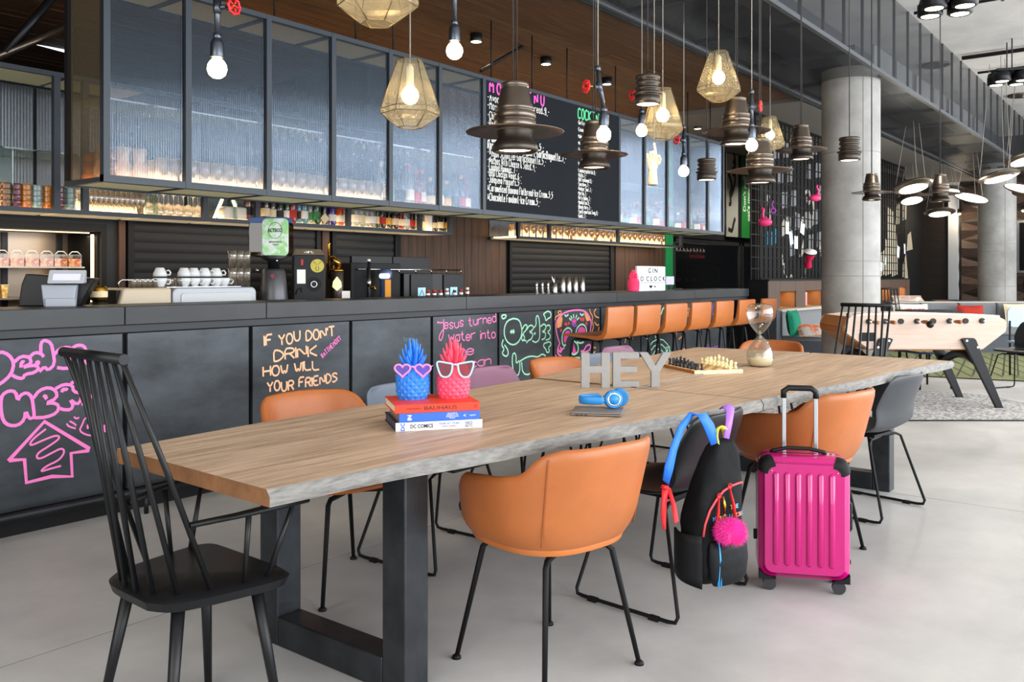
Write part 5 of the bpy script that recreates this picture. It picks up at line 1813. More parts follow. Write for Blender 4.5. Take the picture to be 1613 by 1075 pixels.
# ------------------------------------------------------------------ bare bulbs on tap pipes with red hand wheels
def tap_lamp(label, u, v, rpx, valve, dz=.0, side=1, tilt=0., rb=.044):
    t_ = CAM_F * rb / rpx
    p = at(u, v, t=t_)
    g = thing('tap_pendant', label, 'lamp', p, VIEW, 'pipe and valve pendants')
    b = [(0, -.046), (.02, -.042), (.037, -.028), (.044, -.006), (.042, .014), (.032, .032), (.020, .044), (.017, .056)]
    obj('bulb', MB().lathe(b, 24), m_bulb, g)
    m_pp = M('gunmetal_pipe', '#565c66', .3, .9)
    obj('socket', MB().lathe([(.030, .050), (.031, .056), (.030, .112), (.024, .128), (.016, .136)], 20), m_pp, g)
    kk = rb / .044
    g.scale = (kk,) * 3
    L = t_ / CAM_F / kk
    vx, vz = (valve[0] - u) * L, -(valve[1] - v) * L
    obj('nut', MB().lathe([(.016, .134), (.020, .138), (.020, .158), (.014, .162)], 6), m_pp, g)
    ztop = vz + .10
    obj('pipe', MB().tube([(0, 0, .155), (tilt, 0, ztop)], .0125, 12), m_pp, g)
    obj('tee', MB().tube([(tilt * .7, 0, vz - .03), (tilt * .8, 0, vz + .03)], .019, 10).tube([(tilt * .75, 0, vz), (vx * .55, -.012, vz)], .012, 10), m_pp, g)
    obj('top_nut', MB().lathe([(.013, 0), (.018, .004), (.018, .026), (.010, .032)], 6, (tilt, 0, ztop - .005)), m_pp, g)
    hw = MB()
    q = Matrix.Translation((vx, -.02, vz)) @ Matrix.Rotation(R(62) * (1 if vx > 0 else -1), 4, 'Z') @ Matrix.Rotation(R(90), 4, 'X')
    rim = [q @ Vector(((.034 + .003 * math.cos(8 * a * PI / 16)) * math.cos(a * PI / 16), (.034 + .003 * math.cos(8 * a * PI / 16)) * math.sin(a * PI / 16), 0)) for a in range(32)]
    hw.tube(rim, .0062, 8, closed=True)
    for k in range(5):
        a = 2 * PI * k / 5
        hw.tube([q @ Vector((.006 * math.cos(a), .006 * math.sin(a), 0)), q @ Vector((.034 * math.cos(a), .034 * math.sin(a), 0))], .0055, 6)
    obj('hand_wheel', hw, M('valve_red', '#d81e24', .35), g)
    obj('spindle', MB().tube([(vx * .5, -.012, vz), q @ Vector((0, 0, .012)), q @ Vector((0, 0, -.012))], .006, 8), m_brass, g)
    zt = top_of(p) / kk
    obj('cable', MB().cyl((tilt, 0, ztop), (tilt, 0, zt), .004, n=6), m_cable2, g)
    point(p, 10, rad=.044)
    return g


tap_lamp('bare bulb on a pipe with a red valve, before the second glass pane', 342, 108, 15.2, (371, 12))
tap_lamp('bare bulb on a long pipe under the wooden ceiling, left of the menu board', 716, 80, 13.2, (740, -40), side=1)
tap_lamp('bare bulb with its red valve to the left, over the menu board edge', 951, 212, 11.6, (923, 137), tilt=-.035, rb=.0365)
tap_lamp('bare bulb with a red valve, right of the wooden hand', 1077, 270, 8.2, (1065, 221))
tap_lamp('bare bulb with a red valve right of it, before the green panel', 1184, 229, 9.4, (1197, 168), rb=.031)
tap_lamp('bare bulb half hidden behind the wire lamp over the wooden hand', 1011, 206, 9.0, (995, 151))


# ------------------------------------------------------------------ tilted disc lamps over the lounge
def disc(label, u, v, wpx, tilt=(0, 0), up=False, dia=.55):
    t_ = CAM_F * dia / wpx
    p = at(u, v, t=t_)
    g = thing('disc_pendant', label, 'lamp', p, 0, 'bronze disc pendants over the lounge', rot=(R(tilt[0]), R(tilt[1]), VIEW))
    k = dia / .55
    zf = -k if up else k
    pr_ = [(0, .07), (.09, .07), (.16, .055), (.24, .030), (.275, .006), (.272, .0), (.22, -.010), (.192, -.030), (.186, -.034)]
    if up:
        pr_ = [(0, .10), (.13, .10), (.15, .085), (.15, .06), (.22, .035), (.275, .008), (.275, .0), (.262, -.004)]
    obj('dish', MB().lathe([(a * k, b_ * zf) for a, b_ in pr_], 40, cap=False), m_bronze, g)
    obj('diffuser', MB().lathe([(0, (.008 if up else -.033) * k), ((.262 if up else .187) * k, (.003 if up else -.033) * k)], 32, cap=False), m_disc, g)
    inv_ = g.matrix_basis.inverted() if False else (Matrix.Rotation(VIEW, 4, 'Z') @ Matrix.Rotation(R(tilt[1]), 4, 'Y') @ Matrix.Rotation(R(tilt[0]), 4, 'X')).inverted()
    ztop = (4.29 if p.y < 2.56 else 3.4) - p.z
    for a in (20, 140, 260):
        e = Vector((.24 * k * math.cos(R(a)), .24 * k * math.sin(R(a)), .03 * k))
        w_ = (inv_.inverted() @ e)
        w2 = inv_ @ Vector((w_.x * .55 + (.2 if a == 140 else -.1), w_.y * .6, ztop))
        obj('wire', MB().cyl(e, w2, .004, n=5), m_cable2, g)
    return g


disc('large tilted disc lamp with a lit face, right of the near column', 1438, 294, 62, (-17, -5))
disc('disc lamp behind the large tilted one, lit on top', 1413, 300, 40, (24, 6), True)
disc('lower disc lamp facing down just right of the near column', 1436, 314, 46, (-20, 0))
disc('disc lamp half behind the small dark hat pendant', 1495, 300, 44, (-12, 6))
disc('disc lamp tilted to show its glowing upper face', 1530, 312, 50, (24, 4), True)
disc('lowest disc lamp, below the small dark hat pendant', 1480, 335, 46, (-13, 2))
disc('disc lamp across the far column, its lit face tilted down', 1573, 279, 62, (-13, -7))
disc('disc lamp at the right frame edge, glowing on top', 1613, 298, 58, (22, 4), True)
disc('dark dish of a disc lamp at the right frame edge, highest of them', 1612, 252, 56, (-17, -4))
for a in ((1430, 300), (1530, 300), (1600, 270)):
    q = at(a[0], a[1] + 12, t=12.3)
    point(q + Vector((0, 0, -.1)), 20, (1, .93, .82), .1)


# ------------------------------------------------------------------ quad spotlights under the concrete ceiling
def quad(label, u, v, t_, rz=0., lit=True):
    p = at(u, v, t=t_)
    g = thing('quad_spotlight', label, 'lamp', p, rz, 'quad spotlights on the concrete ceiling')
    for i in (-1, 1):
        for j in (-1, 1):
            h = obj('head', MB().lathe([(.085, -.06), (.105, -.045), (.105, .05), (.07, .075), (0, .08)], 24, (.12 * i, .12 * j, 0), cap=False), m_black, g)
            obj('lens', MB().lathe([(0, -.05), (.075, -.055)], 20, (.12 * i, .12 * j, 0), cap=False), m_lens, h)
    obj('plate', MB().box(-.2, -.2, .07, .2, .2, .10), m_steel, g)
    for i in (-1, 1):
        obj('stem', MB().cyl((.1 * i, 0, .09), (.1 * i, 0, 4.3 - p.z), .008, n=6), m_cable, g)
    spot(p + Vector((0, 0, -.08)), 60, (1, .9, .75), 90)
    return g


quad('black quad spotlight lit warm at the upper frame edge', 1492, 8, 7.6, R(20))
quad('black quad spotlight farther along the concrete ceiling, at the right frame edge', 1590, 124, 11.2, R(25))
# ceiling spots under the wooden canopy
for k, (u, v) in enumerate(((750, 61), (860, 97), (956, 129), (1099, 200))):
    p = at(u, v, z=3.36)
    g = thing('ceiling_spot', ['black cylinder spot under the wooden ceiling, beside the bare bulb left of the menu', 'black cylinder spot under the wooden ceiling, above the menu board',
        'black cylinder spot under the wooden ceiling, behind the long valve pipe', 'white lit ceiling spot above the last panes of the cabinet'][k], 'lamp', (p.x, p.y, 3.33), 0, 'cylinder spots under the canopy')
    obj('housing', MB().lathe([(.052, 0), (.055, .004), (.055, .07), (0, .07)], 24, cap=False), m_black, g)
    obj('lens', MB().lathe([(0, .004), (.046, .002)], 20, cap=False), m_lens, g)
    spot((p.x, p.y, 3.32), 12 if k < 3 else 60)

for k, (x_, w_) in enumerate(((13.2, 70), (14.6, 90))):  # two extra spots, added to brighten the fridge wall and graphic panels
    g = dup(g, (x_, 5.35, 3.29), label=['black cylinder spot lighting the fridge and panels, hidden by the hat lamps', 'black cylinder spot lighting the green panel, nearest the black grid'][k])
    spot((x_, 5.35, 3.28), w_, (1, .94, .84), 130)

# ------------------------------------------------------------------ jointed wooden hand hanging from the lamp
hw_ = at(1028, 262, t=4.55)
hd = thing('wooden_hand', 'pale jointed wooden hand model hanging upside down by a finger among the lamps', 'hand model', hw_, VIEW + R(15))
m_ply = M('pale_wood', '#e4cda6', .5, 0, .05, 20)
obj('wrist', MB().lathe([(.026, -.098), (.027, -.096), (.0215, -.030), (.019, -.022)], 24), m_ply, hd)
obj('cut_end', MB().lathe([(.0235, -.0985), (.0, -.0985)], 24, cap=False), M('hand_socket', '#2b2522', .6), hd)
pal = MB()
prf = [(-.024, .017, .012), (-.010, .024, .014), (.012, .031, .016), (.035, .033, .016), (.052, .030, .014), (.060, .020, .010)]
pal.grid(lambda u, v: (lambda q: (q[1] * math.cos(2 * PI * u), q[2] * math.sin(2 * PI * u), q[0]))([a * (1 - (v * 5 - int(min(v * 5, 4.999)))) + b_ * (v * 5 - int(min(v * 5, 4.999))) for a, b_ in zip(prf[int(min(v * 5, 4.999))], prf[int(min(v * 5, 4.999)) + 1])]), 20, 15, closed=True)
pal.f.append(tuple(range(15 * 20, 16 * 20))); pal.s.append(True)
pal.f.append(tuple(range(20))[::-1]); pal.s.append(True)
obj('palm', pal, m_ply, hd)
for nm, P, r0 in (('finger', [(.016, 0, .055), (.018, .004, .082), (.014, .006, .106), (.010, .004, .124)], .0078),
                  ('finger', [(.002, -.004, .058), (-.004, -.022, .074), (-.010, -.036, .062), (-.012, -.034, .044)], .0078),
                  ('finger', [(-.012, -.003, .056), (-.020, -.020, .072), (-.026, -.034, .058), (-.025, -.030, .040)], .0075),
                  ('finger', [(-.026, 0, .048), (-.035, -.014, .062), (-.040, -.026, .048), (-.038, -.024, .034)], .0068),
                  ('thumb', [(.026, -.006, .010), (.034, -.020, .026), (.026, -.032, .044), (.014, -.038, .054)], .0085)):
    for k in range(3):
        a, b_ = Vector(P[k]), Vector(P[k + 1])
        m1 = a.lerp(b_, .5)
        obj(nm, MB().tube([a.lerp(b_, .04), a.lerp(b_, .2), m1, a.lerp(b_, .8), a.lerp(b_, .97)], [r0 * .55, r0 * (1.02 - k * .1), r0 * (.95 - k * .1), r0 * (.92 - k * .1), r0 * .5], 10), m_ply, hd)
obj('hanging_wire', MB().tube([(.010, .004, .12), (.012, .004, top_of(hw_))], .0025, 6), m_cable2, hd)
# ================================================================== GLASSES, BOTTLES AND MACHINES AT THE BAR
def base_at(u, y, z):
    p = at(u, 434.5, y=y)
    return Vector((p.x, y, z))


m_tum = mix_glass('tumbler_glass', '#f4f0ea', .10, .06, .10, '#f0e6d8')
m_tum_am = mix_glass('amber_glass', '#f4a818', .04, .06, .88, '#f09a10')
m_tum_br = mix_glass('brown_glass', '#c88020', .04, .06, .88, '#a86818')
m_tum_bu = mix_glass('burgundy_glass', '#a01c48', .04, .06, .88, '#8a1440')
m_tum_pb = mix_glass('pale_blue_glass', '#cfe8e4', .04, .06, .8, '#bcd6d4')


def tumbler_mesh(r, h, mat, name='tumbler', n=16):
    return MB().lathe([(0, .006), (r * .80, .004), (r * .84, .0), (r * .96, h * .7), (r, h), (r * .93, h), (r * .88, h * .6), (r * .78, h * .10), (0, h * .09)], n, cap=False).mesh(name, mat)


ORD = 'first second third fourth fifth sixth seventh eighth ninth tenth eleventh twelfth thirteenth fourteenth fifteenth sixteenth seventeenth eighteenth nineteenth twentieth'.split() + ['21st', '22nd', '23rd', '24th', '25th', '26th']


def rowed(txt, n, rows=2, m=None):
    return ['%s, %s row, %s from the left' % (txt, ('front', 'rear')[r_], ORD[k]) for r_ in range(rows) for k in range(n)]


def scatter(name, me, label, cat, group, pts, rz=None):
    out = []
    for i, p in enumerate(pts):
        o = obj(name, me, loc=p, rot=(0, 0, (rz or 0)))
        tag(o, label if isinstance(label, str) else label[i], cat, group)
        out.append(o)
    return out


# stacks of cut tumblers on the rear shelf
names = ['brown', 'burgundy', 'amber', 'pale blue', 'amber', 'burgundy', 'pale blue']
pos = ['leftmost of the coloured stacks', 'second stack from the left', 'third stack from the left', 'fourth stack from the left', 'fifth stack from the left', 'sixth stack from the left', 'last stack, beside the shelf post']
lev = ['lowest', 'second', 'third', 'topmost']
for k, (u, m_) in enumerate(zip((9, 25, 41, 58, 75.5, 93, 110), (m_tum_br, m_tum_bu, m_tum_am, m_tum_pb, m_tum_am, m_tum_bu, m_tum_pb))):
    me = MB().lathe([(0, .004), (.027, .0), (.030, .006), (.0275, .010), (.032, .020), (.029, .026), (.0335, .036), (.0335, .046), (.030, .046), (.027, .012), (0, .010)], 14, cap=False).mesh('cut_tumbler', m_)
    b = base_at(u, 5.83, SZ)
    for j in range(4):
        o = obj('cut_tumbler', me, loc=(b.x, b.y, SZ + j * .0345))
        tag(o, '%s cut glass tumbler, %s in its stack, %s' % (names[k], lev[j], pos[k]), 'glass', 'coloured tumblers stacked on the rear shelf')
me_hi = tumbler_mesh(.031, .145, m_tum, 'highball_glass')
pts = []
for r_ in range(2):
    for k in range(11):
        b = base_at(141 + k * 8.2 + r_ * 3, 5.83 + r_ * .12, SZ)
        pts.append((b.x, b.y, SZ))
scatter('highball_glass', me_hi, rowed('clear highball glass on the rear shelf', 11), 'glass', 'highball glasses on the rear shelf', pts)
scatter('highball_glass', me_hi, ['clear highball glass beside the last coloured stack, left of the shelf post', 'clear highball glass at the left frame edge on the rear shelf'], 'glass', 'highball glasses on the rear shelf', [base_at(126, 5.9, SZ), base_at(0, 5.9, SZ)])
wg = MB().lathe([(.036, 0), (.041, .02), (.040, .055), (.026, .082), (.005, .094), (.004, .16), (.034, .168), (.034, .170), (0, .171)], 16, cap=False).mesh('wine_glass', m_tum)
pts = []
for r_ in range(2):
    for k in range(6):
        b = base_at(234 + k * 15.5 + r_ * 8, 5.84 + r_ * .12, SZ)
        pts.append((b.x, b.y, SZ))
scatter('wine_glass', wg, rowed('stemmed glass upside down on the rear shelf', 6), 'glass', 'upside-down wine glasses', pts)
pl_ = thing('moulded_seat', 'pale rounded plastic tub leaning behind the light tube on the rear shelf', 'tub', base_at(368, 5.86, SZ))
obj('tub', MB().prism(rrect(-.12, 0, .12, .105, .04), lambda a, b_: (a, .06, b_), lambda a, b_: (a * .95, -.04, b_ * .97)), M('pale_plastic', '#d8d0c4', .5), pl_, bevel=.01)
obj('rim', MB().box(-.121, -.045, .0, .121, -.035, .012), M('pale_plastic', '#d8d0c4', .5), pl_)

# bottles
BM = {}


def bottle(label, p, h, r, body, cap, lab=None, group='bottles on the rear shelf', square=False, lz=(.16, .40)):
    key = (round(h, 2), round(r, 3), body, cap, lab, square)
    t = thing('bottle', label, 'bottle', p, 0, group)
    if key not in BM:
        n = 4 if square else 14
        sh = .62
        prof = [(0, .002), (r * .92, 0), (r, .006), (r, h * sh), (r * .86, h * (sh + .06)), (r * .36, h * (sh + .16)), (r * .30, h * .90)]
        mb = MB().lathe(prof, n)
        BM[key] = (mb.mesh('body', body), MB().lathe([(r * .36, h * .88), (r * .36, h * .99), (r * .30, h), (0, h)], 10).mesh('cap', cap),
                   MB().lathe([(r * 1.02, h * lz[0]), (r * 1.02, h * lz[1])], n, cap=False).mesh('label', lab) if lab else None)
    a, b_, c_ = BM[key]
    rot = (0, 0, R(45) + VIEW) if square else None
    obj('body', a, None, t, rot=rot)
    obj('cap', b_, None, t)
    if c_:
        obj('label', c_, None, t, rot=rot)
    return t


def G(name, col, milk=.6):
    return mix_glass('bottle_' + name, col, .10, .04, milk, col)


def L_(name, col):
    return M('label_' + name, col, .6)


g_amber, g_brown, g_green, g_clear, g_blue, g_red, g_dark = G('amber', '#a8621c'), G('brown', '#4a1e0e', .6), G('green', '#1f6a2c'), G('clear', '#dfe4e4', .22), G('aqua', '#8fc4dc', .3), G('red', '#b82a22', .5), G('black', '#141416', .8)
g_violet, g_orange = G('violet', '#5a3ab8', .7), G('orange', '#e8701c', .7)
l_cream, l_white, l_black, l_red, l_gold, l_green = L_('cream', '#e6d4ae'), L_('white', '#e8e6e0'), L_('black', '#1a1a1c'), L_('red', '#b8281e'), L_('gold', '#c89a3a'), L_('green', '#3a7a4a')
c_black, c_red, c_gold, c_white, c_silver, c_green = l_black, l_red, l_gold, l_white, m_alu, l_green
rows = [  # u, height, radius, body, cap, label, words
    (391, .27, .036, g_amber, c_gold, l_black, 'amber whisky bottle with a black label at the left of the row'),
    (401, .24, .034, g_amber, c_gold, l_cream, 'amber bottle with a cream label, left of the shelf post'),
    (418, .27, .036, g_brown, c_red, l_cream, 'dark bottle with red cap behind the coffee grinder hopper'),
    (428, .26, .042, g_brown, c_red, l_cream, 'broad brown bottle with a wide cream label above the grinder'),
    (440, .24, .036, g_dark, c_black, l_black, 'black bottle above the grinder hopper'),
    (451, .26, .034, g_green, c_green, l_white, 'dark green bottle with a white label above the grinder'),
    (461, .27, .034, g_red, c_silver, l_red, 'clear red-labelled bottle right of the grinder hopper'),
    (470, .26, .034, g_blue, c_silver, l_black, 'pale aqua bottle with a dark label'),
    (479, .27, .034, g_blue, c_silver, l_white, 'aqua bottle with a tall white label'),
    (488, .25, .030, g_clear, c_silver, l_green, 'slim clear bottle beside the dark green bottle'),
    (498, .27, .036, g_green, c_green, l_green, 'dark green bottle left of the diamond card'),
    (510, .26, .032, g_dark, c_black, l_black, 'slim black bottle behind the diamond card'),
    (523, .24, .036, g_violet, c_white, l_white, 'violet bottle with a white label band'),
    (536, .24, .036, g_orange, c_white, l_white, 'bright orange bottle with a white label band'),
    (545, .26, .034, g_clear, c_silver, l_white, 'clear bottle right of the orange bottle'),
    (560, .28, .040, g_clear, c_silver, l_white, 'tall clear bottle just right of the shelf post'),
    (569, .27, .036, g_clear, c_silver, l_cream, 'clear bottle with a cream label, second after the post'),
    (578, .26, .034, g_clear, c_silver, l_white, 'clear bottle with white label, third after the post'),
    (586, .26, .034, g_clear, c_gold, l_white, 'clear bottle with a gold cap beside the green one'),
    (594, .27, .032, g_green, c_green, l_cream, 'green bottle with a narrow cream label'),
    (602, .26, .034, g_brown, c_black, l_red, 'brown bottle with a red label'),
    (612, .26, .036, g_dark, c_black, l_gold, 'square black bottle with a gold label'),
    (622, .25, .036, g_brown, c_black, l_cream, 'brown bottle with a broad cream label near the shelf end'),
    (631, .25, .034, g_red, c_red, l_cream, 'red bottle with a cream label near the shelf end'),
    (640, .25, .034, g_clear, c_white, l_white, 'white-labelled clear bottle near the shelf end'),
    (649, .25, .034, g_brown, c_red, l_red, 'brown bottle with red and white label near the shelf end'),
    (658, .25, .034, g_clear, c_white, l_cream, 'clear bottle with a red-striped label before the last post'),
    (675, .25, .038, L_('china', '#ece8e2'), c_white, l_white, 'white bottle after the last shelf post'),
    (685, .22, .030, g_brown, c_red, l_cream, 'small brown bottle after the white one'),
    (694, .25, .034, g_dark, c_black, l_cream, 'black bottle with a cream label at the shelf end'),
    (705, .24, .034, g_dark, c_black, l_gold, 'last dark bottle at the shelf end, round cream emblem')]
for k, (u, h, r, b_, c_, l_, wds) in enumerate(rows):
    bottle(wds + ' on the rear shelf' if len(wds.split()) < 12 else wds, base_at(u, 5.84 + (.03 if k % 2 else 0), SZ), h, r, b_, c_, l_, square=(k in (21,)))
# a second row behind
b2c = [g_brown, g_clear, g_amber, g_dark, g_green, g_clear, g_red, g_brown]
for k in range(22):
    u = 424 + k * 11.5
    bottle('bottle in the back row of the rear shelf, %s from the left' % ORD[k], base_at(u, 6.0, SZ), .26 + .02 * (k % 3), .033, b2c[k % 8], [c_black, c_gold, c_red, c_silver][k % 4], [l_cream, l_white, l_black][k % 3], 'back row of bottles on the rear shelf')
dc = thing('price_card', 'pale diamond-shaped card standing before the black bottle', 'card', base_at(512, 5.775, SZ + .004))
obj('card', MB().prism([(0, -.0), (.045, .05), (0, .10), (-.045, .05)], lambda a, b_: (a, .004, b_), lambda a, b_: (a, 0, b_)), l_cream, dc)
obj('foot', MB().box(-.015, 0, -.004, .015, .03, 0), l_cream, dc)

# glasses and bottles behind the reeded panes
ZF = CZ0 + .021
gl_big = tumbler_mesh(.042, .15, mix_glass('cabinet_tumbler', '#f4ece0', .08, .06, .5, '#f6e6cc'), 'big_tumbler')
sku = MB().grid(lambda u, v: (lambda r_, z: ((r_ + .003 * math.sin(u * 2 * PI * 6) * math.sin(v * PI * 5)) * math.cos(2 * PI * u), (r_ + .003 * math.sin(u * 2 * PI * 6) * math.sin(v * PI * 5)) * math.sin(2 * PI * u), z))(.038 + .006 * math.sin(v * PI * 2.2), .19 * v), 24, 16, closed=True).mesh('tiki_glass', mix_glass('frosted_glass', '#f4ece4', .08, .1, .65, '#f4e2d4'))
scatter('tiki_glass', sku, ['tall embossed glass in the cabinet corner', 'tall embossed glass, second from the cabinet corner', 'tall embossed glass, third from the cabinet corner'], 'glass', 'embossed glasses in the cabinet',
        [(2.345, 4.66, ZF), (2.45, 4.64, ZF), (2.545, 4.64, ZF)])
am = MB().lathe([(.035, 0), (.040, .01), (.040, .036), (.030, .05), (.040, .065), (.040, .095), (.03, .11), (.038, .125), (.038, .16), (.033, .16), (.03, .02), (0, .012)], 16, cap=False).mesh('amber_goblet', m_tum_am)
scatter('amber_goblet', am, ['amber goblet behind the cabinet end pane, front row', 'amber goblet behind the cabinet end pane, second row', 'amber goblet behind the cabinet end pane, third row', 'amber goblet behind the cabinet end pane, last row'], 'glass', 'amber goblets at the cabinet end',
        [(2.33, 4.57, ZF), (2.36, 4.72, ZF), (2.34, 4.79, ZF), (2.40, 4.86, ZF)])
pts = []
for x0, n, h in ((2.62, 2, 0), (2.80, 6, 0), (3.34, 6, 0), (3.86, 6, 0), (4.38, 5, 0)):
    for k in range(n):
        for r_ in range(2):
            if x0 > 4.3:
                continue
            pts.append((x0 + .035 + k * .083 + r_ * .03, 4.60 + r_ * .15, ZF))
scatter('rocks_glass', gl_big, ['clear rocks glass in the hanging cabinet, %s row, %s from the left' % (('front', 'rear')[i % 2], ORD[i // 2]) for i in range(len(pts))], 'glass', 'rocks glasses in the hanging cabinet', pts)
cp = MB().lathe([(.03, 0), (.05, .004), (.012, .012), (.008, .07), (.05, .10), (.058, .13), (.054, .13), (.04, .10), (0, .085)], 16, cap=False).mesh('coupe_glass', mix_glass('peach_glass', '#f2c890', .08, .06, .75, '#f0a860'))
pts = []
for x0 in (2.80, 3.34, 3.86):
    for k in range(4):
        pts.append((x0 + .06 + k * .12, 4.86, ZF))
scatter('coupe_glass', cp, ['peach coupe glass at the back of the hanging cabinet, %s from the left' % o_ for o_ in ORD[:12]], 'glass', 'coupe glasses in the hanging cabinet', pts)
cb_ = [(4.40, .32, g_clear, c_silver, l_cream), (4.49, .28, g_clear, c_black, l_green), (4.60, .31, g_dark, c_black, l_black), (4.69, .33, g_clear, c_red, l_white), (4.77, .29, g_red, c_red, l_red), (4.82, .30, g_red, c_red, l_white),
       (4.92, .25, g_brown, c_gold, l_cream), (5.02, .28, g_clear, c_black, l_white), (5.11, .24, g_green, c_gold, l_gold), (5.20, .30, g_dark, c_black, l_black), (5.28, .30, g_dark, c_gold, l_red), (5.345, .28, g_red, c_red, l_white)]
cw = ['clear', 'clear green-labelled', 'black', 'white-labelled red-capped', 'red', 'red white-labelled', 'brown gold-capped', 'clear black-capped', 'green', 'tall black', 'black red-labelled', 'last red']
for (x, h, b_, c_, l_), wds in zip(cb_, cw):
    bottle('%s bottle behind the panes just left of the menu board' % wds, (x, 4.66, ZF), h, .037, b_, c_, l_, 'bottles in the hanging cabinet')
k = 0
for x0, x1 in zip(CX[10:], CX[11:]):
    for j in range(4):
        bottle('bottle behind the panes right of the menu board, %s from the left' % ORD[k], (x0 + .07 + j * (x1 - x0 - .1) / 4, 4.68, ZF), .22 + .03 * (k % 3), .036, [g_clear, g_brown, g_green, g_red, g_clear][k % 5], [c_silver, c_gold, c_red][k % 3], [l_white, l_red, l_cream, l_green][k % 4], 'bottles in the far end of the hanging cabinet')
        k += 1
# rows on the second rear shelf
pts = []
for r_ in range(2):
    for k in range(26):
        x = 7.56 + k * .132 + r_ * .05
        if abs(x - 8.05) < .06 or abs(x - 9.55) < .06 or x > 11.2:
            continue
        pts.append((x, 5.84 + r_ * .13, SZ))
scatter('highball_glass', tumbler_mesh(.036, .14, mix_glass('warm_tumbler', '#f2e2cc', .1, .06, .2, '#f0d8b4'), 'highball_glass', 12), ['highball glass on the second rear shelf, %s row, %s from the left' % ('front' if p[1] < 5.9 else 'rear', ORD[sum(1 for q in pts if q[1] == p[1] and q[0] < p[0])]) for p in pts], 'glass', 'glasses on the second rear shelf', pts)

# ------------------------------------------------------------------ the lit chiller recess with packed snacks
ch = thing('snack_chiller', 'lit snack chiller recessed in the charcoal wall at the left', 'chiller', (0, 0, 0))
m_chin = M('chiller_steel', '#8a7d70', .3, .8)
obj('liner', MB().box(1.2, WB + .46, .96, 3.1, WB + .478, 1.585).box(1.202, WB + .0, .962, 3.098, WB + .46, .975), m_chin, ch)
obj('side_liner', MB().box(3.085, WB + .01, .975, 3.099, WB + .46, 1.58), m_matt, ch)
for x in (2.05, 2.62, 3.0):
    obj('rail', MB().box(x, WB + .43, .975, x + .035, WB + .459, 1.58), m_steel, ch)
for z in (1.12, 1.335):
    obj('shelf', MB().box(1.21, WB + .06, z - .012, 3.02, WB + .44, z), m_chin, ch)
obj('led_tube', MB().tube([(3.055, WB + .02, 1.05), (3.055, WB + .02, 1.565)], .011, 8), M('warm_led', '#ffe6bc', .4, emit=6, ecol='#ffd9a0'), ch)
obj('top_led', MB().box(1.3, WB + .03, 1.572, 3.04, WB + .05, 1.58), M('warm_led_soft', '#ffe6bc', .4, emit=1.2, ecol='#ffd9a0'), ch)
obj('door_frame', MB().box(1.16, WB - .02, 1.585, 3.14, WB - .002, 1.64).box(3.1, WB - .02, .96, 3.14, WB - .002, 1.585), m_matt, ch)
area('chiller_light', (2.4, WB + .12, 1.56), (0, 0, 0), 1.4, .1, 3.5, (1, .78, .5))
m_clearbox = mix_glass('clear_pack', '#f6efe6', .05, .05, .02, '#fff4e4', fres=False)
m_popc = M('snack_mix', '#a82a10', .7, 0, col2='#e0b080', scale=45, contrast=(.45, .6))
m_gold = M('gold_snack', '#d89a34', .5, 0, col2='#f4dc9a', scale=40, contrast=(.4, .6))
pk_me = (MB().box(-.042, -.05, 0, .042, .05, .055).mesh('filling', m_popc), MB().box(-.046, -.055, 0, .046, .055, .085).mesh('pack', m_clearbox))
for k in range(12):
    t = thing('snack_pack', ['first', 'second', 'third', 'fourth', 'fifth', 'sixth', 'seventh', 'eighth', 'ninth', 'tenth', 'eleventh', 'twelfth'][k] + ' clear pack of red snacks from the right on the chiller shelf', 'snack pack', (2.965 - k * .097, WB + .14, 1.335), 0, 'snack packs on the chiller shelf')
    obj('filling', pk_me[0], None, t)
    obj('pack', pk_me[1], None, t)
    obj('handle', MB().tube([(-.04, -.05, .085), (-.02, -.05, .105), (.02, -.05, .105), (.04, -.05, .085)], .003, 6), l_white, t)
gm = MB().prism([(-.03, 0), (.03, 0), (.045, .085), (-.045, .085)], lambda a, b_: (a * .5, .03, b_), lambda a, b_: (a * .5, -.03, b_)).mesh('cup', m_gold)
for k in range(9):
    t = thing('snack_cup', 'gold snack cup on the lower chiller shelf, number %s from the till' % ['one', 'two', 'three', 'four', 'five', 'six', 'seven', 'eight', 'nine'][k], 'snack cup', (2.50 - k * .062, WB + .12, 1.12), 0, 'snack cups on the lower chiller shelf')
    obj('cup', gm, None, t)
    obj('lid', MB().box(-.024, -.032, .085, .024, .032, .09), l_cream, t)

# ------------------------------------------------------------------ on the counter, left to right
ZT = 1.105
p = base_at(88, 4.84, ZT)
tl = thing('till', 'black point-of-sale till with a white customer display on the counter', 'till', p, VIEW + R(14))
Lp = depth(p) / CAM_F
sc = lambda px: px * Lp
obj('body', MB().prism([(-sc(55), 0), (sc(34), 0), (sc(58), sc(44)), (-sc(44), sc(52)), (-sc(50), sc(36))], lambda a, b_: (a, .12, b_), lambda a, b_: (a * .98, .0, b_ * .98)), m_black, tl, bevel=.006)
obj('printer', MB().prism([(-sc(12), 0), (sc(30), 0), (sc(33), sc(34)), (-sc(18), sc(34))], lambda a, b_: (a, .0, b_), lambda a, b_: (a, -.05 - .03 * (1 - b_ / sc(34)), b_)), M('pos_grey', '#9ea4ae', .35), tl, bevel=.006)
obj('paper_tray', MB().box(-sc(8), -.105, .0, sc(34), -.06, sc(13)), M('pos_grey', '#9ea4ae', .35), tl, bevel=.004)
dsp = obj('display', MB().prism(rrect(-sc(6), sc(36), sc(46), sc(57), .008), lambda a, b_: (a, -.02, b_), lambda a, b_: (a, -.045 - .05 * (1 - (b_ - sc(36)) / sc(21)), b_)), M('pos_light', '#b4b6bc', .35), tl, bevel=.003)
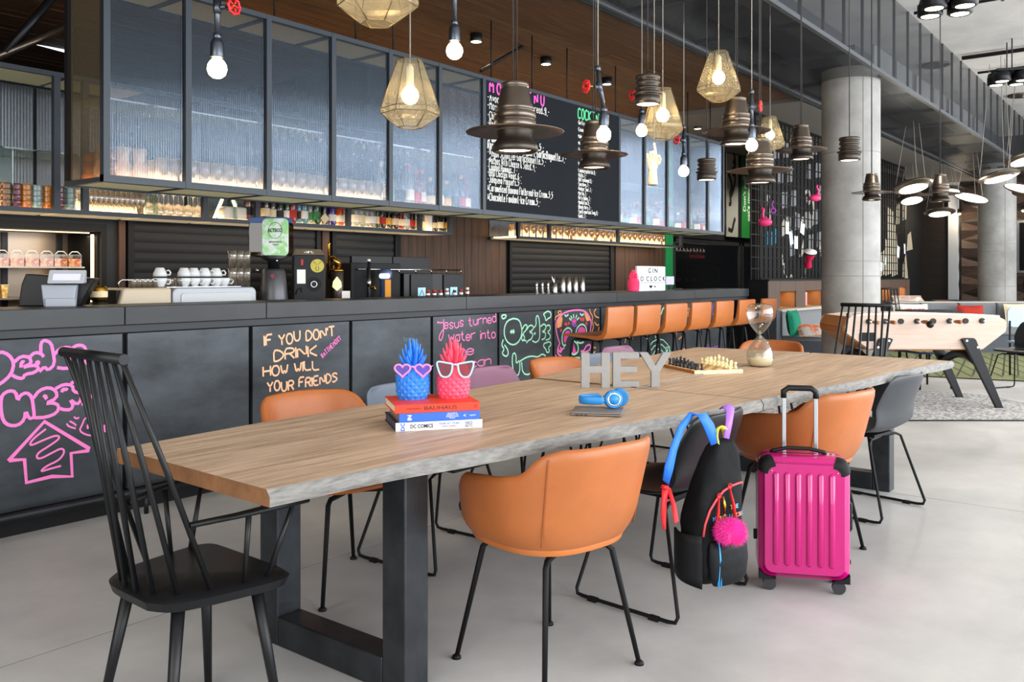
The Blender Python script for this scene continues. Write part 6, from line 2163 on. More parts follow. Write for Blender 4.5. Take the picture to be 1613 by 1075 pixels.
obj('screen', MB().add([(sc(1), -.0845, sc(41)), (sc(40), -.0845, sc(41)), (sc(40), -.0555, sc(52.5)), (sc(1), -.0555, sc(52.5))], [(0, 1, 2, 3)]), M('lcd', '#b8b8e0', .3, emit=.5, ecol='#c4c6ec'), dsp)
obj('neck', MB().box(sc(14), -.04, sc(30), sc(22), -.02, sc(38)), m_black, tl)
p = base_at(156, 5.0, .92)
lt = thing('brass_tap', 'small lit brass and black tap head behind the till', 'tap', p)
obj('column', MB().lathe([(.05, 0), (.05, .19), (.04, .20)], 16), m_black, lt)
obj('head', MB().lathe([(.034, .2), (.045, .21), (.045, .28), (.034, .29)], 16), m_brass, lt)
obj('band', MB().lathe([(.047, .225), (.047, .26)], 16, cap=False), l_cream, lt)
# espresso machine
e0, e1 = base_at(182, 5.0, .92), base_at(404, 5.0, .92)
es = thing('espresso_machine', 'long white espresso machine behind the counter with cups on top', 'espresso machine', ((e0.x + e1.x) / 2, 5.16, .90))
EW = e1.x - e0.x
ZE = 1.195 - .90
m_cream = M('cream_enamel', '#b8a890', .35)
m_silv = M('silver_enamel', '#8e9196', .35, .3)
obj('body', MB().box(-EW / 2 + .02, -.13, 0, EW / 2 - .02, .16, ZE - .012), m_matt, es)
obj('left_panel', MB().prism([(-EW / 2, .12), (-EW / 2 + .05, ZE), (-EW / 2 + .36, ZE), (-EW / 2 + .36, .12)], lambda a, b_: (a, .165, b_), lambda a, b_: (a, -.16, b_)), m_cream, es, bevel=.015, seg=3)
obj('front_panel', MB().prism(rrect(-EW / 2 + .365, .12, EW / 2, ZE, .04), lambda a, b_: (a, .165, b_), lambda a, b_: (a, -.16, b_)), m_silv, es, bevel=.008)
obj('trim', MB().prism(rrect(-EW / 2 + .42, .15, EW / 2 - .04, ZE - .035, .02), lambda a, b_: (a, -.155, b_), lambda a, b_: (a, -.166, b_)), M('trim_white', '#b4b6ba', .4), es, bevel=.003)
obj('rail', MB().tube([(-EW / 2 + .04, -.12, ZE), (-EW / 2 + .04, -.12, ZE + .035), (-EW / 2 + .06, -.12, ZE + .05), (-EW / 2 + .26, -.12, ZE + .05), (-EW / 2 + .27, -.12, ZE + .02)], .004, 6), m_chrome, es)
obj('cup_tray', MB().box(-EW / 2 + .36, -.1, ZE, EW / 2 - .08, .15, ZE + .005), m_alu, es)
m_china = M('white_china', '#cfd1d3', .25)
cup = (MB().lathe([(.022, 0), (.026, .004), (.040, .035), (.042, .055), (.038, .055), (.034, .03), (0, .008)], 16, cap=False).mesh('cup', m_china),
       MB().tube([(.036, 0, .045), (.058, 0, .045), (.062, 0, .030), (.052, 0, .016), (.036, 0, .020)], .005, 6).mesh('handle', m_china))
zc = .90 + ZE + .005
cl = []
for u, lv in ((252, 0), (252, 1), (290, 0), (290, 1), (305, 0), (305, 1), (322, 0), (322, 1), (340, 0), (340, 1), (352, 0)):
    cl.append((u, lv))
for k, (u, lv) in enumerate(cl):
    b = base_at(u, 5.06 + .03 * (k % 2), zc)
    up = lv == 1
    t = thing('coffee_cup', 'white coffee cup on the espresso machine, %s layer, %s from the left' % ('upper upturned' if up else 'lower', ['first', 'first', 'second', 'second', 'third', 'third', 'fourth', 'fourth', 'fifth', 'fifth', 'last'][k]), 'cup',
              (b.x, b.y, zc + (.120 if up else 0)), R(-30), 'coffee cups on the espresso machine')
    if up:
        t.rotation_euler = (PI, 0, R(-30))
    obj('cup', cup[0], None, t)
    obj('handle', cup[1], None, t)
sg = tumbler_mesh(.026, .055, m_tum, 'shot_glass', 12)
scatter('shot_glass', sg, ['small glass on the espresso machine, %s from the left rail' % o_ for o_ in ('first', 'second', 'third', 'fourth', 'fifth', 'sixth', 'seventh', 'eighth')], 'glass', 'small glasses on the espresso machine',
        [base_at(u, 5.06, .90 + ZE + (.0 if u < 245 else .005)) for u in (209, 217, 226, 234, 243, 268, 282, 297)])
tall = tumbler_mesh(.030, .12, m_tum, 'latte_glass', 14)
ll = []
for u, j in ((352, 1), (366, 0), (377, 0), (388, 0), (366, 1), (377, 1), (388, 1)):
    ll.append(base_at(u, 5.08 if j else 5.05, zc + .118 * j if u > 355 else zc))
ll = ll[1:]
scatter('latte_glass', tall, ['latte glass at the right end of the espresso machine, %s' % o_ for o_ in ('lower left', 'lower middle', 'lower right', 'stacked on the left one', 'stacked on the middle one', 'stacked on the right one')], 'glass', 'latte glasses on the espresso machine', ll)

# grinder
p = base_at(431, 5.08, .90)
gr = thing('coffee_grinder', 'dark coffee grinder with a tall bean hopper and green printed panel', 'grinder', p, VIEW)
Lg = depth(p) / CAM_F
g = lambda px: px * Lg
zb = lambda v: CAM_H - (v - 434.5) * Lg - .90
obj('body', MB().lathe([(g(22), 0), (g(22), zb(470)), (g(18), zb(428)), (g(15), zb(424))], 24), M('grinder_grey', '#4c4c50', .35, .5), gr)
obj('neck', MB().lathe([(g(9), zb(426)), (g(9), zb(412)), (g(26), zb(403))], 20), m_black, gr)
hop = obj('hopper', MB().prism(rrect(-g(36), zb(405), g(26), zb(347), g(9)), lambda a, b_: (a, .10, b_), lambda a, b_: (a, -.055, b_)), mix_glass('hopper_plastic', '#7a5a44', .08, .06, .35, '#4a3428', fres=False), gr, bevel=.006)
obj('lid', MB().box(-g(35), -.06, zb(352), g(24), .105, zb(343)), M('lid_blue', '#3a5a98', .4), gr, bevel=.004)
obj('beans', MB().box(-g(31), -.045, zb(398), -g(22), .09, zb(356)), M('coffee_beans', '#7a4a28', .6, 0, .3, 90), gr)
pn = obj('panel', MB().prism(rrect(-g(14), zb(404), g(27), zb(345), g(8)), lambda a, b_: (a, -.058, b_), lambda a, b_: (a, -.066, b_)), M('eco_panel', '#9ad88e', .5, 0, col2='#dfe8e4', scale=14, contrast=(.42, .55)), gr, bevel=.002)
obj('ring', MB().tube([(g(6.5 + 10.5 * math.cos(a * PI / 16)), -.0665, zb(364 - 12.5 * math.sin(a * PI / 16))) for a in range(32)], .0016, 5, closed=True), m_ink, pn)
text_mesh('lettering', 'ALTECO', g(7.6), m_ink, pn, (g(6.5), -.068, zb(364)), FR, .0004, sx=.80, bold=.0010)
text_mesh('lettering', 'BIOLOGICO', g(3.6), m_ink, pn, (g(7), -.068, zb(382)), FR, .0004, bold=.0003)
text_mesh('lettering', 'Organic', g(3), m_ink, pn, (g(7), -.068, zb(386)), FR, .0004)
obj('badge', MB().prism([(-.016, .012), (0, -.018), (.016, .012), (.014, .02), (-.014, .02)], lambda a, b_: (a + .02, -g(21) + .004, b_ + zb(437)), lambda a, b_: (a + .02, -g(21) - .004, b_ + zb(437))), M('badge_plum', '#7a1a38', .4), gr)
obj('knob', MB().sphere((g(-24), -.02, zb(426)), .012, 10, 8), m_chrome, gr)
obj('spout', MB().sphere((g(8), -.05, zb(411)), .009, 10, 8), m_chrome, gr)
# ice-cold dispenser
p = base_at(487, 5.02, .90)
dp_ = thing('shot_dispenser', 'black boxy chilled shot dispenser with a round gold badge', 'dispenser', p, VIEW + R(18))
Lg = depth(p) / CAM_F
g = lambda px: px * Lg
zb = lambda v: CAM_H - (v - 434.5) * Lg - .90
obj('body', MB().box(-g(24), -.02, 0, g(24), .17, zb(402)), M('dispenser_black', '#101214', .45, spec=.3), dp_, bevel=.006)
obj('top', MB().prism([(-g(24), zb(402)), (g(24), zb(402)), (g(18), zb(393)), (-g(20), zb(393))], lambda a, b_: (a, .16, b_), lambda a, b_: (a, -.018, b_)), m_brass if False else M('dispenser_top', '#4a3a20', .4, .3), dp_)
st18 = text_mesh('lettering', '-18°C', g(6), m_inkw, dp_, (g(-1), -.02, zb(397.5)), (R(70), 0, 0), .0006, bold=.0008)
st18['kind'] = 'stuff'
obj('badge', MB().tube([(g(12), -.021, zb(419)), (g(12), -.027, zb(419))], g(10.5), 24), M('badge_gold', '#b8a83a', .4), dp_)
st_m = MB()
for s in (-1, 1):
    ribbon(st_m, [(s * g(1), zb(418)), (s * g(3.5), zb(414)), (s * g(6), zb(411.5)), (s * g(5), zb(415))], .003, lambda a, b_: (a + g(12), -.0275, b_))
    ribbon(st_m, [(s * g(1), zb(420)), (s * g(2.6), zb(423)), (s * g(1), zb(427))], .004, lambda a, b_: (a + g(12), -.0275, b_))
obj('badge_print', st_m, M('badge_dark', '#3a3a18', .5), dp_)
fan = obj('fan_grille', MB().tube([(g(7) + g(10.5) * math.cos(a * PI / 16), -.022, zb(448) + g(10.5) * math.sin(a * PI / 16)) for a in range(32)], .0022, 6, closed=True), m_matt, dp_)
for rr3 in (7.5, 4.5):
    obj('ring', MB().tube([(g(7) + g(rr3) * math.cos(a * PI / 12), -.022, zb(448) + g(rr3) * math.sin(a * PI / 12)) for a in range(24)], .003, 6, closed=True), m_matt if rr3 > 5 else m_inkw, fan)
obj('notice', MB().box(-g(19), -.0225, zb(447), -g(6), -.02, zb(425)), l_white, dp_)
obj('switch', MB().box(-g(13), -.025, zb(418), -g(9.5), -.02, zb(409)), c_red, dp_)
obj('cable', MB().tube([(-g(21), -.024, zb(464)), (-g(19), -.03, zb(457)), (-g(13), -.03, zb(453)), (-g(12), -.03, zb(460))], .004, 6), m_matt, dp_)
# brass tap columns
p = base_at(531, 5.0, .90)
tp = thing('beer_tap', 'dark tap column with a lit gold crest and tilted gold top', 'beer tap', p, VIEW)
Lg = depth(p) / CAM_F
g = lambda px: px * Lg
zb = lambda v: CAM_H - (v - 434.5) * Lg - .90
obj('column', MB().lathe([(g(10), 0), (g(10), zb(428)), (g(9), zb(427))], 20), M('tap_plum', '#3a3030', .3, .6), tp)
obj('collar', MB().lathe([(g(10.4), zb(428)), (g(10.4), zb(425)), (g(6), zb(424)), (g(6), zb(418))], 20), m_brass, tp)
q = Matrix.Translation((-g(2), 0, zb(411))) @ Matrix.Rotation(R(40), 4, 'Y')
obj('top', MB().lathe([(0, -.012), (g(10), -.008), (g(11), 0), (g(8), .016), (0, .022)], 20, mat=q), m_brass, tp)
obj('crest', MB().prism([(0, zb(436)), (g(6), zb(444)), (g(7), zb(452)), (0, zb(458)), (-g(7), zb(452)), (-g(6), zb(444))], lambda a, b_: (a + g(2), -g(9), b_), lambda a, b_: (a + g(2), -g(11.5), b_)), M('lit_crest', '#ffdf90', .4, emit=1.5, ecol='#ffcf70'), tp)
obj('lever', MB().tube([(-g(12), .0, zb(440)), (-g(13), .0, zb(385)), (-g(12), .0, zb(382))], g(2.2), 8), m_brass, tp)
p = base_at(545, 4.93, ZT)
cd_ = thing('menu_card', 'small white card standing beside the gold tap', 'card', p, VIEW)
obj('card', MB().box(-.03, -.002, 0, .03, 0, .052), l_white, cd_)
obj('foot', MB().box(-.02, 0, 0, .02, .02, .003), l_white, cd_)
p = base_at(581, 5.04, .90)
t3 = thing('beer_tap', 'slim black tap lever with a white cap beside the lit white sign', 'beer tap', p, VIEW)
Lg = depth(p) / CAM_F
obj('lever', MB().tube([(0, 0, 0), (0, 0, zb(455)), (0, 0, zb(412))], [.012, .016, .013], 10), m_black, t3)
obj('tip', MB().lathe([(.014, zb(412)), (.013, zb(409)), (0, zb(408))], 10), l_white, t3)
obj('collar', MB().lathe([(.018, zb(452)), (.018, zb(440))], 12), m_chrome, t3)
obj('spout', MB().tube([(.0, 0, zb(455)), (.05, -.02, zb(452)), (.055, -.02, zb(458))], .008, 8), m_brass, t3)
p = base_at(607, 5.02, .90)
t4 = thing('beer_tap', 'blue-grey beer font with a lit white name plate and orange stripe', 'beer tap', p, VIEW)
Lg = depth(p) / CAM_F
obj('column', MB().lathe([(g(9), 0), (g(9), zb(440)), (g(11), zb(436)), (g(11), zb(428)), (g(8), zb(424))], 20), M('font_blue', '#4a5876', .35, .3), t4)
obj('stripe', MB().box(g(1), -g(9.8), 0, g(9.5), -g(5), zb(441)), M('font_orange', '#e8961e', .4), t4)
np_ = obj('name_plate', MB().prism(rrect(-g(8), zb(439), g(9), zb(431), g(3.5)), lambda a, b_: (a, -g(10), b_), lambda a, b_: (a, -g(12.5), b_)), M('lit_plate', '#eef0ff', .4, emit=.8, ecol='#dfe4ff'), t4)
text_mesh('lettering', 'Guness', g(5.4), M('ink_navy', '#2a3058', .5), np_, (g(.5), -g(12.6), zb(435)), FR, .0004, sx=.8)
# black twin coffee machine with steel rail
m0, m1 = base_at(556, 5.1, .90), base_at(726, 5.1, .90)
mc = thing('coffee_machine', 'black twin coffee machine with two pale blue logo plates and a chrome cup rail', 'coffee machine', (m0.x, 5.1, .90))
MWd = m1.x - m0.x
zt_ = 1.29 - .90
obj('housing', MB().box(.55, 0, 0, MWd, .32, zt_), m_black, mc, bevel=.006)
obj('left_module', MB().box(0, .02, 0, .53, .32, zt_ + .08), m_matt, mc, bevel=.006)
for x in (.62, 1.02):
    mo = obj('module', MB().box(x, -.012, .08, x + .26, 0, zt_ - .01), M('module_slate', '#101215', .4, spec=.25), mc, bevel=.003)
    obj('logo_plate', MB().box(x + .08, -.015, .17, x + .17, -.012, .27), M('logo_blue', '#8ab4cc', .4, emit=.4, ecol='#9cc4dc'), mo)
    obj('chevron', MB().add([(x + .09, -.0155, .18), (x + .125, -.0155, .235), (x + .16, -.0155, .18), (x + .16, -.0155, .20), (x + .125, -.0155, .26), (x + .09, -.0155, .20)], [(0, 1, 4, 5), (1, 2, 3, 4)]), M('logo_blue_dark', '#5c88a4', .4), mo)
    text_mesh('lettering', 'FRANKE', .022, l_white, mo, (x + .125, -.0135, .135), FR, .0004)
rl = MB().tube([(.05, .0, zt_ + .03), (MWd, .0, zt_ + .03)], .006, 6)
obj('cup_rail', rl, m_chrome, mc)
for k in range(6):
    obj('rail_post', MB().tube([(.3 + k * .19, 0, zt_ + .03), (.31 + k * .19, 0, zt_ - .0)], .005, 6), m_chrome, mc)
obj('drip_tray', MB().box(.58, -.06, .0, 1.0, .0, .06), m_matt, mc)
m2 = thing('menu_screen', 'dark flat screen standing behind the twin coffee machine', 'screen', base_at(618, 5.455, .90))
for k in range(2):
    obj('panel', MB().box(-.46 + k * .47, 0, 0, .0 + k * .47, .03, .535), M('screen_dark', '#0c0d10', .4, spec=.25), m2, bevel=.003)
# little bottles on the counter
for k, (u, h, c_, b_) in enumerate(((674, .050, c_red, g_red), (684, .050, c_red, g_red), (694, .050, c_red, g_clear), (704, .062, c_white, g_clear), (716, .045, c_black, g_clear), (726, .052, c_red, g_clear), (736, .066, c_white, g_red))):
    t = thing('mini_bottle', 'small bottle on the counter before the coffee machine, %s from the left' % ['first', 'second', 'third', 'fourth', 'fifth', 'sixth', 'seventh'][k], 'bottle', base_at(u, 4.78, ZT), 0, 'small bottles on the counter')
    obj('body', MB().lathe([(.016, 0), (.0175, .004), (.0175, h * .62), (.012, h * .72)], 12), b_, t)
    obj('label', MB().lathe([(.0178, h * .2), (.0178, h * .5)], 12, cap=False), l_white, t)
    obj('cap', MB().lathe([(.0145, h * .70), (.0145, h), (0, h)], 12), c_, t)
# steel bar tools
m_ham = M('hammered_steel', '#c4c4c4', .22, 1., .1, 60, .3, 160)
jg = MB().lathe([(.020, 0), (.021, .002), (.010, .06), (.011, .064), (.016, .112), (.014, .112), (.008, .066), (0, .064)], 16, cap=False).mesh('jigger', m_chrome)
scatter('jigger', jg, ['steel jigger on the counter, first from the left', 'steel jigger on the counter, second from the left', 'steel jigger on the counter, beside the stirrer pot'], 'jigger', 'jiggers on the counter', [base_at(845, 4.75, ZT), base_at(854, 4.75, ZT), base_at(863, 4.75, ZT)])
pot = thing('stirrer_pot', 'steel pot with bar stirrers and a strainer', 'pot', base_at(873.5, 4.75, ZT))
obj('pot', MB().lathe([(.026, 0), (.027, .004), (.027, .10), (.024, .10), (.024, .01)], 18), m_ham, pot)
for k, (dx, dz) in enumerate(((-.05, .17), (-.03, .155), (.0, .15), (.025, .165))):
    obj('stirrer', MB().tube([(0, 0, .02), (dx * .5, .004 * k, .11), (dx, .004 * k, dz)], [.0025, .0025, .007], 6), m_chrome, pot)
sk_ = MB().lathe([(.028, 0), (.030, .003), (.024, .16), (.022, .16), (.026, .01)], 20, cap=False).mesh('shaker', m_ham)
scatter('shaker', sk_, ['hammered steel shaker, first of four upturned on the counter', 'hammered steel shaker, second of four on the counter', 'hammered steel shaker, third of four on the counter', 'hammered steel shaker, last of four on the counter'], 'shaker', 'hammered shakers on the counter', [base_at(u, 4.75, ZT) for u in (886, 895.5, 906, 917)])
p = base_at(998, 4.72, ZT)
pineapple('hot pink pineapple ornament on the counter beside the white lightbox', M('pineapple_hot', '#f03a6a', .5, emit=.25, ecol='#f03a6a'), (p.x, p.y, ZT), 1.12)
p = base_at(1007.5, 4.70, ZT)
p2_ = base_at(1048, 4.70, ZT)
lbx = thing('lightbox', 'white cinema lightbox on the counter reading GIN O CLOCK', 'lightbox', (p.x, p.y, ZT), 0)
LWd = p2_.x - p.x
LH = .265
LWd = LWd * 1.0
m_lb = M('lightbox_face', '#eceef4', .5, emit=.55, ecol='#eef0f8')
obj('face', MB().box(0, 0, 0, LWd, .03, LH), m_lb, lbx, bevel=.003)
obj('frame', MB().box(-.004, .03, -.0, LWd + .004, .05, LH + .004), l_white, lbx)
for z in (LH / 3, 2 * LH / 3):
    obj('track', MB().box(0, -.003, z - .0035, LWd, 0, z + .0035), M('track_grey', '#85878d', .5), lbx)
for tx, z in (('G I N', 5 / 6), ('O  C L O C K', .5)):
    text_mesh('lettering', tx, .075, m_ink, lbx, (LWd / 2, -.002, LH * z - .004), FR, .0008, sx=1.25 if len(tx) < 8 else 1.28, bold=.0018)
hb = [(16 * math.sin(a * PI / 12) ** 3 * .0015, .0014 * (13 * math.cos(a * PI / 12) - 5 * math.cos(a * PI / 6) - 2 * math.cos(a * PI / 4) - math.cos(a * PI / 3))) for a in range(24)]
obj('heart', MB().prism([(a * 1.6, b_) for a, b_ in hb][::-1], lambda a, b_: (a + LWd * .42, -.001, b_ + LH / 6), lambda a, b_: (a + LWd * .42, -.003, b_ + LH / 6)), m_ink, lbx)
stp = [((.018 if k % 2 == 0 else .008) * math.sin(k * PI / 5) * 1.4, (.018 if k % 2 == 0 else .008) * math.cos(k * PI / 5)) for k in range(10)]
obj('star', MB().prism(stp[::-1], lambda a, b_: (a + LWd * .58, -.001, b_ + LH / 6), lambda a, b_: (a + LWd * .58, -.003, b_ + LH / 6)), m_ink, lbx)
t5 = thing('card_terminal', 'small till display with a pale lit screen right of the lightbox', 'till', base_at(1055, 5.1, .90), VIEW)
obj('stand', MB().box(-.02, 0, 0, .02, .03, .26), m_black, t5)
obj('screen', MB().box(-.05, -.02, .26, .05, .0, .36), M('lcd', '#b8b8e0', .3), t5)
obj('base', MB().box(.09, .03, 0, .12, .08, .20).box(.05, .0, .2, .16, .1, .215), m_black, t5)

# ------------------------------------------------------------------ glazed fridges and graphic panels past the green post
fx0, fx1, fxm = 11.80, 15.05, 14.33
fr_ = thing('bottle_fridge', 'dark glass-fronted bottle fridge beyond the green upright', 'fridge', (0, 0, 0))
fz = 1.84
obj('cabinet', MB().box(fx0, WB + .5, 0, fx1, WB + .55, fz).box(fx0, WB, 0, fx0 + .05, WB + .5, fz).box(fx1 - .05, WB, 0, fx1, WB + .5, fz).box(fx0, WB, fz - .04, fx1, WB + .5, fz).box(fx0, WB, 0, fx1, WB + .5, .3), m_matt, fr_)
m_fd = M('fridge_frame', '#4a4a4a', .4, .5)
for x in (fx0 + .06, fxm - .06, fxm + .06, fx1 - .05):
    obj('door_frame', MB().box(x - .035, WB - .03, .3, x + .035, WB - .0, fz), m_fd, fr_)
obj('door_frame', MB().box(fx0, WB - .03, fz - .06, fx1, WB, fz), m_fd, fr_)
for x0, x1 in ((fx0 + .1, fxm - .1), (fxm + .1, fx1 - .09)):
    obj('door_glass', MB().box(x0, WB - .02, .3, x1, WB - .012, fz - .06), mix_glass('fridge_glass', '#b8b0ac', .12, .04), fr_)
area('fridge_light', (12.9, WB + .12, 1.79), (0, 0, 0), 1.8, .1, 9, (1, .95, .9))  # added fill lamp that lifts the dark shelves behind the fridge glass
for z in (.75, 1.13, 1.52):
    obj('shelf', MB().box(fx0 + .06, WB + .05, z - .02, fx1 - .06, WB + .48, z), m_steel, fr_)
for k in range(10):
    bottle('dark bottle on the middle fridge shelf, %s from the left' % ORD[k], (12.05 + k * .13, WB + .2, 1.13), .24, .035, g_dark if k % 2 else g_clear, c_silver, l_white if k % 2 else l_black, 'bottles in the glass fridge')
for k in range(12):
    bottle('dark bottle on the top fridge shelf, %s from the left' % ORD[k], (12.0 + k * .12, WB + .2, 1.52), .22, .034, g_dark, c_black, l_red if k > 6 else l_black, 'bottles on the top fridge shelf')
mw_ = thing('microwave', 'dull metal box with a pale front strip inside the glass fridge', 'microwave', (13.25, WB + .1, 1.13))
obj('case', MB().box(0, 0, 0, .5, .35, .32), m_chin, mw_, bevel=.006)
obj('strip', MB().box(.38, -.006, .04, .46, 0, .28), l_white, mw_)
# graphic panels above the fridge
gp = thing('graphic_panel', 'row of tall printed panels, one bright green with a cat saying, above the fridge', 'wall panel', (0, WB - .02, 0))
zt0, zt1 = 1.93, 3.34
for x0, x1, m_ in ((13.75, 14.22, 'p'), (14.22, 14.35, 'b'), (14.36, 14.78, 'g'), (14.79, 15.0, 'b'), (15.0, 15.25, 'p')):
    o = obj('panel', MB().box(x0, 0, zt0, x1 - .01, .02, zt1), {'p': M('panel_pale', '#b8b4a8', .6), 'b': M('panel_black', '#1a1a1a', .6), 'g': M('panel_green', '#2c8a3c', .5)}[m_], gp)
    if m_ == 'p':
        mb = MB()
        rm2 = random.Random(int(x0 * 10))
        for k in range(5):
            q = [(x0 + .05 + rm2.random() * .3 * (x1 - x0) / .47, zt0 + .1 + rm2.random() * 1.1)]
            for j in range(6):
                q.append((min(x1 - .06, max(x0 + .05, q[-1][0] + rm2.uniform(-.09, .09))), q[-1][1] + rm2.uniform(-.05, .16)))
            ribbon(mb, chaikin(q, 2), .07, lambda a, b_: (a, -.002, b_))
        obj('panel_print', mb, MATS['panel_black'] if x0 < 14 else MATS['panel_green'], o)
    if m_ == 'g':
        for k, tx in enumerate(('Don\'t pull', 'cat\'s moustache')):
            text_mesh('lettering', tx, .155, l_white, o, (x0 + .12 + k * .17, -.003, 2.2 + .5 * (1.0 if k == 0 else 1.05)), (R(90), R(-90), 0), .001, bold=.004)
# ================================================================== THE LOUNGE
GY = 4.30
lw = thing('niche_wall', 'low dark oak wall with small lit niches below the black grid', 'low wall', (0, 0, 0))
nich = [(11.236, 11.819), (12.192, 12.884), (13.4, 14.0), (14.6, 15.2), (15.956, 16.564), (17.166, 17.62)]
m_nwood = M('niche_wood', '#94663e', .5, 0, .1, 8)
edges = [10.83] + [e for n in nich for e in n] + [17.9]
for i in range(0, len(edges), 2):
    x0, x1 = edges[i], edges[i + 1]
    obj('panel', MB().box(x0 + .004, GY, 0, x1 - .004, GY + .03, 1.20), m_wood_d, lw)
for x0, x1 in nich:
    obj('panel', MB().box(x0, GY, 1.06, x1, GY + .03, 1.20), m_wood_d, lw)
    obj('panel', MB().box(x0, GY, 0, x1, GY + .03, .84), m_wood_d, lw)
    obj('niche', MB().add([(x0, GY + .02, .84), (x1, GY + .02, .84), (x1, GY + .24, .84), (x0, GY + .24, .84), (x0, GY + .02, 1.06), (x1, GY + .02, 1.06), (x1, GY + .24, 1.06), (x0, GY + .24, 1.06)],
                          [(0, 1, 2, 3), (7, 6, 5, 4), (3, 2, 6, 7), (0, 3, 7, 4), (2, 1, 5, 6)]), m_nwood, lw)
    area('niche_light', ((x0 + x1) / 2, GY + .10, 1.055), (0, 0, 0), x1 - x0 - .1, .05, 1.1, (1, .66, .32))
obj('cap', MB().box(10.83, GY - .01, 1.20, 17.9, GY + .26, 1.22), m_matt, lw)
obj('back', MB().box(10.83, GY + .245, 0, 17.9, GY + .26, 1.20).box(10.81, GY + .0, 0, 10.83, GY + .26, 1.20), m_matt, lw)
bkx = thing('book', 'pale magazine leaning in the second lit niche', 'book', (12.45, GY + .10, .845), R(10))
obj('cover', MB().box(0, 0, 0, .02, .12, .19).box(.022, 0, 0, .05, .12, .17), l_white, bkx)
obj('spine', MB().box(.055, -.002, 0, .16, .0, .185), M('mag_pink', '#e88a9a', .6), bkx)
bky = thing('book', 'teal and orange books in the niche right of the near column', 'book', (16.12, GY + .08, .845))
obj('cover', MB().box(0, 0, 0, .06, .12, .18), M('mag_orange', '#d8662a', .6), bky)
obj('cover', MB().box(.07, 0, 0, .16, .12, .17), M('mag_teal', '#7ac0b4', .6), bky)
fgx = thing('figurine', 'small dark figurine in the last lit niche', 'figurine', (17.38, GY + .10, .845))
obj('body', MB().lathe([(.05, 0), (.06, .02), (.03, .07), (.045, .10), (.03, .14), (0, .155)], 14), m_dark, fgx)
obj('base', MB().lathe([(.065, 0), (.065, .01), (.05, .012)], 14), m_brass, fgx)

# black steel grid above the low wall
gd = thing('wall_grid', 'black steel rod grid standing on the low oak wall before the mural', 'grid', (0, 0, 0))
x = 10.5
gy_ = GY + .10
m_grid = M('grid_black', '#08080a', .6, spec=.15)
bar_v = MB().box(-.011, -.006, 1.22, .011, .006, 3.34).mesh('upright_bar', m_grid)
while x < 17.9:
    o = obj('upright_bar', bar_v, None, gd, loc=(x, gy_, 0))
    x += .148
z = 1.36
while z < 3.34:
    obj('cross_bar', MB().box(10.46, gy_ - .018, z - .007, 17.9, gy_ - .006, z + .007), m_grid, gd)
    z += .145
obj('foot_bar', MB().box(10.80, gy_ - .012, 1.218, 17.9, gy_ + .012, 1.24).box(10.46, gy_ - .012, 3.33, 17.9, gy_ + .012, 3.36), m_grid, gd)
m_fl = M('flamingo_pink', '#f0387a', .5)
for k, (u, v, s_) in enumerate(((1205, 350, 1), (1284, 312, .9), (1219, 335, .0))):
    if not s_:
        continue
    p = at(u, v, y=gy_ - .06)
    f_ = thing('flamingo_toy', ['pink inflatable flamingo toy hanging low on the grid at its left', 'pink flamingo toy on the grid beside the near column'][k], 'toy', p, VIEW)
    obj('body', MB().sphere((0, 0, 0), .07 * s_, 16, 10, (1.35, .8, .8)), m_fl, f_)
    obj('neck', MB().tube([(-.02 * s_ if k == 0 else .03, 0, .03), (-.03 * s_ if k == 0 else .05, 0, .10), (-.02 * s_ if k == 0 else .02, 0, .16), (-.05 if k == 0 else .03, 0, .19)], .018 * s_, 8), m_fl, f_)
    obj('beak', MB().cyl((-.05 if k == 0 else .03, 0, .19), (-.085 if k == 0 else -.005, 0, .17), .012, .004, 8), m_ink, f_)
for k, (u, v, w2, h2, a, c_) in enumerate(((1240, 359, 9, 20, 0, '#d9d4c4'), (1246, 375, 9, 22, -14, '#b9c4d4'), (1254, 382, 9, 20, 0, '#dfe0e6'), (1264, 360, 11, 18, 14, '#c4d4cc'), (1385, 408, 7, 18, 0, '#d8b4c0'), (1388, 420, 9, 14, 5, '#d8dce4'), (1395, 411, 5, 14, 8, '#b4ccc0'), (1415, 397, 8, 18, 12, '#dce2ea'), (1425, 392, 5, 16, -6, '#dfe2e8'))):
    p = at(u, v, y=gy_ - .022)
    L = depth(p) / CAM_F
    t = thing('paper_note', 'paper note clipped to the black grid, ' + ['upright beige strip', 'tilted pale blue one', 'white one with a red dot', 'grey-green tilted card', 'pink one right of the column', 'white one right of the column', 'slim green one right of the column', 'white tilted card farthest up', 'last white strip before the mural'][k], 'note', p, 0, 'notes on the black grid')
    obj('sheet', MB().box(-w2 * L * .8, -.002, -h2 * L / 2, w2 * L * .8, 0, h2 * L / 2), M('note_' + c_[1:], c_, .8), t, rot=(0, R(a), 0))
    obj('peg', MB().box(-.008, -.006, h2 * L / 2 - .02, .008, .008, h2 * L / 2 + .01), m_ink, t)
    obj('print', MB().box(-w2 * L * .3, -.003, -.03, w2 * L * .3, -.002, .03), M('note_print', '#b8bac0', .8), t, rot=(0, R(a), 0))
p = at(1275, 405, y=gy_ - .12)
dr = thing('hand_drum', 'small red goblet drum with a white head hung on the grid', 'drum', p, VIEW)
q = Matrix.Rotation(R(28), 4, 'X')
obj('shell', MB().lathe([(.05, -.16), (.055, -.15), (.035, -.06), (.085, .06), (.087, .08)], 20, mat=q), M('drum_red', '#c81e4a', .4), dr)
obj('head', MB().lathe([(.09, .075), (.088, .088), (0, .088)], 20, mat=q), l_white, dr)
obj('hoop', MB().lathe([(.091, .06), (.092, .08)], 20, mat=q, cap=False), m_ink, dr)
p = at(1218, 332, y=gy_ - .05)
mk = thing('carnival_mask', 'violet tangled trinket hanging on the grid left of the papers', 'trinket', p, VIEW)
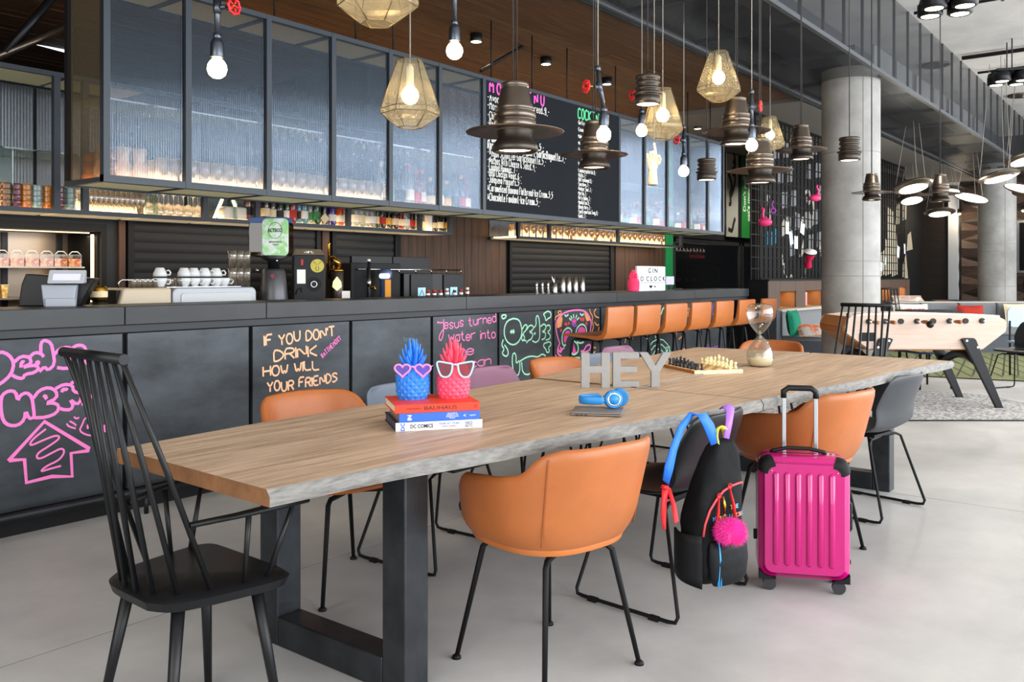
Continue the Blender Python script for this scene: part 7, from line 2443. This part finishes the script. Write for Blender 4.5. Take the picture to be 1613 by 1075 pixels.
obj('loop', MB().tube([(.03 * math.cos(a * PI / 5), 0, .03 * math.sin(a * PI / 5)) for a in range(10)], .010, 6, closed=True), M('trinket_violet', '#a83ab0', .5), mk)
obj('ribbon', MB().tube([(0, 0, .03), (-.02, 0, .08), (.0, 0, .13)], .009, 6), M('trinket_violet', '#a83ab0', .5), mk)

# felt bench with cushions
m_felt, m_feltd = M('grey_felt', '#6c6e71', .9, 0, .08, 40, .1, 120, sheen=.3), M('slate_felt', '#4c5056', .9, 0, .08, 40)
be = thing('corner_bench', 'grey felt corner bench built against the low oak wall, left of the near column', 'bench', (0, 0, 0))
ply = [(10.80, 4.18), (10.97, 3.60), (13.4, 3.60), (13.4, 4.18)]
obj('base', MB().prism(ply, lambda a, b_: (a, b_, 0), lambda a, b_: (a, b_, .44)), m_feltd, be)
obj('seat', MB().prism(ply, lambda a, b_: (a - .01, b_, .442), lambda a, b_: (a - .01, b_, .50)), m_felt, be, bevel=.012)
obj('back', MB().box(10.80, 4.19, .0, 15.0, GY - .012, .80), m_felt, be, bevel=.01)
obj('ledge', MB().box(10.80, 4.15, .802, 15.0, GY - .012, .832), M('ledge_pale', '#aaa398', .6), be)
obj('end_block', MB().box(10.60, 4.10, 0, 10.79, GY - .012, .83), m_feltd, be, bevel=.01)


def cushion(label, p, w_, h_, th, mat, rz, lean=0., pr=None, pm=None):
    t = thing('cushion', label, 'cushion', p, rz)
    mb = MB()
    def f(sg):
        def g_(u, v):
            a, b_ = 2 * u - 1, 2 * v - 1
            pin = 1 - .06 * (1 - a * a) * 0
            e = (1 - a ** 4) * (1 - b_ ** 4)
            x_, z_ = a * w_ / 2 * (1 - .05 * (1 - b_ * b_)), h_ / 2 + b_ * h_ / 2 * (1 - .05 * (1 - a * a))
            y_ = sg * th / 2 * max(0, e) ** .6
            return (x_, y_ + z_ * math.sin(lean), z_ * math.cos(lean))
        return g_
    mb.grid(f(-1), 14, 14)
    k0 = len(mb.f)
    mb.grid(f(1), 14, 14)
    mb.f = mb.f[:k0] + [q[::-1] for q in mb.f[k0:]]
    obj('cover', mb, mat, t)
    o = [f(-1)(u, v) for u, v in [(i / 10, 0) for i in range(10)] + [(1, i / 10) for i in range(10)] + [(1 - i / 10, 1) for i in range(10)] + [(0, 1 - i / 10) for i in range(10)]]
    obj('piping', MB().tube(o, .006, 6, closed=True), mat, t)
    if pr:
        mb = MB().grid(lambda u, v: (lambda q: (q[0], q[1] - .003, q[2]))(f(-1)(pr[0] + (pr[2] - pr[0]) * u, pr[1] + (pr[3] - pr[1]) * v)), 10, 10)
        obj('print', mb, pm, t)
    return t


m_gcu = M('green_knit', '#0c7a5c', .9, 0, .3, 60, .6, 70)
m_rcu = M('red_knit', '#a62c1a', .9, 0, .25, 60, .6, 60)
p = at(1253, 525, t=11.0)
cushion('deep green knitted cushion standing on the felt bench', (p.x, p.y, .503), .30, .33, .13, m_gcu, VIEW + R(50), R(8))
p = at(1283, 522, t=10.8)
cushion('patterned orange and grey cushion lying on the felt bench by the column', (p.x, p.y, .515), .36, .26, .12, M('pattern_cushion', '#d06a3a', .9, 0, col2='#b8b4ac', scale=9, contrast=(.45, .55)), VIEW, R(58))

# grey sofa row and what is on it
so0 = at(1510, 500, t=14.6)
so = thing('long_sofa', 'long grey felt sofa behind the football table, with cushions on it', 'sofa', (so0.x, so0.y, 0), VIEW)
for k, (x0, x1) in enumerate(((-.98, -.5), (-.5, .15), (.15, .8), (.8, 1.45))):
    obj('back_cushion', MB().box(x0 + .008, .28, .42, x1 - .008, .48, .80), m_felt, so, bevel=.03, seg=3)
    obj('seat_cushion', MB().box(x0 + .008, -.40, .30, x1 - .008, .28, .45), m_felt, so, bevel=.03, seg=3)
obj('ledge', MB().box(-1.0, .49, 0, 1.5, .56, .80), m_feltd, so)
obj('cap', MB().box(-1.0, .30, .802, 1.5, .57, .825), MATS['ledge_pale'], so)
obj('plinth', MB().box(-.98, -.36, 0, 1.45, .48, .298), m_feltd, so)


def on_sofa(u, dy=.05):
    q = at(u, 500, t=14.6 + dy)
    return (q.x, q.y, .455)


cushion('white cushion with a red printed label on the grey sofa', on_sofa(1441, .04), .50, .34, .13, l_white, VIEW, R(14), (.15, .25, .85, .8), M('print_red', '#c8402e', .8, 0, col2='#e8c8b4', scale=16, contrast=(.42, .5)))
cushion('red knitted cushion on the grey sofa', on_sofa(1531, .0), .44, .32, .14, m_rcu, VIEW, R(14))
cushion('cream cushion on the grey sofa at the right frame edge', on_sofa(1604, .05), .42, .34, .13, M('cream_cover', '#e2cfae', .9), VIEW, R(12))
cushion('white cushion on the grey sofa at its left end', on_sofa(1416, .16), .20, .32, .10, l_white, VIEW, R(12))
p = at(1432, 481, t=15.02)
cushion('pale patterned cushion behind the sofa, before the mural', (p.x, p.y, .828), .52, .16, .10, M('floral', '#e8dcd0', .9, 0, col2='#c8a898', scale=12, contrast=(.5, .6)), VIEW, R(55))
bq = thing('banquette', 'slate blue banquette along the far relief wall', 'bench', (21.0, 3.4, 0), R(-90))
obj('seat', MB().box(-1.2, -.45, .0, 2.6, .0, .45), m_feltd, bq, bevel=.02)
obj('back', MB().box(-1.2, .0, .0, 2.6, .16, .74), M('blue_felt', '#4a5a70', .9), bq, bevel=.02)
obj('cushion_seam', MB().box(-.01, -.452, .1, .01, -.445, .4), m_dark, bq)
p = at(1606, 480, t=19.6)
cushion('red and white cushion at the right frame edge, on the blue banquette', (p.x, p.y, .46), .6, .38, .14, M('red_white', '#d23a2a', .9, 0, col2='#ece6e0', scale=6, contrast=(.48, .52)), VIEW, R(14))
ft_ = thing('coffee_table', 'thin black coffee table between football table and sofa', 'table', at(1462, 500, t=12.6).to_tuple()[:2] + (0,), VIEW)
obj('top', MB().box(-.36, -.28, .745, .36, .28, .77), m_steel, ft_, bevel=.004)
obj('stem', MB().cyl((0, 0, .02), (0, 0, .745), .03, n=10), m_matt, ft_)
obj('foot', MB().lathe([(.24, 0), (.24, .012), (.04, .02)], 24), m_matt, ft_)
q = at(1497, 490, t=12.9)
tub6 = dup(tub1, (*at(1497, 500, t=17.4).to_tuple()[:2], 0), VIEW + R(180), 'orange tub chair far back before the relief wall', scale=1.0)
dup(sp1, (*at(1404, 500, t=13.3).to_tuple()[:2], 0), R(-150), 'black spindle chair in the lounge, behind the football table', scale=1.0)
sh7 = shell_chair('black shell chair at the right frame edge beside the football table', m_blkshell, (*at(1612, 500, t=9.55).to_tuple()[:2], 0), VIEW + R(115))
c9 = thing('side_chair', 'pale blue chair back at the right frame edge', 'chair', (*at(1612, 500, t=11.0).to_tuple()[:2], 0), VIEW)
obj('back', MB().prism(rrect(-.2, .62, .2, .88, .08), lambda a, b_: (a, .02, b_), lambda a, b_: (a, 0, b_)), M('pale_blue_seat', '#a8bcd8', .5), c9, bevel=.005)
obj('seat', MB().box(-.2, -.42, .42, .2, .02, .45), MATS['pale_blue_seat'], c9, bevel=.01)
for sx in (-1, 1):
    for sy in (-.40, .0):
        obj('leg', MB().cyl((.17 * sx, sy, 0), (.17 * sx, sy, .42 if sy else .70), .012, n=8), m_matt, c9)
ws = thing('woven_stool', 'low stool with a yellow and navy woven seat under the football table', 'stool', (*at(1455, 500, t=9.9).to_tuple()[:2], 0), VIEW + R(12))
for k in range(9):
    obj('strap', MB().box(-.2 + k * .045, -.2, .415, -.165 + k * .045, .2, .425), M('strap_navy', '#1c2440', .6) if k % 2 else M('strap_yellow', '#d8b428', .6), ws)
obj('frame', MB().tube([(-.21, -.21, .41), (.21, -.21, .41), (.21, .21, .41), (-.21, .21, .41)], .014, 8, closed=True), M('frame_navy', '#1c2440', .5), ws)
for sx in (-1, 1):
    for sy in (-1, 1):
        obj('leg', MB().cyl((.18 * sx, .18 * sy, .41), (.2 * sx, .2 * sy, 0), .014, .011, 8), m_matt, ws)
# television
tv = thing('television', 'dark wall television at the right frame edge', 'television', (WE - .01, 0, 0))
q0, q1 = at(1603, 348, x=WE - .06), at(1660, 348, x=WE - .06)
zA, zB = at(1603, 430, x=WE - .06).z, at(1603, 348, x=WE - .06).z
obj('bezel', MB().box(-.17, q1.y, zA, -.12, q0.y, zB), M('tv_frame', '#6a6c70', .4, .4), tv)
obj('screen', MB().box(-.174, q1.y + .05, zA + .05, -.17, q0.y - .05, zB - .05), M('tv_glass', '#0a0c10', .12), tv)
for k, (u, v) in enumerate(((1511, 333), (1612, 328))):
    p = at(u, v, x=WE - .4)
    s_ = thing('wall_spot', ['small bright wall spot on the relief wall between the columns', 'small bright wall spot at the right frame edge'][k], 'lamp', p, 0, 'small wall spots')
    obj('head', MB().lathe([(.04, -.05), (.04, .05), (0, .05)], 14, cap=False), m_matt, s_)
    obj('lens', MB().sphere((-.0, 0, -.045), .036, 12, 8), m_bulb, s_)
    obj('arm', MB().tube([(0, 0, .04), (.39, 0, .06)], .01, 6), m_matt, s_)
    point(p + Vector((-.08, 0, -.09)), 12)

# ------------------------------------------------------------------ rugs
def rug(label, pts, mat, z, name='rug'):
    t = thing(name, label, 'rug', (0, 0, 0))
    c = chaikin(pts + [pts[0]], 1)[:-1]
    if sum(a[0] * b_[1] - b_[0] * a[1] for a, b_ in zip(c, c[1:] + c[:1])) < 0:
        c = c[::-1]
    obj('pile', MB().prism(c, lambda a, b_: (a, b_, .001), lambda a, b_: (a, b_, z)), mat, t)
    obj('binding', MB().tube([(a, b_, z * .6) for a, b_ in c], .006, 5, closed=True), m_dark, t)
    return t


xy = lambda u, v: tuple(at(u, v, z=0))[:2]
m_rug = M('grey_rug', '#cfccc8', .95, 0, col2='#77777a', scale=34, bump=.5, bscale=60, contrast=(.40, .60), detail=3)
rug('speckled grey rug under the football table', [xy(1180, 664), xy(1430, 664), xy(1700, 664), xy(1660, 642), xy(1613, 638), xy(1560, 626), xy(1500, 620), xy(1400, 617), xy(1250, 617)], m_rug, .012)
m_rug2 = M('green_rug', '#8a8f60', .95, 0, col2='#6f744c', scale=12)
g2 = rug('olive green rug with dark criss-cross lines in the lounge', [xy(1380, 592), xy(1440, 593), xy(1613, 602), xy(1760, 606), xy(1760, 556), xy(1380, 550)], m_rug2, .012)
a_, b_ = Vector(xy(1400, 592) + (0,)), Vector(xy(1690, 600) + (0,))
for k in range(12):
    p0 = at(1412 + k * 24, 592, z=.013)
    p1 = at(1450 + k * 19, 557, z=.013)
    for q0, q1 in ((p0, p1), (at(1460 + k * 24, 594, z=.013), at(1400 + k * 20, 558, z=.013))):
        mb = MB()
        ribbon(mb, [(q0.x, q0.y), (q1.x, q1.y)], .022, lambda a, b2_: (a, b2_, .0128), nrm=(0, 0, 1))
        mb.f = [f[::-1] for f in mb.f]
        obj('line', mb, M('rug_line', '#3e4032', .95), g2)

# ------------------------------------------------------------------ football table
TF = 8.3
f0 = at(1459, 500, t=TF)
fb = thing('football_table', 'pale wooden table football table with black legs beyond the long table', 'football table', (f0.x, f0.y, 0), VIEW)
mpx = TF / CAM_F
FU = lambda a: (1280 + a / 4.844 - 1459) * mpx
FV = lambda b_: CAM_H - (470 + b_ / 4.844 - 434.5) * mpx
m_ash = M('pale_ash', '#cdb5a6', .45, 0, col2='#bda493', scale=2.2, stretch=(1, 1, 12))
m_tan = M('tan_side', '#b9783e', .45, 0, .08, 4)
side = [(430, 390), (1300, 390), (1475, 255), (1482, 215), (1470, 165), (1430, 146), (1200, 132), (900, 122), (700, 122), (400, 130), (285, 146), (262, 165), (245, 225), (250, 262)]
P2 = [(FU(a), FV(b_)) for a, b_ in side]
FD = .68
obj('side_panel', MB().prism(P2, lambda a, b_: (a, .03, b_), lambda a, b_: (a, 0, b_)), m_ash, fb, bevel=.004)
obj('side_panel', MB().prism(P2, lambda a, b_: (a, FD, b_), lambda a, b_: (a, FD - .03, b_)), m_ash, fb, bevel=.004)
inner = [(a * .985, b_ - .012) for a, b_ in P2]
for nm, i0, i1, mt_ in (('end_panel', 12, 13, m_tan), ('end_panel', 13, 0, m_tan), ('floor_panel', 0, 1, m_tan), ('end_panel', 1, 2, m_tan), ('end_panel', 3, 5, m_tan), ('end_panel', 10, 12, m_tan)):
    a, b_ = P2[i0], P2[i1]
    obj(nm, MB().add([(a[0], .03, a[1]), (b_[0], .03, b_[1]), (b_[0], FD - .03, b_[1]), (a[0], FD - .03, a[1])], [(0, 1, 2, 3)]), mt_, fb, solid=.018, off=0)
obj('pitch', MB().box(FU(300), .03, FV(300), FU(1430), FD - .03, FV(296)), M('pitch_green', '#5a7a4a', .6), fb)
obj('rim_cap', MB().tube([(FU(285), .015, FV(143)), (FU(400), .015, FV(127)), (FU(800), .015, FV(118)), (FU(1200), .015, FV(129)), (FU(1430), .015, FV(143))], .014, 6), l_white, fb)
obj('goal_hole', MB().prism(rrect(FU(355), FV(328), FU(477), FV(262), .02), lambda a, b_: (a, .0, b_), lambda a, b_: (a, -.012, b_)), m_matt, fb, bevel=.004)
m_grip = M('grip_wood', '#9a5a28', .4)
for k, a in enumerate((427, 552, 672, 795, 918, 1042, 1165, 1290)):
    x, zr = FU(a), FV(178 - k * .8)
    rod = obj('rod', MB().cyl((x, -.06 if k in (0, 1, 3, 5, 7) else -.01, zr), (x, FD + .1, zr), .008, n=8), m_chrome, fb)
    obj('bearing', MB().cyl((x, .0, zr), (x, -.016, zr), .026, n=16), m_black, rod)
    if k in (0, 1, 3, 5):
        obj('grip', MB().tube([(x, -.10, zr), (x, -.13, zr), (x, -.20, zr), (x, -.225, zr)], [.012, .017, .019, .010], 12), m_grip, rod)
        if k == 3:
            obj('knob', MB().sphere((x + .012, -.24, zr - .018), .034, 14, 10), m_black, rod)
    for j in range(3):
        obj('player', MB().lathe([(.014, -.07), (.018, -.03), (.022, .02), (.010, .035), (.016, .05), (0, .062)], 8, (x, .16 + j * .18, zr)), m_rcu if k % 2 else m_ink, rod)
legp = [(1125, 312), (1145, 303), (1215, 303), (1230, 315), (1440, 838), (1392, 848)]
for mir in (1, -1):
    for y0 in (-.045, FD + .005):
        q = [(mir * (FU(a) - FU(863)) + FU(863), FV(b_)) for a, b_ in legp]
        q = q if mir < 0 else q
        lg = obj('leg', MB().prism(q, lambda a, b_: (a, y0 + .04, b_), lambda a, b_: (a, y0, b_)), m_black, fb, bevel=.004)
        xf = sum(a for a, b_ in q[4:]) / 2
        zf = min(b_ for a, b_ in q)
        obj('foot', MB().lathe([(.03, 0), (.03, .006), (.007, .012), (.007, zf + .01)], 12, (xf, y0 + .02, 0)), m_black, lg)
        if y0 < 0:
            for a, b_ in ((1158, 322), (1241, 372)):
                obj('bolt', MB().cyl((mir * (FU(a) - FU(863)) + FU(863), y0 - .006, FV(b_)), (mir * (FU(a) - FU(863)) + FU(863), y0 + .002, FV(b_)), .011, n=12), m_white, lg)
    xa = mir * (FU(1180) - FU(863)) + FU(863)
    arch = []
    for k in range(13):
        f = k / 12
        arch.append((xa + mir * .12, -.005 + (FD + .01) * f, .40 + .10 * math.sin(PI * f)))
    obj('arch_brace', MB().tube(arch, .045, 4, flat=1), m_black, fb)
